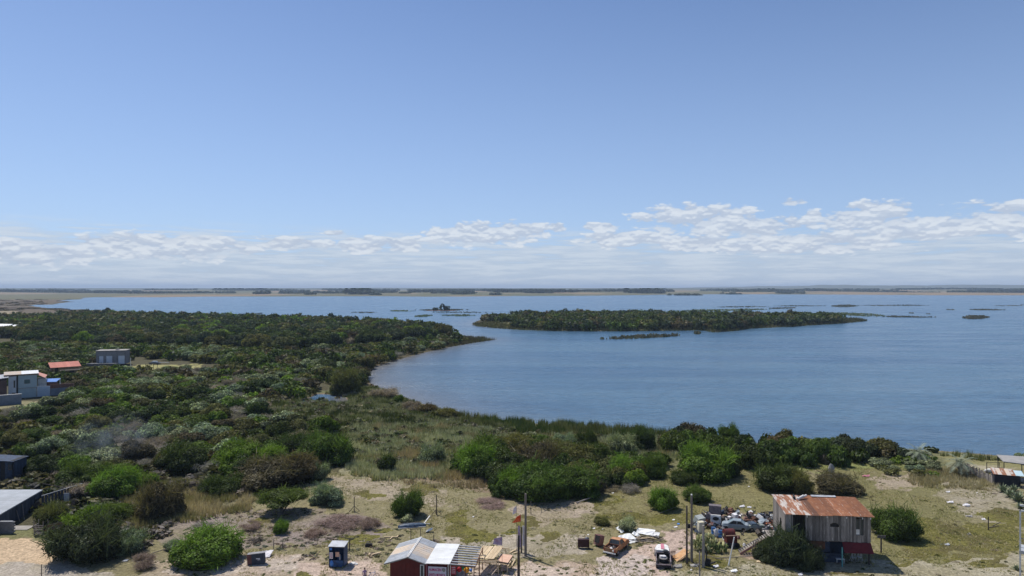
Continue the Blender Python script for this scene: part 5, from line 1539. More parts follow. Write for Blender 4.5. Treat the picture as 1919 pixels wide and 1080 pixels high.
post(513, 1031, 1.2, 0.055, "fence post left of the blue booth, below the small yellow green shrub", 'fence_post')
post(529, 1031, 1.3, 0.045, "crooked thin fence stake right of the post below the small shrub", 'fence_post', lean=(.1, 0))
post(655, 1036, 1.5, 0.075, "dark fence post just right of the blue booth", 'fence_post', mat=DARKWOOD)
post(78, 1095, 1.9, 0.05, "thin stake at the bottom edge of the sandy plot", 'fence_post', mat=DARKWOOD)
post(813, 1021, 1.0, 0.07, "short dark post behind the shop's white roof", 'fence_post', mat=DARKWOOD)
post(729, 908, 1.4, 0.07, "pale short post right of the lone small dark bush", 'fence_post', mat=POLEWOOD)
post(852, 906 + 30, 0, 0.01, "x", 'fence_post') if False else None
for px, lab in ((1200, "left of two thin stakes standing in the water's edge"), (1222, "right of two thin stakes standing in the water's edge")):
    post(px, 805, 1.7, 0.07, lab, 'water_stake', 'stake', mat=DARKWOOD)
for (px, py, h, lab) in ((664, 963, 2.1, "marker post with splayed struts left of the green bush"), (818, 968, 2.9, "marker post with splayed struts right of the green bush")):
    t_ = empty('braced_post', G(px, py), 0.3, lab, 'post', 'braced marker posts on the meadow')
    MB().bar((0, 0, 0), (0, 0, h), .11).build('shaft', DARKWOOD, t_)
    for k in range(4):
        a = k * math.pi / 2
        MB().bar((math.cos(a) * .75, math.sin(a) * .75, 0), (0, 0, .8), .07).build('strut', DARKWOOD, t_)
rl = empty('hitching_rail', G(770, 1017), 0, "wooden rail on two posts behind the shop's ridge", 'rail')
for s in (0, 1.25): MB().bar((s, 0, 0), (s, 0, 1.45), .07).build('post', DARKWOOD, rl)
MB().bar((-.15, 0, 1.45), (1.45, 0, 1.5), .07).build('rail', DARKWOOD, rl)

# ================= dark boat, booth and bits of the meadow
bo = empty('upturned_boat', G(772, 991), rad(12), "long dark blue boat lying bottom up under the leafy bush", 'boat')
mb = MB(); n = 14; ring = []
for i in range(n + 1):
    t = i / n; x_ = -1.9 + 3.8 * t; w_ = .48 * (math.sin(math.pi * min(1, max(0.0, t * .9 + .05))) ** .45); h_ = .5 * (math.sin(math.pi * (t * .9 + .05)) ** .35)
    ring.append([(x_, w_ * math.cos(a), .05 + h_ * math.sin(a) ** .8) for a in [math.pi * k / 8 for k in range(9)]])
vs = [p for r_ in ring for p in r_]; fs = []
for i in range(n):
    for k in range(8): a = i * 9 + k; fs.append((a, a + 1, a + 10, a + 9))
fs += [tuple(range(9)), tuple(reversed(range(n * 9, n * 9 + 9)))]
mb.add(vs, fs); mb.build('hull', BOATM, bo, smooth=True)
MB().bar((-1.8, 0, .56), (1.8, 0, .56), .05, .05).build('keel', STEEL, bo)
MB().tube((-1.9, .46, .08), (1.85, .46, .08), .04, n=6).tube((-1.9, -.46, .08), (1.85, -.46, .08), .04, n=6).build('gunwale', WHITEPAINT, bo)
one(MB().bar((0, 0, 0.02), (.85, 1.3, .9), .16, .05), 'white_board', WHITEPAINT, "white board propped up at the right end of the dark boat", 'board', loc=G(792, 988))
one(MB().bar((0, 0, .05), (.9, -.35, .1), .12, .05), 'white_board', WHITEPAINT, "white board flat on the ground right of the dark boat", 'board', loc=G(795, 985))
one(MB().sheet((0, 0, .02), (.9, .1, .5), (.8, .8, .45), (0, .8, .05), .03, 4, 4, warp=.09), 'dark_tarp', BOATM, "crumpled dark blue tarp below the white boards", 'tarp', loc=G(798, 1003))
one(MB().bar((0, 0, .08), (1.7, -.1, .1), .12).bar((1.1, .1, .1), (.9, -.8, .1), .1).bar((1.7, 0, .1), (1.75, .55, .12), .1), 'pale_timbers', FRESH, "crossed pale battens on the grass behind the shop roof's left side", 'battens', loc=G(720, 1012))
one(MB().box((0, 0, .15), (.85, .45, .28)).box((0, 0, .33), (.7, .3, .12)), 'dark_crate', BLACK, "small dark crate on the grass right of the blue booth", 'crate', loc=G(691, 1028))
one(MB().bar((0, 0, .12), (1.1, .55, .22), .2, .14).blob((-.15, -.2, .2), (.2, .2, .22), 8, 6, 3).blob((.1, -.5, .12), (.14, .14, .15), 8, 6, 4), 'timber_stump', FRESH, "pale log with dark lumps left of the shop roof", 'log', loc=G(696, 1046))
one(MB().blob((0, 0, .1), (.5, .3, .18), 9, 6, 5, .2), 'white_heap', WHITEPAINT, "white crumpled heap beside the blue booth", 'heap', loc=G(662, 1062))
bh = empty('blue_booth', G(617, 1067), rad(-4), "small blue kiosk booth with a pale flat roof on the sand", 'booth')
BWd, BD_, BHh = 1.75, 1.35, 2.45
for q in ((0, 0), (BWd, 0), (0, BD_), (BWd, BD_)): MB().bar((q[0], q[1], 0), (q[0], q[1], BHh), .06).build('post', BLUEDARK, bh)
MB().box((BWd / 2, BD_, BHh / 2), (BWd, .03, BHh)).build('back_wall', BLUEBOOTH, bh)
MB().box((BWd + .01, BD_ / 2, BHh / 2), (.03, BD_ - .06, BHh)).build('side_wall', BLUEBOOTH, bh)
MB().box((-.01, BD_ / 2, BHh / 2), (.03, BD_ - .06, BHh)).build('side_wall', BLUEBOOTH, bh)
MB().box((BWd / 2, 0, .45), (BWd - .08, .03, .8)).build('front_panel', BLUEBOOTH, bh)
MB().box((BWd / 2, BD_ / 2, .03), (BWd + .1, BD_ + .1, .08)).build('floor', BLACK, bh)
MB().sheet((-.12, -.14, BHh + .02), (BWd + .12, -.14, BHh + .02), (BWd + .12, BD_ + .12, BHh + .14), (-.12, BD_ + .12, BHh + .14), .06).build('roof', ZINC, bh)
MB().box((.24, -.02, 1.4), (.42, .02, .75)).build('notice', PALECLOTH, bh)
for k in range(4): MB().box((.24, -.035, 1.62 - k * .15), (.34, .012, .035)).build('print_line', POSTER, bh)
MB().box((.98, -.02, 1.55), (.46, .02, .55)).build('notice', PINKPLY, bh)
MB().box((.2, .0, 2.15), (.3, .02, .28)).build('badge', BRIGHTBLUE, bh)
MB().blob((.3, .1, .45), (.28, .22, .42), 9, 7, 3, .05).build('blue_barrel', BRIGHTBLUE, bh)
MB().blob((1.1, .5, .7), (.35, .3, .7), 9, 7, 5, .08).build('blue_barrel', BLUEBOOTH, bh)
MB().tube((1.25, .2, .3), (1.2, .2, 1.5), .05, n=7).build('pipe', WHITEPAINT, bh)
pb = empty('tilted_cabinet', G(463, 1063), rad(9), "dark cabinet lying on its side right of the broad bright bush", 'cabinet')
MB().box((.25, .35, .62), (.5, .7, 1.15), (0, rad(-4), 0)).build('side_panel', BROWNBOX, pb)
MB().box((1.25, .3, .66), (1.45, .65, 1.2), (0, rad(-4), 0)).build('front_panel', SLATE, pb)
MB().box((1.25, -.04, .72), (.45, .015, .1)).box((1.35, -.04, .58), (.3, .015, .07)).build('label_plate', PALECLOTH, pb)
MB().box((1.0, .34, 1.28), (2.0, .6, .04), (0, rad(-4), 0)).build('top_panel', STEEL, pb)
one(MB().sheet((0, 0, .06), (1.1, .2, .1), (1.2, 1.4, .5), (.1, 1.4, .35), .06, 5, 5, warp=.06), 'cardboard_sheet', PALECLOTH, "pale sheet leaning behind the dark cabinet", 'sheet', loc=G(487, 1050))

# ================= vehicles
def wheel(parent, x_, y_, r=.34, w_=.2, hub=STEEL, nm='wheel'):
    wh = MB().tube((x_, y_ - w_ / 2, r), (x_, y_ + w_ / 2, r), r, n=18).build(nm, RUBBER, parent, smooth=False)
    MB().tube((x_, y_ - w_ / 2 - .01, r), (x_, y_ + w_ / 2 + .01, r), r * .55, n=12).build('rim', hub, wh)
    return wh


def loft(mb, secs, close=True):
    """cross sections (lists of points) joined along the length"""
    n = len(secs[0]); vs = [p for s_ in secs for p in s_]; fs = []
    for i in range(len(secs) - 1):
        for k in range(n):
            a = i * n + k; b = i * n + (k + 1) % n
            fs.append((a, b, b + n, a + n))
    if close: fs += [tuple(reversed(range(n))), tuple(range((len(secs) - 1) * n, len(secs) * n))]
    mb.add(vs, fs)


def sec(x_, w_, z0, z1_, in_=.06):
    return [(x_, -w_, z0), (x_, w_, z0), (x_, w_ + .02, (z0 + z1_) / 2), (x_, w_ - in_, z1_), (x_, -w_ + in_, z1_), (x_, -w_ - .02, (z0 + z1_) / 2)]
# rusty orange pickup, tail towards the camera; +x is forward
g = G(1143, 1047)
pk = empty('pickup_truck', (g.x + 1.15, g.y + 1.9, gz(g.x + 1, g.y + 2)), math.atan2(.85, .53), "rusty orange pickup truck with junk in its bed", 'pickup truck')
mb = MB(); loft(mb, [sec(.15, .80, .42, 1.0), sec(1.3, .80, .42, .98), sec(2.05, .78, .42, .88), sec(2.25, .70, .48, .78)]); mb.build('hood', TRUCKM, pk)
mb = MB(); loft(mb, [sec(-.75, .80, .42, 1.0), sec(.2, .80, .42, 1.0)]); mb.build('cab_body', TRUCKM, pk)
mb = MB()
cab = [(-.72, .74, 1.0), (-.72, -.74, 1.0), (.55, -.74, 1.0), (.55, .74, 1.0), (-.62, .62, 1.48), (-.62, -.62, 1.48), (.12, -.62, 1.48), (.12, .62, 1.48)]
for a_, b_ in ((0, 4), (1, 5), (2, 6), (3, 7)): mb.bar(cab[a_], cab[b_], .09)
mb.build('pillar', TRUCKM, pk)
MB().add([cab[4], cab[5], cab[6], cab[7], (-.62, .6, 1.55), (-.62, -.6, 1.55), (.1, -.58, 1.55), (.1, .58, 1.55)], [(0, 1, 2, 3), (4, 7, 6, 5), (0, 4, 5, 1), (1, 5, 6, 2), (2, 6, 7, 3), (3, 7, 4, 0)]).build('roof', worn("faded_orange_roof", (0.50, 0.27, 0.14), (0.42, 0.20, 0.09), 1.5, .6), pk)
mb = MB(); q = cab
mb.add([q[0], q[1], q[5], q[4]], [(0, 1, 2, 3)]).add([q[2], q[3], q[7], q[6]], [(0, 1, 2, 3)]).add([q[1], q[2], q[6], q[5]], [(0, 1, 2, 3)]).add([q[3], q[0], q[4], q[7]], [(0, 1, 2, 3)])
mb.build('window_glass', GLASS, pk)
for s in (-1, 1): MB().box((-1.5, s * .77, .76), (1.5, .06, .52)).build('bed_side', TRUCKM, pk)
MB().box((-1.5, 0, .52), (1.5, 1.48, .05)).build('bed_floor', BROWNST, pk)
MB().box((-.78, 0, .76), (.05, 1.5, .5)).build('bed_front', BROWNST, pk)
tg = MB().box((-2.26, 0, .74), (.06, 1.56, .44)).build('tailgate', worn("brown_rust_gate", (0.20, 0.11, 0.055), (0.30, 0.17, 0.09), 2, .8), pk)
MB().box((-2.36, 0, .44), (.12, 1.62, .14)).build('rear_bumper', WHITEPAINT, pk)
MB().box((2.3, 0, .48), (.1, 1.5, .14)).build('front_bumper', STEEL, pk)
for s in (-1, 1):
    MB().box((-2.29, s * .70, .74), (.04, .1, .22)).build('tail_lamp', RED, pk)
    wheel(pk, -1.5, s * .7); wheel(pk, 1.45, s * .7)
for k in range(9):
    rr_ = random.Random(k)
    one_ = MB().box((0, 0, 0), (rr_.uniform(.2, .5), rr_.uniform(.15, .4), rr_.uniform(.1, .3)), (rr_.random(), rr_.random(), rr_.random()))
    M_ = Matrix.Translation(pk.location) @ Matrix.Rotation(pk.rotation_euler.z, 4, 'Z')
    one(one_, 'junk_piece', (WHITEPAINT, BROWNST, BLACK, STEEL, PINKBOX)[k % 5], "loose scrap piece in the rusty pickup's bed", 'scrap', 'scrap pieces in the pickup bed', loc=M_ @ Vector((-2.1 + (k % 4) * .35, -.5 + (k // 3) * .45, .72)))

# stripped white off road car seen from behind: body shell ahead, open frame behind
g = G(1243, 1072)
sv = empty('stripped_car', (g.x + .55, g.y + 2.7, gz(g.x, g.y + 2.7)), rad(80), "stripped white car with a pink stripe and an open rear bay", 'car')
mb = MB(); loft(mb, [sec(.2, .86, .55, 1.25, .1), sec(1.6, .88, .5, 1.32, .2), sec(2.3, .72, .5, 1.22, .3), sec(2.6, .5, .55, 1.05, .2)]); mb.build('white_shell', WHITEPAINT, sv)
MB().sheet((.5, -.2, 1.33), (.5, .2, 1.33), (1.62, .19, 1.36), (1.62, -.19, 1.36), .03, 2, 4).sheet((1.6, -.2, 1.36), (1.6, .2, 1.36), (2.35, .17, 1.26), (2.35, -.17, 1.26), .03, 2, 2).build('pink_stripe', PINK, sv)
mb = MB()
for s in (-.82, .82):
    mb.bar((-2.4, s, .55), (.4, s, .62), .1, .16).bar((-.4, s, .6), (-.2, s * .97, 1.2), .07).bar((-.2, s * .97, 1.2), (.4, s, 1.25), .07).bar((-2.3, s, .6), (-2.3, s, .95), .08).bar((-2.3, s, .95), (-.4, s, 1.0), .06)
mb.bar((-2.4, -.82, .55), (-2.4, .82, .55), .1).bar((-.3, -.8, 1.18), (-.3, .8, 1.18), .07)
mb.build('chassis_frame', worn("dull_mauve_steel", (0.16, 0.11, 0.12), (0.30, 0.26, 0.27), 3, .7), sv)
MB().box((-1.0, 0, .42), (2.7, 1.5, .1)).box((-.2, 0, .8), (.1, 1.5, .6)).build('bay_floor', BLACK, sv)
dr_ = MB().tube((-1.15, .02, .5), (-1.2, .02, .92), .56, n=22).build('spare_wheel', RUBBER, sv)
MB().tube((-1.15, .02, .55), (-1.205, .02, .95), .46, n=22).build('rim', STEEL, dr_)
MB().box((-1.0, .1, 1.02), (.5, .55, .14), (.1, .1, .4)).blob((-1.1, -.05, 1.05), (.25, .28, .12), 8, 6, 3, .2).build('white_cover', PALECLOTH, sv)
for s in (-1, 1): wheel(sv, -1.95, s * .78, .37, .22); wheel(sv, 1.7, s * .78, .37, .22)
MB().box((-.15, -.35, 1.22), (.45, .7, .16), (.1, .2, .3)).build('dashboard', BLACK, sv)
MB().box((.2, -.3, 1.35), (.5, .45, .06), (.2, .1, .5)).build('loose_panel', STEEL, sv)
MB().bar((.9, .92, 1.05), (-.3, .98, .75), .06, .22).build('door_strip', SLATE, sv)

# grey blue saloon among the scrap; +x is forward, pointing left
g = G(1384, 1001)
gc_ = empty('wrecked_saloon', (g.x - .1, g.y + 1.1, gz(g.x, g.y + 1)), rad(160), "grey blue saloon car wreck in the middle of the scrap heap", 'car')
mb = MB(); loft(mb, [sec(-2.1, .68, .4, .88, .1), sec(-1.9, .78, .3, .98, .08), sec(-.9, .80, .28, 1.0), sec(1.0, .80, .28, .98), sec(1.9, .74, .32, .86, .1), sec(2.1, .62, .42, .75, .1)]); mb.build('body', GREYCAR, gc_)
cab = [(-1.55, .72, .98), (-1.55, -.72, .98), (1.05, -.72, .98), (1.05, .72, .98), (-.95, .58, 1.38), (-.95, -.58, 1.38), (.35, -.58, 1.38), (.35, .58, 1.38)]
mb = MB()
for a_, b_ in ((0, 4), (1, 5), (2, 6), (3, 7)): mb.bar(cab[a_], cab[b_], .1)
mb.bar((-.3, .72, .98), (-.3, .58, 1.38), .08).bar((-.3, -.72, .98), (-.3, -.58, 1.38), .08)
mb.build('pillar', GREYCAR, gc_)
MB().box((-.3, 0, 1.42), (1.42, 1.2, .07), top=(.92, .92)).build('roof', GREYCAR, gc_)
mb = MB(); q = cab
mb.add([q[1], q[2], q[6], q[5]], [(0, 1, 2, 3)]).add([q[3], q[0], q[4], q[7]], [(0, 1, 2, 3)])
mb.build('side_glass', BLACK, gc_)
MB().add([q[2], q[3], q[7], q[6]], [(0, 1, 2, 3)]).add([q[0], q[1], q[5], q[4]], [(0, 1, 2, 3)]).build('windscreen', worn("hazy_windscreen", (0.16, 0.24, 0.28), (0.30, 0.36, 0.38), 3, .2, spec=.6), gc_)
for s in (-1, 1): wheel(gc_, -1.3, s * .72, .3, .18, RUBBER); wheel(gc_, 1.35, s * .72, .3, .18, RUBBER)
gc_.scale = (.82, .9, .95)
# second low greenish wreck
g = G(1412, 1000)
g2 = empty('crushed_car', (g.x + .4, g.y + .8, gz(g.x, g.y)), rad(10), "low crushed greenish car body right of the saloon wreck", 'car')
mb = MB(); loft(mb, [sec(-1.2, .6, .25, .7, .1), sec(-.4, .72, .2, .85, .1), sec(.9, .72, .2, .75, .1), sec(1.4, .6, .3, .6, .1)]); mb.build('body', worn("pale_green_paint", (0.22, 0.27, 0.24), (0.33, 0.36, 0.33), 2, .5, c3=(.2, .1, .06)), g2)
MB().add([(-.8, .6, .85), (-.8, -.6, .85), (.4, -.6, .83), (.4, .6, .83), (-.5, .45, 1.0), (-.5, -.45, 1.0), (.1, -.45, .98), (.1, .45, .98)], [(4, 7, 6, 5), (0, 4, 5, 1), (1, 5, 6, 2), (2, 6, 7, 3), (3, 7, 4, 0)]).build('glasshouse', GLASS, g2)
wheel(g2, -.8, -.68, .28, .18); wheel(g2, 1.0, -.68, .28, .18)
# dark red machine: a combine of hood and drum
g = G(1370, 1030)
rm = empty('red_machine', (g.x, g.y + .6, gz(g.x, g.y)), rad(4), "dark red farm machine with a curved hood beside the saloon wreck", 'machine')
mb = MB()
N_ = 8; arc = [(-.75, -.6 * math.cos(math.pi * k / N_) , 1.55 + .62 * math.sin(math.pi * k / N_)) for k in range(N_ + 1)]
mb.add(arc + [(.55, p[1], p[2]) for p in arc], [(k, k + 1, N_ + 2 + k, N_ + 1 + k) for k in range(N_)] + [tuple(reversed(range(N_ + 1))), tuple(range(N_ + 1, 2 * N_ + 2))])
mb.build('hood', worn("machine_red", (0.12, 0.02, 0.018), (0.07, 0.02, 0.018), 2, .6), rm)
MB().box((0.1, -.1, .95), (1.35, .95, 1.05)).build('housing', worn("machine_red", (0, 0, 0), (0, 0, 0)), rm)
MB().bar((-.7, -.64, 1.52), (.65, -.64, 1.52), .1, .1).build('trim', PINKPLY, rm)
MB().box((-.05, -.3, .35), (1.1, .7, .35)).build('undercarriage', SLATE, rm)
for s in (-.5, .75): MB().tube((s, -.75, .3), (s, -.58, .3), .3, n=14).build('wheel', RUBBER, rm)
mb = MB().bar((0, 0, 0), (.1, 0, 1.5), .06).bar((.6, 0, 0), (.5, .1, 1.4), .06).bar((0, .1, 1.3), (.7, 0, 1.2), .06).tube((.3, -.1, .35), (.3, .1, .35), .35, n=14).tube((.9, -.1, .3), (.9, .1, .3), .3, n=14)
one(mb, 'old_engine', BLACK, "black tangle of machine parts between cactus and red machine", 'machine part', loc=G(1338, 1028))
one(MB().blob((0, 0, 1.0), (.28, .2, .55), 9, 7, 3, .1), 'white_sack', PALECLOTH, "white sack on top of the black machine parts", 'sack', loc=G(1342, 1025) + Vector((0, 0, .6)))
for px, py, lab, nm in ((1337, 1003, "left of two bright blue drums behind the cactus", 1), (1350, 1009, "right of two bright blue drums, larger, near the red machine", 2)):
    b_ = empty('blue_drum', G(px, py), 0, lab, 'drum', 'blue drums behind the cactus')
    MB().tube((0, 0, 0), (0, 0, .85), .3, n=14).build('barrel', BRIGHTBLUE, b_); MB().tube((0, 0, .4), (0, 0, .46), .32, n=14).tube((0, 0, .82), (0, 0, .87), .32, n=14).build('hoop', BLUEBOOTH, b_)
one(MB().sheet((0, 0, .5), (.9, -.1, .5), (.9, .9, .75), (0, 1, .7), .05, 3, 3, warp=.05), 'metal_sheet', STEEL, "grey sheet lying between the two blue drums", 'sheet', loc=G(1340, 1010))

# wooden debris right of the stripped car
cp = empty('curved_plywood', G(1266, 1057), rad(10), "curved orange plywood sheet lying beside the stripped car", 'plywood')
mb = MB(); n = 10
pts = [(.2 + 1.7 * k / n, .1 + .25 * k / n, .1 + .9 * (k / n) ** 1.6) for k in range(n + 1)]
vs = []
for p_ in pts: vs += [(p_[0], p_[1], p_[2]), (p_[0] - .1, p_[1] + 1.3, p_[2] * .8 + .2)]
fs = [(2 * k, 2 * k + 2, 2 * k + 3, 2 * k + 1) for k in range(n)]
o2 = [(v[0] + .02, v[1], v[2] - .05) for v in vs]
mb.add(vs + o2, fs + [tuple(i + len(vs) for i in reversed(f)) for f in fs] + [(2 * k, len(vs) + 2 * k, len(vs) + 2 * k + 2, 2 * k + 2) for k in range(n)]); mb.build('sheet', PLY, cp)
MB().bar((.1, -.02, .08), (1.95, .3, 1.05), .05, .09).build('pale_edge', FRESH, cp)
sc = empty('slatted_crate', G(1257, 1052), rad(5), "brown slatted crate side between stripped car and curved plywood", 'crate')
for k in range(5): MB().bar((.12 * k, 0, 0), (.12 * k + .1, .2, 1.05), .05, .04).build('slat', BROWNST, sc)
MB().bar((-.05, 0, .15), (.6, 0, .15), .05).bar((0, .18, .9), (.7, .18, .9), .05).build('crosspiece', BROWNST, sc)

# white sheets and wood heap between the two vehicles
for k, (px, py, a_, w_, l_, lab) in enumerate(((1186, 1022, .5, 1.9, 1.9, "large white sheet lying right beside the pickup's nose"), (1208, 1007, -.45, 2.4, 1.0, "long white sheet on top of the wood heap"), (1199, 1012, .9, .8, 1.0, "middle folded white sheet of the heap"), (1168, 1003, .8, .7, 1.0, "torn white scrap left of the large white sheet"), (1228, 1012, -.5, .9, .6, "rightmost white sheet scrap of the wood heap"))):
    one(MB().sheet((-w_ / 2, 0, .05 + .02 * k), (w_ / 2, 0, .12), (w_ / 2, l_, .6), (-w_ / 2, l_, .5), .03, 5, 5, warp=.07, seed=k), 'white_sheet', WHITESHEET, lab, 'sheet', 'white sheets at the wood heap', loc=G(px, py), rot=(0, 0, a_))
rr_ = random.Random(8)
for k in range(26):
    px = 1190 + rr_.uniform(0, 42); py = 1012 + rr_.uniform(0, 10); a_ = rr_.uniform(-.5, .5)
    one(MB().bar((-rr_.uniform(.4, 1.1), 0, rr_.uniform(.05, .4)), (rr_.uniform(.4, 1.1), 0, rr_.uniform(.05, .4)), .09, .06), 'scrap_timber', (GREYWOOD, DARKWOOD, DARKWOOD, FRESH)[k % 4], "%s timber in the wood heap by the pickup" % ('grey', 'dark', 'dark', 'pale')[k % 4], 'timber', '%s timbers of the wood heap' % ('grey', 'dark', 'dark', 'pale')[k % 4], loc=G(px, py), rot=(0, 0, a_))
# boxes left of the pickup
db = empty('dark_cabinet', G(1083, 1034), rad(-2), "black maroon cabinet standing open on the ground left of the pickup", 'cabinet')
MB().box((.72, .3, .68), (1.42, .5, .95)).build('case', worn("deep_maroon", (0.035, 0.012, 0.014), (0.05, 0.02, 0.02), 2, .6), db)
for s in (.1, 1.3): MB().bar((s, .1, -.05), (s, .1, .2), .1).build('foot', BLACK, db)
MB().bar((1.42, 0, .1), (1.68, 0, .0), .08).build('loose_leg', BROWNST, db)
MB().blob((1.15, .5, 1.2), (.3, .2, .14), 8, 6, 2).build('rag', STEEL, db)
rb = empty('rusty_cabinet', G(1122, 1030), rad(38), "brown rusted cabinet leaning open behind the pickup's bed", 'cabinet')
MB().box((.35, .3, .72), (.95, .8, 1.2), (0, rad(14), 0)).build('case', PINKBOX, rb)
MB().box((-.15, .1, 1.0), (.05, .75, .9), (0, rad(14), 0)).build('door', BLACK, rb)
MB().box((.35, .3, 1.34), (.9, .75, .04), (0, rad(14), 0)).build('top_panel', BROWNBOX, rb)

# scrap heap: every piece a thing
kinds = []
def fridge(loc, rz_, label, mt, s=(.7, .65, 1.5), tilt=0):
    f = empty('old_appliance', loc, rz_, label, 'appliance')
    MB().box((0, 0, s[2] / 2), s, (tilt, 0, 0)).build('case', mt, f)
    MB().box((0, -s[1] / 2 - .03, s[2] / 2), (s[0] * .9, .05, s[2] * .86), (tilt, 0, 0)).build('door', mt, f)
    MB().box((s[0] * .35, -s[1] / 2 - .08, s[2] * .6), (.04, .05, s[2] * .3), (tilt, 0, 0)).build('handle', STEEL, f)
    return f
fridge(G(1310, 985), .5, "grey white cabinet leaning at the left end of the scrap heap", worn("greenish_white", (.45, .48, .46), (.36, .38, .36), 2, .5), (1.3, .9, 1.1), .4)
fridge(G(1340, 975), -.3, "dark upright cabinet at the back of the scrap heap", worn("mauve_grey", (.12, .10, .11), (.2, .17, .17), 2, .6), (1.7, .9, 1.9))
tf = fridge(G(1341, 987), -.25, "white appliance frame with an open mouth in the scrap heap", WHITEPAINT, (1.35, .6, 1.35), -.2)
MB().blob((0, -.42, .98), (.42, .06, .26), 10, 7, 2, 0).build('opening', BLACK, tf)
fridge(G(1326, 984), .9, "mauve cabinet on its side left of the white frame", worn("mauve_grey", (0, 0, 0), (0, 0, 0)), (.6, .6, 1.5), .5)
fridge(G(1313, 1001), .2, "cream tall appliance standing behind the cactus", worn("cream_enamel", (.60, .54, .36), (.66, .64, .55), 1.5, .5), (.75, .6, 1.5), .05)
sm = [WHITEPAINT, PALECLOTH, BLACK, BLACK, STEEL, BROWNST, GREYCAR, DARKWOOD, PINKBOX, SLATE, BLUEDARK, BROWNST]
sn = ['white', 'white', 'black', 'black', 'grey', 'rusty', 'blue grey', 'dark wooden', 'dusty pink', 'slate', 'dark blue', 'rusty']
rr_ = random.Random(12)
heap = [(1318, 1356, 972, 998, 55), (1352, 1384, 964, 982, 40), (1396, 1456, 970, 998, 120), (1300, 1322, 990, 1003, 12), (1420, 1450, 995, 1010, 16), (1355, 1400, 1006, 1030, 14)]
for (xa, xb, ya, yb, n) in heap:
    for k in range(n):
        px = rr_.uniform(xa, xb); py = rr_.uniform(ya, yb); mi = rr_.randrange(len(sm)); t = rr_.randrange(4); s = rr_.uniform(.25, .6)
        mb = MB()
        if t == 0: mb.box((0, 0, s * .5), (s * 1.4, s, s * .8), (rr_.uniform(-.5, .5), rr_.uniform(-.5, .5), 0), top=(.9, .8))
        elif t == 1: mb.sheet((-s, -s * .6, .05), (s, -s * .6, .1), (s, s * .6, .1 + s), (-s, s * .6, s * .8), .03, 3, 3, warp=.08, seed=k)
        elif t == 2: mb.tube((-s, 0, .1), (s, .1, .15 + s * .6), .07, n=7).tube((-s * .5, -.1, .1), (s * .3, .2, s), .05, n=6)
        else: mb.tube((0, 0, .05), (.05, .05, .25 + s * .3), s * .6, n=12).blob((s * .4, .1, .3 + s * .2), (s * .35, s * .3, s * .3), 7, 5, k)
        one(mb, 'scrap_piece', sm[mi], "%s %s in the scrap heap beside the shack" % (sn[mi], ('crooked box', 'bent sheet', 'pair of rods', 'round part')[t]), 'scrap', '%s scrap pieces beside the shack' % sn[mi], loc=G(px, py) + Vector((0, 0, rr_.choice((0, 0, .25, .5)))), rot=(rr_.uniform(-.3, .3), rr_.uniform(-.3, .3), rr_.uniform(0, 6)))
one(MB().sheet((-.8, 0, .3), (.9, 0, .35), (.9, .5, .55), (-.8, .5, .5), .08, 4, 2, warp=.04), 'red_plank', worn("orange_red_board", (.42, .12, .06), (.5, .2, .1), 2, .7), "orange red board at the right end of the scrap heap", 'board', loc=G(1438, 990))
one(MB().bar((0, 0, .9), (2.6, .1, 1.0), .08, .12).bar((0, 0, 0), (0, 0, .9), .08).bar((2.5, 0, 0), (2.5, .1, .95), .08), 'scrap_rail', DARKWOOD, "dark rail behind the right end of the scrap heap", 'rail', loc=G(1426, 974))
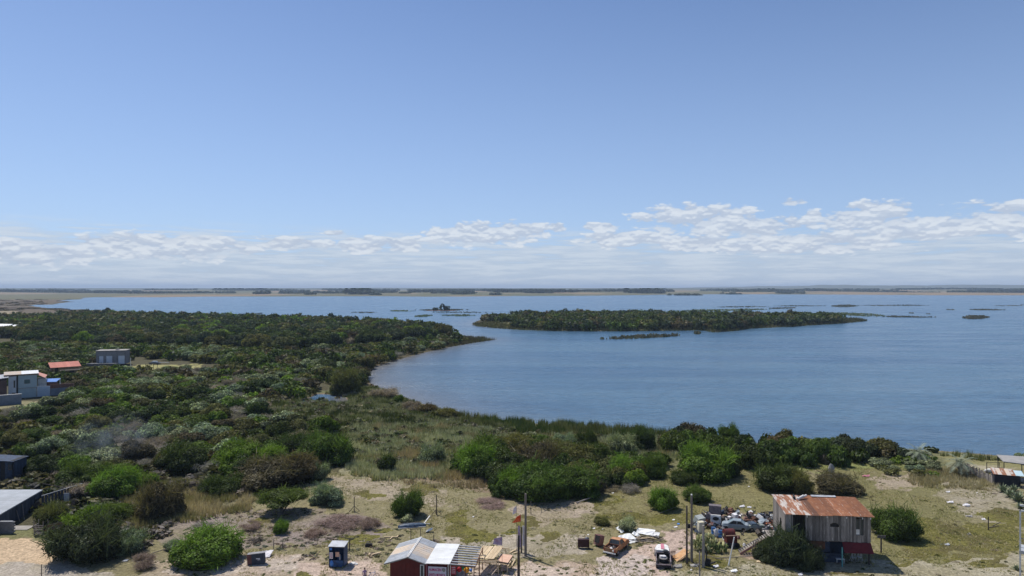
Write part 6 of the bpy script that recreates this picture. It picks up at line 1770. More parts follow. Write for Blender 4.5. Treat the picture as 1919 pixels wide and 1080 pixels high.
# litter, sheets and timber scattered over the meadow
LIT = [(1391, 953, PALECLOTH, 1.2, "pale rag heap on the meadow left of the shack"), (1404, 954, PALECLOTH, .8, "small pale rag right of the rag heap left of the shack"), (1389, 967, WHITEPAINT, .35, "tiny white lump below the rag heap left of the shack"),
       (1262, 978, WHITEPAINT, .5, "white scrap on the turf above the blue bag"), (1271, 986, BRIGHTBLUE, .5, "bright blue bag on the turf left of the tall poles"), (1266, 992, PALECLOTH, .7, "pale litter heap below the blue bag"),
       (1113, 995, PALECLOTH, .45, "white scrap behind the dark maroon cabinet"), (1129, 996, WHITEPAINT, .25, "tiny white scrap right of the one behind the maroon cabinet"), (1148, 927, WHITEPAINT, .5, "white scrap at the foot of the central clump's right end"),
       (887, 973, PALECLOTH, .35, "tiny white scrap inside the horseshoe of turf"), (1102, 1008, WHITEPAINT, .3, "small white scrap above the maroon cabinet"), (1164, 984, WHITEPAINT, .3, "small white scrap by the grey green tussock"),
       (1777, 925, PALECLOTH, .9, "white heap of litter on the slope left of the agaves"), (1828, 911, WHITEPAINT, .6, "white bag below the plank fence"), (1831, 927, WHITEPAINT, .3, "tiny white scrap below the white bag by the fence"),
       (1812, 951, PALECLOTH, 1.6, "long pale sheet lying on the slope left of the agaves"), (1781, 946, PALECLOTH, 1.3, "flat pale patch of rubble left of the long pale sheet"), (1843, 977, PALECLOTH, .7, "white rag by the leaning post on the right slope"),
       (1816, 971, CEM, 1.2, "grey slab at the upper end of the rubble patch"), (1775, 1025, ZINC, .9, "pale blue scrap sheet on the right meadow"), (1816, 1005, CEM, .7, "flat grey scrap on the right meadow"), (1623, 897, PINK, 1.6, "faded pink cloth lying right of the brownish bush"),
       (1403, 916, WHITEPAINT, .4, "small pale lump left of the dark bush behind the shack"), (1376, 1076, WHITESHEET, 1.1, "white sheet at the bottom edge below the leaning pole"), (1295, 1072, WHITEPAINT, .3, "small white lump at the foot of the short grey post"),
       (1424, 1058, FRESH, 1.0, "pale board lying at the foot of the stairs"), (1342, 1067, PALECLOTH, .9, "pale stone like lump right of the grey weathered pole"), (1270, 1066, CEM, 1.6, "grey rubble bank below the curved plywood"), (1300, 1064, CEM, 1.4, "grey rubble bank at the foot of the two tall poles"),
       (235, 1056, WHITEPAINT, .9, "white board lying under the greyish shrub by the purple bush"), (1500, 1082, PALECLOTH, .7, "pale slab at the bottom edge below the bluish bush"), (1250, 1075, BLACK, .3, "dark scrap below the stripped car")]
for k, (px, py, mt, s, lab) in enumerate(LIT):
    s *= .8
    r_ = random.Random(k)
    mb = MB().blob((0, 0, s * .12), (s * .5, s * .32, s * .22), 9, 6, k, .22)
    mb.v = [(x_ * .8, y_ * .8, max(0, z_ * .6)) for x_, y_, z_ in mb.v]; mb.sheet((-s * .5, -.1, .05), (s * .4, -.15, .08), (s * .5, s * .3, .12 + s * .1), (-s * .4, s * .3, .1), .02, 4, 3, warp=s * .06, seed=k)
    one(mb, 'litter', mt, lab, 'litter', loc=G(px, py), rot=(0, 0, r_.uniform(-.4, .4)))
for k, (px, py, dx, dy, dz, r_, mt, lab) in enumerate(((1080, 946, 3.0, 1.6, .6, .12, GREYWOOD, "grey fallen trunk at the right foot of the central clump"), (1236, 965, 2.6, 1.0, .7, .05, POLEWOOD, "pale pole lying across the foot of the green bush"), (1340, 1052, 4.2, .4, .15, .05, POLEWOOD, "long pale pole lying below the red machine"),
        (1296, 1035, 2.2, -.7, .2, .05, POLEWOOD, "pale stick lying from the tall poles to the grey one"), (1355, 1056, -1.9, 1.6, .15, .05, POLEWOOD, "pale stick crossing the long pole below the red machine"), (1396, 1047, 3.3, 0, .1, .06, GREYWOOD, "grey pole lying under the stairs"),
        (285, 1043, 2.0, 1.2, .5, .06, POLEWOOD, "pale dead branch by the greyish shrub"), (1860, 990, 1.3, .3, .5, .06, DARKWOOD, "dark stick leaning at the post on the right slope"), (1854, 993, 1.6, .4, .2, .07, DARKWOOD, "dark log beside the post on the right slope"))):
    one(MB().tube((0, 0, .1), (dx, dy, dz), r_, r_ * .7, 7), 'fallen_pole', mt, lab, 'pole', loc=G(px, py))
post(1852, 996, 1.8, .08, "dark post on the right slope beside the rubble", 'fence_post', mat=DARKWOOD)
# round heap of dark branches
one(MB().box((0, 0, 0), (.001, .001, .001)), 'x', BLACK, 'x', 'x') if False else None
bhp = MB(); rr_ = random.Random(3)
for k in range(40):
    a_ = rr_.uniform(0, 3.14); r0 = rr_.uniform(.3, 1.1); cx_, cy_ = rr_.uniform(-.7, .7), rr_.uniform(-.5, .5)
    bhp.tube((cx_ - math.cos(a_) * r0, cy_ - math.sin(a_) * r0, rr_.uniform(.03, .25)), (cx_ + math.cos(a_) * r0, cy_ + math.sin(a_) * r0, rr_.uniform(.05, .4)), .025, n=5)
one(bhp, 'branch_heap', DARKWOOD, "heap of dark branches left of the umbrella tree's shadow", 'branch heap', loc=G(478, 1018))

# ================= prickly pear by the poles: pads are parts
def prickly_pear(px, py, w_, h_, n, label, seed, yellow=.5):
    r = random.Random(seed)
    root = empty('prickly_pear', G(px, py), 0, label, 'cactus')
    pad = []
    for mt in (CACTUS, CACTUSY):
        mb = MB().blob((0, 0, .21), (.15, .035, .22), 9, 6, 1, .03)
        me = bpy.data.meshes.new('pad'); me.from_pydata(mb.v, [], mb.f); me.materials.append(mt); pad.append(me)
    for k in range(n):
        a_ = r.uniform(0, 6.28); d_ = math.sqrt(r.uniform(0, 1)) * w_ / 2
        z_ = r.uniform(0, h_) * (1 - .5 * (d_ / (w_ / 2)) ** 2)
        o = link('pad', pad[1 if r.random() < yellow * (z_ / h_ + .4) else 0], root, (math.cos(a_) * d_, math.sin(a_) * d_ * .6, z_), (r.uniform(-.5, .5), r.uniform(-.6, .6), r.uniform(0, 3.1)))
        s = r.uniform(.8, 1.35); o.scale = (s, s, s)
prickly_pear(1322, 1036, 3.0, 2.0, 190, "large prickly pear with yellowish pads behind the grey weathered pole", 5, .8)
prickly_pear(1352, 1040, 1.6, .9, 50, "small green prickly pear right of the large yellowish one", 6, .2)


def agave(px, py, R0, label, seed, group=None, leaves=26):
    r = random.Random(seed)
    root = empty('agave', G(px, py), 0, label, 'agave', group)
    for k in range(leaves):
        a_ = k * 2.4 + r.uniform(-.2, .2); e_ = .25 + 1.1 * k / leaves
        L_ = R0 * r.uniform(.8, 1.1)
        d = Vector((math.cos(a_) * math.cos(e_), math.sin(a_) * math.cos(e_), math.sin(e_))); s_ = Vector((-math.sin(a_), math.cos(a_), 0))
        m1 = d * L_ * .5 + Vector((0, 0, .04)); t_ = d * L_ + Vector((0, 0, -.12 * L_))
        w_ = R0 * .085
        MB().add([s_ * w_ * .8, -s_ * w_ * .8, m1 + s_ * w_, m1 - s_ * w_, t_, m1 + Vector((0, 0, -.05)), Vector((0, 0, -.04))], [(0, 1, 3, 2), (2, 3, 4), (1, 0, 6), (0, 2, 5, 6), (3, 1, 6, 5), (2, 4, 5), (4, 3, 5)]).build('leaf', AGAVE, root)
for k, (px, py, R0, lab) in enumerate(((1880, 925, 1.7, "leftmost agave below the small rusty shed"), (1893, 935, 1.8, "middle agave below the small rusty shed"), (1908, 942, 1.9, "rightmost agave at the frame's edge below the shed"), (1900, 925, 1.6, "agave tucked behind the others by the plank walkway"), (1912, 955, 1.2, "small low agave at the frame's right edge"), (1905, 1072, .8, "tiny dark agave at the foot of the white balcony posts"))):
    agave(px, py, R0, lab, k, 'agaves on the right slope' if k < 5 else None)


def palm(px, py, H, R0, label, seed):
    r = random.Random(seed)
    root = empty('palm', G(px, py), 0, label, 'palm')
    mb = MB(); zz = 0
    for k in range(7): mb.tube((0, 0, H * k / 7), (0, 0, H * (k + 1) / 7), .34 - .012 * k, .28 - .012 * k, 9)
    mb.build('trunk', PALMBARK, root)
    mb = MB()
    for k in range(26):
        a_ = r.uniform(0, 6.28); mb.add([(0.2 * math.cos(a_), .2 * math.sin(a_), H), (.42 * math.cos(a_ + .2), .42 * math.sin(a_ + .2), H - .9), (.42 * math.cos(a_ - .2), .42 * math.sin(a_ - .2), H - .8)], [(0, 1, 2)])
    mb.build('dry_skirt', DARKWOOD, root)
    for k in range(30):
        a_ = k * 2.4; e_ = -.1 + 1.35 * (k / 30); L_ = R0 * r.uniform(.85, 1.1)
        mb = MB(); n = 9; prev = Vector((0, 0, H)); dirv = Vector((math.cos(a_) * math.cos(e_), math.sin(a_) * math.cos(e_), math.sin(e_)))
        sd_ = Vector((-math.sin(a_), math.cos(a_), 0))
        for j in range(n):
            dirv = (dirv + Vector((0, 0, -.17))).normalized(); cur = prev + dirv * L_ / n
            mb.tube(prev, cur, .02, .015, 4, False)
            for s in (-1, 1):
                for h2 in (0, .5):
                    b_ = prev.lerp(cur, h2); ll = .62 * math.sin(math.pi * (j + .8) / (n + 1)) + .12
                    tip = b_ + sd_ * s * ll * .8 + dirv * ll * .55 + Vector((0, 0, .10 - .2 * r.random()))
                    mb.add([b_ - dirv * .05, b_ + dirv * .05, tip], [(0, 1, 2)])
            prev = cur
        mb.build('frond', PALMLEAF, root)
palm(1799, 892, 1.9, 2.9, "butia palm with drooping grey fronds beside the end of the plank fence", 1)
palm(1722, 870, 1.8, 3.0, "butia palm half sunk in the scrub at the left end of the beach", 2)

# ================= plank fence, sheds and shelter at the right edge
f0, f1, f2 = G(1792, 880), G(1862, 909), G(1884, 914)
fe = empty('plank_fence', f0, 0, "weathered grey plank fence running down to the small rusty shed", 'fence')
rr_ = random.Random(2)
for A_, B_, h_ in ((f0, f1, 1.5), (f1, f2, 1.55)):
    d = B_ - A_; n = int(d.length / .27)
    a_ = math.atan2(d.y, d.x)
    for k in range(n):
        p = A_ + d * (k + .5) / n - f0
        hh = h_ + rr_.uniform(-.25, .25)
        o = plank(fe, p.x, p.y, p.z - .1, p.z + hh, .25, 'x', nm='plank'); o.rotation_euler = (rr_.uniform(-.04, .04), rr_.uniform(-.05, .05), a_)
    MB().bar(A_ - f0 + Vector((0, .06, .9)), B_ - f0 + Vector((0, .06, .9)), .06, .1).build('rail', GREYWOOD, fe)
g = G(1862, 912)
rs = empty('small_rusty_shed', g, rad(-24), "small dark shed under pale rusty sheets beside the plank fence", 'shed')
MB().box((1.9, 1.0, .9), (3.6, 1.9, 1.8)).build('wall', worn("black_tar_wall", (.02, .022, .028), (.035, .035, .04), 2, .9), rs)
for k in range(5):
    x0 = -.1 + .62 * k
    MB().sheet((x0, -.2, 1.95), (x0 + .64, -.2, 1.97), (x0 + .64, 2.2, 2.5), (x0, 2.2, 2.48), .02, nv=2, wave=.02, waves=4).build('roof_sheet', (RUSTPALE, ZINCBEIGE)[k % 2], rs)
for k in range(2):
    x0 = 3.02 + .62 * k
    MB().sheet((x0, .2, 1.93), (x0 + .64, .2, 1.93), (x0 + .64, 2.2, 2.35), (x0, 2.2, 2.35), .02, nv=2, wave=.02, waves=4).build('roof_sheet', worn("pale_blue_sheet", (.40, .55, .62), (.5, .6, .64), 2, .6), rs)
for k in range(9): plank(rs, 3.9 + k * .28, -.35 - k * .1, -.2, .55, .2, nm='fence_board', mat=GREYWOOD)
cn = empty('open_shelter', G(1884, 905), rad(-14), "open shelter with a flat grey roof on thin dark posts", 'shelter')
MB().sheet((-.3, 0, 3.35), (7.5, -2.4, 3.2), (7.9, 3.4, 3.55), (.4, 4.4, 3.5), .12).build('roof', worn("grey_roof_felt", (.34, .33, .31), (.27, .26, .25), 1, .8), cn)
for q in ((-.1, .3), (.5, 4.1), (3.1, -.7), (4.0, 3.8), (6.8, -1.8)): MB().bar((q[0], q[1], -.4), (q[0], q[1], 3.35), .1).build('post', BLACK, cn)
one(MB().box((0, 0, .25), (5.0, 1.4, .4)), 'plank_walkway', CEM, "pale concrete step below the open shelter", 'step', loc=G(1912, 905), rot=(0, 0, rad(-24)))
one(MB().blob((0, 0, .35), (1.2, .4, .4), 10, 6, 2, .05), 'white_dinghy', WHITEPAINT, "white upturned dinghy between the fence and the shelter", 'boat', loc=G(1856, 889))
one(MB().bar((0, 0, 0), (0, 0, 2.0), .09).bar((0, 0, 1.9), (2.9, .1, 1.95), .06).bar((2.2, 0, 0), (2.2, 0, 1.9), .08).bar((0, 0, 1.0), (2.9, .1, 1.0), .04), 'net_frame', DARKWOOD, "dark rail frame behind the small rusty shed", 'frame', loc=G(1849, 890))
# white balcony at the very edge
wb = empty('white_balcony', (56.95, 76.5, 0), rad(-38), "white balcony frame of a building cut by the right edge", 'balcony')
for xx in (0, 2.6): MB().box((xx, 0, 4.0), (.16, .16, 8.2)).build('post', WHITEPAINT, wb)
MB().box((1.5, 0, 8.0), (3.2, .16, .2)).box((1.5, 2.4, 8.0), (3.2, .16, .2)).build('top_beam', WHITEPAINT, wb)
MB().box((1.6, 1.2, 3.35), (3.4, 2.6, .3)).build('floor', ZINC, wb)
for k in range(3): MB().bar((0, -.02, 3.9 + k * .5), (3.0, -.02, 3.9 + k * .5), .05).build('rail', GREYWOOD if k else WHITEPAINT, wb)
MB().box((2.6, 2.4, 4.0), (.14, .14, 8.2)).build('post', WHITEPAINT, wb)
MB().box((5.2, 1.6, 4.0), (2.0, 3.6, 8.2)).build('wall', CREAM, wb)

# ================= left foreground yard
g = G(38, 905)
bs = empty('dark_blue_shed', (g.x - 7.6, g.y + .2, gz(g.x - 3, g.y)), rad(2), "dark blue board shed with a flat roof in the left yard", 'shed')
BW2, BH2, BDp = 6.2, 3.4, 3.4
MB().box((BW2 / 2, BDp / 2, BH2 / 2), (BW2 - .1, BDp - .1, BH2)).build('core_wall', BLACK, bs)
for k in range(int(BW2 / .4)):
    if not (4.1 < k * .4 + .2 < 4.9): plank(bs, .2 + k * .4, -.0, 0, BH2 - .02 - .05 * k * .3, .385, nm='wall_board', mat=BLUEDARK, t=.05)
for k in range(int(BDp / .4)): plank(bs, BW2, .2 + k * .4, 0, BH2 - .3, .385, 'y', nm='wall_board', mat=BLUEDARK, t=.05)
dw = MB().box((4.5, .02, 1.55), (.75, .05, 3.1)).build('doorway', BLACK, bs)
ww = MB().box((5.65, -.06, 2.3), (.6, .06, .9)).build('window', DARKWOOD, bs); MB().box((5.65, -.1, 2.45), (.42, .02, .8)).build('pane', GLASS, ww)
MB().sheet((-.3, -.3, BH2 + .3), (BW2 + .15, -.3, BH2 - .1), (BW2 + .15, BDp + .2, BH2 - .1), (-.3, BDp + .2, BH2 + .3), .1).build('roof', BLUEDARK, bs)
# long shed: pale corrugated roof, slate board wall
A0 = P3(80, 919, 2.55); A1 = P3(-12, 972, 2.55)
ls = empty('lean_to_shed', (A0.x, A0.y, 0), 0, "long low shed with pale corrugated roof and slate grey boards", 'shed')
d = Vector((A1.x - A0.x, A1.y - A0.y, 0)); Ld = d.length; d.normalize(); nrm_ = Vector((d.y, -d.x, 0))
if nrm_.x > 0: nrm_ = -nrm_
for k in range(9):
    p0 = d * (Ld * 1.25) * k / 9; p1 = d * (Ld * 1.25) * (k + 1.04) / 9
    MB().sheet(p0 + Vector((0, 0, 2.58)), p1 + Vector((0, 0, 2.58)), p1 + nrm_ * 7.5 + Vector((0, 0, 2.95)), p0 + nrm_ * 7.5 + Vector((0, 0, 2.95)), .015, nv=2, wave=.02, waves=8).build('roof_sheet', worn("pale_fibre_sheet", (.34, .37, .41), (.28, .31, .34), .8, .6, per_object=.08), ls)
n = int(Ld * 1.2 / .34)
for k in range(n):
    p = d * (Ld * 1.2) * (k + .5) / n + nrm_ * .25
    o = plank(ls, p.x, p.y, 0, 2.5, .33, nm='wall_board', mat=SLATE, t=.04); o.rotation_euler = (0, 0, math.atan2(d.y, d.x))
MB().bar(Vector((0, 0, 2.52)), d * Ld * 1.25 + Vector((0, 0, 2.52)), .1, .14).build('eave_beam', ZINC, ls)
pb_ = nrm_ * 3.6 + Vector((.0, .05, 1.25))
bk = nrm_ * 7.2
for k in range(16):
    p = nrm_ * (7.2 * (k + .5) / 16)
    o = plank(ls, p.x, p.y, 0, 2.6, .43, nm='wall_board', mat=SLATE, t=.04); o.rotation_euler = (0, 0, math.atan2(nrm_.y, nrm_.x))
# annex boards continuing right
an = empty('board_screen', G(82, 958), 0, "slate board screen joined to the right end of the long low shed", 'screen')
for k in range(13): plank(an, -.0 + k * .16, k * .48 - .2, 0, 2.1, .46, 'y', nm='board', mat=SLATE, t=.05)
MB().bar((-.05, -.4, 2.12), (2.0, 5.9, 2.14), .08, .08).build('rail', ZINC, an)
for k, (px, py, w_, h_, lab) in enumerate(((118, 948, 1.9, 1.5, "low slate screen right of the long shed"), (128, 951, .8, 1.9, "narrow pale grey door leaf standing in the yard"))):
    s_ = empty('yard_screen', G(px - 8, py), 0, lab, 'screen')
    for j in range(4): MB().box((w_ * (j + .5) / 4, 0, h_ / 2), (w_ / 4 - .02, .06, h_)).build('board', SLATE if k == 0 else ZINC, s_)
one(MB().box((0, 0, .05), (3.8, 2.2, .1)), 'concrete_pad', CEM, "pale concrete pad behind the slate screens of the yard", 'pad', loc=G(113, 943))
rf = empty('rail_fence', G(120, 930), 0, "two rail wooden fence crossing the yard below the flat topped bush", 'fence')
base_ = G(120, 930)
ends = [G(80, 921), G(120, 930), G(160, 934), G(185, 936), G(212, 934)]
for p in ends: MB().bar(p - base_, p - base_ + Vector((0, 0, 1.15)), .12).build('post', DARKWOOD, rf)
for a_, b_ in zip(ends[:-1], ends[1:]):
    for zz in (.55, 1.05): MB().bar(a_ - base_ + Vector((0, -.05, zz)), b_ - base_ + Vector((0, -.05, zz)), .06, .1).build('rail', DARKWOOD, rf)
one(MB().bar((0, 0, .2), (3.2, 2.6, .5), .3, .3), 'fallen_beam', CEM, "thick pale beam lying right of the rail fence", 'beam', loc=G(166, 944))
one(MB().bar((0, 0, .2), (3.4, 1.5, 1.2), .15).bar((.6, .4, .1), (3.9, .9, 1.5), .12), 'leaning_rails', DARKWOOD, "dark rails leaning behind the slate screens", 'rails', loc=G(85, 932))
for k, (px, py, dx, lab) in enumerate(((30, 980, 1.4, "leftmost pale batten leaning on the long shed's wall"), (38, 982, 1.3, "pale batten leaning mid way on the long shed's wall"), (46, 978, .9, "rightmost pale batten leaning on the long shed's wall"), (22, 985, 1.1, "grey batten leaning next to the block wall"))):
    one(MB().bar((0, 0, 0), (-dx, .8, 2.1), .1, .06), 'leaning_batten', POLEWOOD, lab, 'batten', 'battens leaning on the long shed', loc=G(px, py))
# grey block wall piece
bw = empty('block_wall', G(0, 1003), rad(1), "unfinished grey block wall at the left edge by the sandy plot", 'wall')
r_ = random.Random(1)
me = bpy.data.meshes.new('block'); mb = MB().box((0, 0, 0), (.385, .19, .185)); me.from_pydata(mb.v, [], mb.f); me.materials.append(CONCRETE)
for row in range(8):
    for k in range(-8, 5):
        x_ = k * .4 + (row % 2) * .2
        if x_ > 1.75 + .2 * (row % 2): continue
        link('block', me, bw, (x_, 0, .1 + row * .2))
MB().box((-1.1, 0, 1.63), (5.6, .22, .05)).build('coping', ZINC, bw)
# slatted crates and gate
gt = empty('slatted_crate', G(64, 1008), rad(4), "grey slatted crate frame at the corner of the sandy plot", 'crate')
for k in range(6): MB().bar((0, 0, .15 + k * .24), (1.15, .05, .15 + k * .24), .05, .1).build('slat', GREYWOOD, gt)
for q in ((0, 0), (1.15, 0), (0, 1.0), (1.15, 1.0)): MB().bar((q[0], q[1], 0), (q[0], q[1], 1.9), .07).build('corner_post', GREYWOOD, gt)
for k in range(5): MB().bar((0, 0, .25 + k * .28), (0, 1.0, .25 + k * .28), .05, .1).build('slat', GREYWOOD, gt)
pt = empty('stacked_pallets', G(84, 1006), rad(8), "leaning dark brown pallets right of the slatted crate", 'pallets')
for k in range(8): MB().bar((0, 0, .15 + k * .16), (2.4, .3, .45 + k * .17), .06, .12).build('slat', DARKWOOD if k % 3 else BROWNST, pt)
for s in (.1, 1.2, 2.2): MB().bar((s, .15, 0), (s + .2, .4, 1.7), .09).build('bearer', DARKWOOD, pt)
bst = empty('board_stack', G(198, 1006), rad(-24), "row of grey boards lying tilted under the bright leafy bush", 'boards')
for k in range(9): MB().bar((.27 * k, 0, .3 + .03 * (k % 2)), (.27 * k + .5, 1.5, .75), .17, .05).build('board', GREYWOOD, bst)
MB().bar((-.1, .1, .2), (2.8, .1, .22), .08).bar((.3, 1.3, .6), (3.0, 1.3, .62), .08).build('bearer', DARKWOOD, bst)
one(MB().box((0, 0, .04), (3.0, 1.6, .1)), 'concrete_slab', CEM, "pale slab on the grass right of the block wall", 'slab', loc=G(38, 993))

# ================= houses on the left, further back
def gable_or_flat(): pass
# white and pale teal house
wh = G(34, 749)
RH = 36
hs = empty('teal_house', (wh.x, wh.y, wh.z), rad(RH), "two storey pale teal house with a square window at the left", 'house')
HW, HD, HH = 4.6, 5.0, 6.9
MB().box((HW / 2, HD / 2, HH / 2), (HW, HD, HH)).build('wall', TEALW, hs)
COOLW = worn("cool_white_render", (.56, .60, .64), (.48, .52, .56), .6, .8)
MB().box((-1.35, HD / 2 - .1, 3.3), (1.9, HD, 6.6)).build('white_wing', COOLW, hs)
MB().box((-.2, -.02, 3.3), (.42, .3, 6.4)).build('recess_shade', BLACK, hs)  # solid black strip standing in for the shade of the recess
w1 = MB().box((2.2, -.05, 4.8), (1.5, .12, 1.25)).build('window', STEEL, hs); MB().box((2.2, -.13, 4.8), (1.3, .05, 1.05)).build('pane', worn("teal_glass", (.04, .09, .10), (.06, .12, .13), 2, .15, spec=.6), w1)
w2 = MB().box((-.85, -.15, 4.3), (.42, .1, 2.2)).build('window', STEEL, hs); MB().box((-.85, -.22, 4.3), (.3, .05, 2.0)).build('pane', GLASS, w2)
w3 = MB().box((-1.0, -.15, 1.2), (.95, .1, 1.2)).build('window', STEEL, hs); MB().box((-1.0, -.22, 1.2), (.75, .05, 1.0)).build('pane', GLASS, w3)
MB().box((HW / 2, -.06, 2.9), (HW, .14, .16)).box((HW - .1, -.06, 1.4), (.1, .1, 2.8)).build('string_course', STEEL, hs)
for k in range(6):
    xa = -3.4 + k * 1.4; xb = xa + 1.44
    MB().sheet((xa, -.5, HH + .2), (xb, -.5, HH + .2), (xb, HD + .3, HH + .6), (xa, HD + .3, HH + .6), .04, nv=1, wave=.05, waves=5).build('roof_sheet', ZINCBEIGE if k < 3 else WHITESHEET, hs)
MB().box((.8, -.4, HH + .05), (8.4, .12, .32)).build('fascia', BROWNST, hs)
# brown neighbour
g = G(20, 752)
bn = empty('brown_house', (g.x - 7.6, g.y - 5.6, g.z), rad(RH), "brown boarded house under a pale patched roof at the left edge", 'house')
MB().box((4.0, 3.5, 2.9), (9.0, 6, 5.8)).build('wall', worn("brown_render", (.13, .085, .075), (.09, .06, .055), 1, .9), bn)
for k in range(5):
    xa = -.8 + k * 1.95; xb = xa + 2.0; z_ = 5.6 + .2 * k
    MB().sheet((xa, -.1, z_), (xb, -.1, z_ + .2), (xb, 6.9, z_ + .6), (xa, 6.9, z_ + .4), .05, nv=1, wave=.05, waves=5).build('roof_sheet', (BROWNST, RUSTPALE, ZINCBEIGE, CREAM, ZINC)[k], bn)
MB().box((6.2, .45, 1.6), (1.2, .1, 2.9)).build('door', BLACK, bn)
gw = empty('grey_yard_wall', G(-70, 768), rad(RH), "bluish grey low wall in front of the brown house", 'wall')
MB().box((6.5, 0, 1.4), (13, .25, 2.8)).build('panel', worn("blue_grey_render", (.20, .23, .28), (.15, .18, .22), 1, .9), gw); MB().box((6.5, 0, 2.85), (13, .4, .14)).build('coping', WHITEPAINT, gw)
# salmon roof piece, white annex wall, blue cover, brick wall
cr_, sr_ = math.cos(rad(RH)), math.sin(rad(RH))
def along(l, d_=0.0): return (wh.x + cr_ * l - sr_ * d_, wh.y + sr_ * l + cr_ * d_, wh.z)
sr = empty('salmon_roofed_annex', along(4.75, 1.6), rad(RH), "annex with a salmon coloured roof behind the teal house", 'building')
MB().box((1.2, 1.8, 2.6), (2.2, 3, 5.2)).build('wall', CREAM, sr)
MB().sheet((-.1, -.3, 6.6), (1.9, -.3, 5.4), (2.6, 4.0, 5.8), (-.1, 4.0, 7.0), .08, 3, 2).build('roof', worn("salmon_sheet", (.60, .32, .26), (.54, .27, .21), 1, .8), sr)
wa = empty('pale_yard_wall', along(4.65, .1), rad(RH), "pale blue white yard wall right of the teal house", 'wall')
MB().box((1.6, 0, 1.5), (3.2, .25, 3.0)).build('panel', worn("pale_blue_render", (.42, .50, .58), (.36, .44, .52), .8, .8), wa)
MB().box((1.1, .1, 3.1), (2.2, .5, .16)).build('coping', WHITEPAINT, wa)
br_ = empty('brick_yard_wall', along(7.95, .1), rad(RH), "long brown brick yard wall ending among the bushes", 'wall')
MB().box((3.0, 0, 1.1), (6.0, .25, 2.2)).build('lower_render', worn("blue_grey_render", (0, 0, 0), (0, 0, 0)), br_)
me = bpy.data.meshes.new('brick'); mb = MB().box((0, 0, 0), (.38, .24, .17)); me.from_pydata(mb.v, [], mb.f); me.materials.append(BRICK)
for row in range(6):
    for k in range(15): link('brick', me, br_, (.1 + k * .40 + (row % 2) * .2, 0, 2.31 + row * .19))
bl = empty('blue_covered_shelter', along(5.6, 2.6), rad(RH), "shelter with a bright blue tarp roof behind the brick wall", 'shelter')
MB().sheet((0, 0, 4.1), (3.9, -.6, 3.9), (5.2, 2.6, 4.5), (.6, 3.0, 4.6), .08, 4, 3, warp=.04).build('tarp_roof', BLUEPOOL, bl)
MB().box((2.3, 1.5, 1.8), (4.0, 2.2, 3.6)).build('wall', BRICK, bl)
MB().box((4.9, .2, 2.3), (.22, .22, 4.6)).build('post', WHITEPAINT, bl)
# red roofed house
g = G(99, 707)
rh = empty('red_roofed_house', (g.x, g.y, g.z), rad(40), "low house with a faded red sheet roof among the bushes", 'house')
MB().box((4.2, 3.1, 1.6), (8.2, 5.6, 3.2)).build('wall', worn("ochre_plaster", (.36, .25, .14), (.28, .19, .12), .8, .85), rh)
MB().box((-.1, 3.1, 1.7), (.25, 5.6, 3.3)).build('side_wall', BRICK, rh)
for k in range(9):
    xa, xb = -.8 + k * 1.08, -.8 + (k + 1.02) * 1.08
    MB().sheet((xa, -.6, 3.15), (xb, -.6, 3.15), (xb, 6.4, 4.5), (xa, 6.4, 4.5), .06, nv=1, wave=.05, waves=4).build('roof_sheet', TILE, rh)
for k, (xx, w_) in enumerate(((1.2, .9), (6.0, 1.4))):
    a_ = MB().box((xx, .2, 1.6), (w_, .1, 2.6 if k == 0 else 1.2)).build('door' if k == 0 else 'window', BLACK, rh)
vp = empty('shaded_veranda', (g.x + 3.4, g.y - .6, g.z), rad(40), "dark veranda with white chairs in front of the red roofed house", 'veranda')
for k in range(4): MB().bar((k * 1.9, 0, 0), (k * 1.9, 0, 2.0), .12).build('post', DARKWOOD, vp)
MB().sheet((-.3, -.3, 2.0), (6.2, -.3, 2.0), (6.2, 1.2, 2.3), (-.3, 1.2, 2.3), .06).build('roof', DARKWOOD, vp)
for k in range(3):
    q = Vector((g.x + 9.2 + k * 1.9, g.y - 3.2 + (k % 2), 0)); c_ = empty('plastic_chair', q, k, ("leftmost", "middle", "rightmost")[k] + " of three white garden chairs by the red roofed house", 'chair', 'white garden chairs')
    MB().box((0, 0, .45), (.55, .5, .06)).build('seat', WHITEPAINT, c_); MB().box((0, .25, .8), (.55, .05, .7)).build('backrest', WHITEPAINT, c_)
    for s in (-.22, .22): MB().bar((s, -.2, 0), (s, -.2, .45), .06).bar((s, .2, 0), (s, .2, .45), .06).build('leg', WHITEPAINT, c_)
# grey block house with three white doors
g = G(169, 690)
gb = empty('grey_block_house', (g.x, g.y + 4, g.z + 1.2), rad(14), "flat grey block house with three white doors", 'house')
GW, GD, GHt = 11.2, 6, 5.6
MB().box((GW / 2, GD / 2 + .06, GHt / 2 - .6), (GW - .1, GD, GHt)).build('wall', worn("mortar_grey", (.20, .20, .21), (.16, .16, .17), 1, .9), gb)
me = bpy.data.meshes.new('block'); mb = MB().box((0, 0, 0), (.74, .1, .36)); me.from_pydata(mb.v, [], mb.f); me.materials.append(CONCRETE)
doors = ((2.0, 1.5), (5.0, 2.2), (9.6, 2.4))
for row in range(14):
    for k in range(14):
        x_ = .4 + k * .78 + (row % 2) * .39
        if x_ > GW - .35: continue
        z_ = .15 + row * .38
        if any(abs(x_ - dx) < dw_ / 2 + .36 and z_ < 3.3 for dx, dw_ in doors): continue
        link('block', me, gb, (x_, 0, z_ - .6))
for dx, dw_ in doors: MB().box((dx, -.02, 1.15), (dw_, .12, 3.5)).build('door', worn("cool_white_render", (0, 0, 0), (0, 0, 0)), gb)
MB().box((GW / 2, GD / 2, GHt - .52), (GW + .5, GD + .5, .18)).box((7.6, 2, GHt - .2), (1.6, 1.5, .6), top=(.5, .5)).build('flat_roof', CEM, gb)
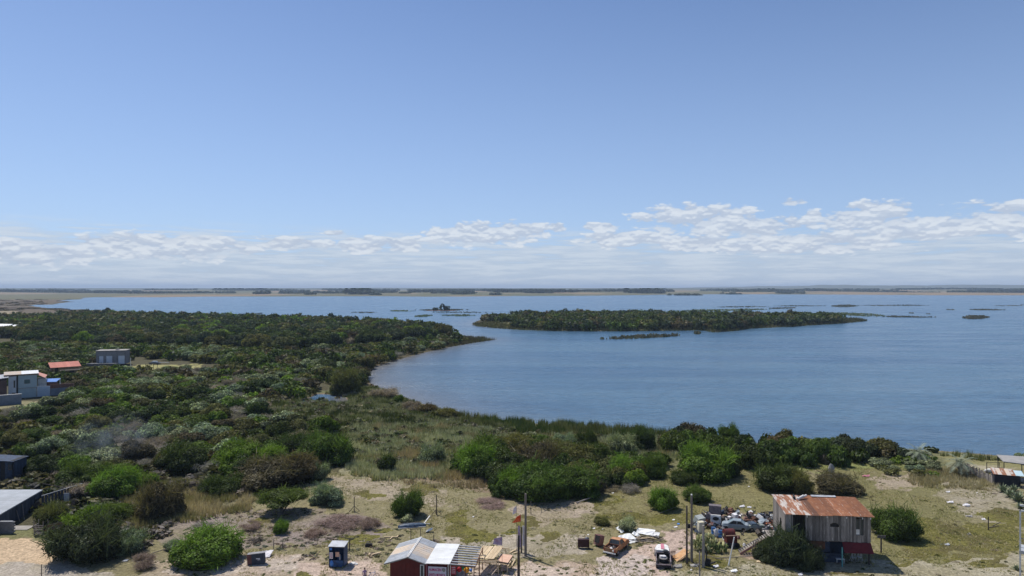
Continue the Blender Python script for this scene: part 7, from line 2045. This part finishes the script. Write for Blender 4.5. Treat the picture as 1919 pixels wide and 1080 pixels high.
MB().box((7.3, -.1, 2.0), (.3, .3, 5.0)).build('pier', CONCRETE, gb)
tr_ = empty('terrace_wall', (g.x - 1, g.y - .2, g.z), rad(5), "raised terrace with a pale edge in front of the block house", 'terrace')
MB().box((5.2, 1.8, .65), (11, 3.6, 1.3)).build('retaining_wall', worn("dark_grey_render", (.10, .105, .12), (.14, .14, .15), 1, .9), tr_); MB().box((5.2, -.05, 1.4), (11.4, .3, .2)).build('edge', CREAM, tr_)
for k in range(5): MB().bar((.3 + 2.6 * k, -.1, 0), (.3 + 2.6 * k, -.1, 2.1), .12).build('post', POLEWOOD, tr_)
post(245, 690, 4.0, .14, "pale pole at the left end of the light field strip", 'pole', 'pole', mat=WHITEPAINT)
pc = empty('parked_car', G(291, 685), rad(4), "dark car parked under the trees behind the light field strip", 'car')
mb = MB(); loft(mb, [sec(-2.1, .8, .4, .95), sec(-1, .85, .35, 1.05), sec(1, .85, .35, 1.0), sec(2.1, .75, .4, .85)]); mb.build('body', SLATE, pc)
MB().box((-.2, 0, 1.25), (2.2, 1.4, .5), top=(.7, .8)).build('roof', ZINC, pc)
for s in (-1.3, 1.3): wheel(pc, s, -.8)
one(MB().bar((0, 0, .9), (4.0, 0, .9), .5, .1).bar((.3, 0, 0), (.3, 0, .9), .1).bar((3.7, 0, 0), (3.7, 0, .9), .1), 'white_trestle', ZINC, "pale bench like trestle right of the parked dark car", 'bench', loc=G(299, 685))
for k, (px, lab) in enumerate(((281, "left of three crooked dark posts before the field strip"), (288, "middle of three crooked dark posts before the field strip"), (294, "right of three crooked dark posts before the field strip"))):
    post(px, 696, 3.2, .1, lab, 'crooked_post', 'post', lean=((k - 1) * .4, 0), mat=DARKWOOD)
ww_ = empty('white_roofed_building', G(-14, 634), rad(0), "white roofed building half hidden by the wood at the left edge", 'building')
MB().box((0, 5, 3), (14, 8, 6)).build('wall', CREAM, ww_); MB().sheet((-8, 0, 6.3), (7.5, 0, 6.0), (7, 9, 8.2), (-8, 9, 8.5), .3).build('roof', WHITESHEET, ww_)
ww2 = empty('white_roofed_building', G(14, 631), rad(0), "smaller white gable beside the half hidden white building", 'building')
MB().box((3, 3, 3), (4, 6, 5.4)).build('wall', CREAM, ww2); MB().sheet((.5, 0, 5.6), (5.5, 0, 5.6), (5, 5, 7.2), (1, 5, 7.2), .25).build('roof', WHITESHEET, ww2)

# ================= lake: islets and reed banks
def bank(pts, label, h, cols, dens, seed, name='reed_bank', w_=.5):
    r = np.random.RandomState(seed)
    Wp = np.array([at(px, py, WZ) for px, py in pts]); x0, y0 = Wp.min(0); x1, y1 = Wp.max(0)
    n = int((x1 - x0) * (y1 - y0) * dens)
    x_ = r.uniform(x0, x1, n); y_ = r.uniform(y0, y1, n)
    ok = inpoly(x_, y_, [tuple(p) for p in Wp]); x_ = x_[ok]; y_ = y_[ok]
    f = fbm(x_ / 14, y_ / 14, seed, 3); k = f > .33; x_, y_, f = x_[k], y_[k], f[k]
    n = len(x_); cx, cy = Wp.mean(0)
    h = h * (.75 if Wp[:, 1].mean() > 500 else 1)
    hh = h * r.uniform(.4, 1.3, n) * (.4 + f)
    a_ = r.uniform(0, 3.14, n); V = np.empty((n, 4, 3), np.float32)
    ww3 = w_ * r.uniform(1.0, 2.6, n)
    V[:, 0] = np.stack([x_ - np.cos(a_) * ww3 - cx, y_ - np.sin(a_) * ww3 - cy, np.full(n, -.05)], -1)
    V[:, 1] = np.stack([x_ + np.cos(a_) * ww3 - cx, y_ + np.sin(a_) * ww3 - cy, np.full(n, -.05)], -1)
    V[:, 2] = np.stack([x_ + np.cos(a_) * ww3 * .6 - cx, y_ + np.sin(a_) * ww3 * .6 - cy + .3, hh], -1)
    V[:, 3] = np.stack([x_ - np.cos(a_) * ww3 * .6 - cx, y_ - np.sin(a_) * ww3 * .6 - cy + .3, hh * .9], -1)
    cc = np.array(cols)[r.randint(0, len(cols), n)]
    o = link(name, mesh_np(name, V.reshape(-1, 3), quads=np.arange(n * 4).reshape(-1, 4), mat=VEG, attrs={'tone': np.repeat(r.uniform(.7, 1.3, n), 4), 'Col': np.repeat(cc, 4, 0)}), None, (cx, cy, WZ))
    return tag(o, label, 'reed bank')
BR = [(.15, .125, .085), (.20, .165, .11), (.12, .11, .065)]; YG = [(.20, .22, .10), (.26, .26, .14), (.16, .18, .09)]
def strip(xa, ya, xb, yb, t):
    return [(xa, ya), (xa + (xb - xa) * .3, ya + (yb - ya) * .3 - t / 2), (xa + (xb - xa) * .7, ya + (yb - ya) * .7 - t / 2), (xb, yb), (xa + (xb - xa) * .7, ya + (yb - ya) * .7 + t / 2), (xa + (xb - xa) * .3, ya + (yb - ya) * .3 + t / 2)]
banks = [((1126, 637.3, 1285, 629.8, 4.2), "long brown reed bank lying off the island's south shore", 1.6, BR, .30), ((1300, 627, 1313, 626, 3.5), "tiny brown islet between the reed bank and the island", 2.0, BR, .5),
         ((728, 584, 780, 584, 2.2), "greenish yellow reed bank left of the tiny wooded islet", 1.5, YG, .14), ((777, 582.6, 880, 582, 2.2), "dark reed bank carrying the tiny wooded islet", 1.8, BR, .14), ((810, 586.5, 925, 587, 1.6), "faint brown reed line right below the tiny wooded islet", 1.2, BR, .12),
         ((776, 594.5, 812, 592.5, 3.4), "short greenish reed bank below the tiny wooded islet", 1.4, YG, .22), ((828, 592.5, 893, 592.5, 3.0), "pale green reed bank left of the big island's tip", 1.3, YG, .2), ((655, 587, 710, 587, 1.6), "thin dark reed line left of the tiny wooded islet", 1.2, BR, .12),
         ((480, 589, 492, 588.5, 1.5), "short dark reed line above the wood's treetops", 1.3, BR, .2), ((1030, 586.4, 1260, 585, 2.6), "long pale reed belt behind the wooded island, left part", 1.5, YG, .12), ((1250, 584.5, 1450, 581, 3.0), "yellowish reed belt behind the wooded island, right part", 1.5, YG, .12),
         ((1336, 576.8, 1446, 575.8, 1.8), "thin dark reed line far behind the island's right half", 1.4, BR, .06), ((1440, 579.5, 1494, 578.2, 2.0), "short dark reed bank behind the island's right half", 1.6, BR, .1), ((1448, 574.7, 1555, 574.5, 1.6), "thin dark reed line right of the island, far out", 1.4, BR, .06),
         ((1556, 575.0, 1608, 575.0, 4.0), "olive reed islet in the middle of the far right reed line", 2.0, BR, .1), ((1606, 573.8, 1745, 573.6, 1.8), "long thin reed line running right from the olive reed islet", 1.4, BR, .06), ((1430, 588.0, 1530, 590.5, 2.4), "pale reed belt right behind the island's end", 1.4, YG, .14),
         ((1545, 588.5, 1665, 593.5, 5.0), "yellow green reed bank beyond the island's right tip", 1.5, YG, .14), ((1640, 594.6, 1765, 595.6, 2.4), "brown reed line stretching right from the island's tip", 1.5, BR, .16), ((1772, 581.5, 1792, 581.8, 1.6), "tiny reed islet in the open water at the right", 1.3, BR, .12),
         ((1815, 581.6, 1885, 582.2, 2.4), "brown reed line near the right edge of the lake", 1.4, BR, .12), ((1800, 597.0, 1855, 596.0, 5.5), "brown bushy islet near the right edge of the lake", 2.2, BR, .4), ((1862, 574.5, 1925, 574.0, 1.4), "faint reed line at the lake's far right edge", 1.3, BR, .06), ((1910, 572.2, 1960, 572, 1.4), "faintest reed line at the lake's right edge", 1.3, BR, .06),
         ((1703, 588.0, 1713, 588.0, 1.4), "tiny dark reed tuft right of the island's tip", 1.3, BR, .2), ((1735, 589.6, 1744, 589.6, 1.4), "second tiny reed tuft right of the island's tip", 1.3, BR, .2)]
for k, (q, lab, h_, cc, de) in enumerate(banks): bank(strip(*q), lab, h_, cc, de, 60 + k)
isl2 = empty('wooded_islet', (*at(827, 583.5, WZ), WZ), 0, "tiny wooded islet with dark round trees far out in the lake", 'islet')
for k, (dx, R0, H) in enumerate(((-9, 6, 5), (2, 7.5, 9), (9, 6, 7))):
    v, q, t = FARD['shrub'][k]
    o = link('tree_crown', mesh_np('tree_crown', v, quads=q, mat=LEAF, attrs={'tone': t}), isl2, (dx, k * 2.0, .2)); o.scale = (R0, R0, H); o.color = (.04, .055, .03, 1)
MB().blob((0, 0, -.1), (26, 9, .7), 14, 5, 2, .05).build('ground', BROWNST, isl2)
# single trees that stick out of the wood and the shore line
for k, (px, py, wp, hp, tint, lab) in enumerate(((201, 594, 14, 17, 'blue', "lone dark tree standing out against the far shore at the left"), (148, 618, 22, 20, 'bright', "bright yellow green tree in the left wood"), (470, 610, 26, 22, 'bright', "bright green tree at the right end of the wood's skyline"), (424, 606, 34, 16, 'dark', "flat topped dark tree on the wood's skyline"),
        (498, 605, 12, 12, 'blue', "small round dark tree at the water behind the wood"), (515, 605, 12, 11, 'blue', "second round dark tree at the water behind the wood"), (1022, 598, 14, 12, 'blue', "boxy dark tree on the island's skyline"), (1038, 598, 8, 12, 'blue', "narrow dark tree right of the boxy one on the island"), (1568, 603, 26, 14, 'dark', "round dark tree at the right end of the island"),
        (1366, 824, 40, 34, 'mid', "tallest bush of the shore thicket, sticking out above the water line"), (1738, 843, 14, 13, 'dark', "left of two small dark bushes at the water's edge by the palm"), (1752, 845, 16, 14, 'dark', "right of two small dark bushes at the water's edge by the palm"))):
    L(px, py, wp, hp, 'shrub', tint, lab, cat='tree' if py < 640 else 'shrub', name='tree' if py < 640 else 'shrub', seed=400 + k, stems=True, trunk=(.12 * hp * depth(py) / F if py < 640 else 0))

# ================= far shore: hedges, groves
rr_ = random.Random(6)
groves = [(0, 545.5, 60, 4, 4200), (70, 546, 50, 4, 4200), (150, 546.5, 40, 3, 4000), (215, 546.3, 30, 3, 3900), (270, 545.0, 30, 3.5, 3800), (330, 545.0, 36, 3, 3900), (400, 545.2, 40, 3, 4000), (491, 548.5, 10, 5, 3300), (560, 546, 44, 3.5, 3900), (583, 551.5, 4, 4, 3000),
          (640, 546.0, 30, 4, 3700), (674, 552.0, 18, 8.5, 3100), (715, 546.5, 25, 3, 3700), (707, 553.2, 10, 2.5, 2900), (800, 547.5, 30, 4, 3700), (850, 550.2, 38, 3.2, 3300), (865, 552.3, 22, 4, 3050), (925, 553, 10, 2.5, 2900), (960, 546.5, 45, 3.5, 4000), (1000, 547, 82, 4.5, 3600), (1010, 548.3, 25, 5, 3400), (1110, 546.2, 40, 3, 3900),
          (1207, 548.6, 32, 7, 3500), (1270, 552.2, 18, 3, 2960), (1290, 551.8, 14, 3.5, 2960), (1410, 541.6, 16, 2.5, 5200), (1434, 542, 10, 4, 5000), (1465, 544.5, 40, 3.5, 4300), (1540, 542.5, 26, 3.5, 4600), (1590, 543.0, 40, 2.6, 4500), (1650, 543.3, 30, 3.5, 4500), (1690, 543.5, 14, 2.5, 4400), (1830, 547.5, 40, 3, 3800), (1890, 546.0, 50, 5, 4000), (1960, 546.0, 50, 5, 4000), (1480, 549.0, 20, 2, 3500), (760, 550, 8, 2.5, 3300), (1370, 549.5, 12, 2, 3400)]
for k in range(80):
    Yk = rr_.uniform(3900, 6500)
    groves.append((rr_.uniform(-80, 2000), 540 + 33 / Yk * F - rr_.uniform(0, 1.5), rr_.uniform(10, 60), rr_.uniform(2.0, 3.6), Yk))
for k, (px, py, hw, hp, Y) in enumerate(groves):
    ent = []
    n = max(5, int(hw * 1.4))
    for j in range(n):
        xx = (px + rr_.uniform(-hw, hw) - 959.5) / F * Y; yy = Y + rr_.uniform(-60, 60)
        hm = hp * Y / F * rr_.uniform(.6, 1.25) * .95
        ent.append((xx, yy, max(10, hm * .8) * rr_.uniform(.9, 1.6), max(hm, 7), 'shrub', (.045, .06, .035)))
    merged("far_grove", ent, {'shrub': [crown_data(900, 34, .5, lobes=6, lr=(.35, .6), core=False)]}, label=None)
# marsh hummocks on the left horizon
ent = []
for k in range(160):
    px = rr_.uniform(-200, 190); py = rr_.uniform(562, 584)
    x_, y_ = at(px, py, 0)
    if signed_land(np.array([x_]), np.array([y_]))[0] > 3: ent.append((x_, y_, rr_.uniform(5, 14), rr_.uniform(.8, 2.0), 'shrub', rr_.choice(((.10, .075, .05), (.08, .07, .045), (.13, .10, .06)))))
merged("marsh_scrub", ent, {'shrub': [crown_data(901, 50, .4, lobes=6, core=False)]})

# ================= thin smoke drifting over the left thicket
sx, sy = at(222, 868)
sm_ = MB().box((0, 0, 4.5), (22, 22, 11)).build('smoke', newmat("smoke_air")[0], None, loc=(sx, sy, gz(sx, sy)))
m = sm_.data.materials[0]; T = NT(m.node_tree)
tc_ = T.new('ShaderNodeTexCoord'); gr = T.new('ShaderNodeTexGradient', gradient_type='SPHERICAL')
T.l.new(T.mapping(tc_.outputs['Object'], (.11, .11, .19)), gr.inputs[0])
gr_off = [n for n in T.n if n.type == 'MAPPING'][0]; gr_off.inputs['Location'].default_value = (0, 0, -.8)
nz = T.noise(tc_.outputs['Object'], .35, 3, .55)
dens = T.math('MULTIPLY', T.math('MULTIPLY', gr.outputs[1], T.ss(nz, .42, .68)), .055)
pvn = T.new('ShaderNodeVolumePrincipled'); pvn.inputs['Color'].default_value = (.72, .80, .95, 1); T.l.new(dens, pvn.inputs['Density'])
ho = T.new('ShaderNodeOutputMaterial'); T.l.new(pvn.outputs[0], ho.inputs['Volume'])
tag(sm_, "thin bluish smoke drifting over the left thicket", None, None, 'stuff')

# ordinal words for look-alike scrap
from collections import defaultdict
dd_ = defaultdict(list)
for o in COL.objects:
    if o.get('label') and o.parent is None and o.name.split('.')[0] in ('scrap_piece', 'scrap_timber', 'junk_piece'): dd_[o['label']].append(o)
NTH = ['first', 'second', 'third', 'fourth', 'fifth', 'sixth', 'seventh', 'eighth', 'ninth', 'tenth', 'eleventh', 'twelfth', 'thirteenth', 'fourteenth', 'fifteenth', 'sixteenth', 'seventeenth', 'eighteenth', 'nineteenth', 'twentieth']
for lab_, os_ in dd_.items():
    if len(os_) < 2: continue
    os_.sort(key=lambda o: o.location.x / o.location.y)
    for i, o in enumerate(os_): o['label'] = lab_ + ', ' + NTH[min(i, 19)] + ' from the left'
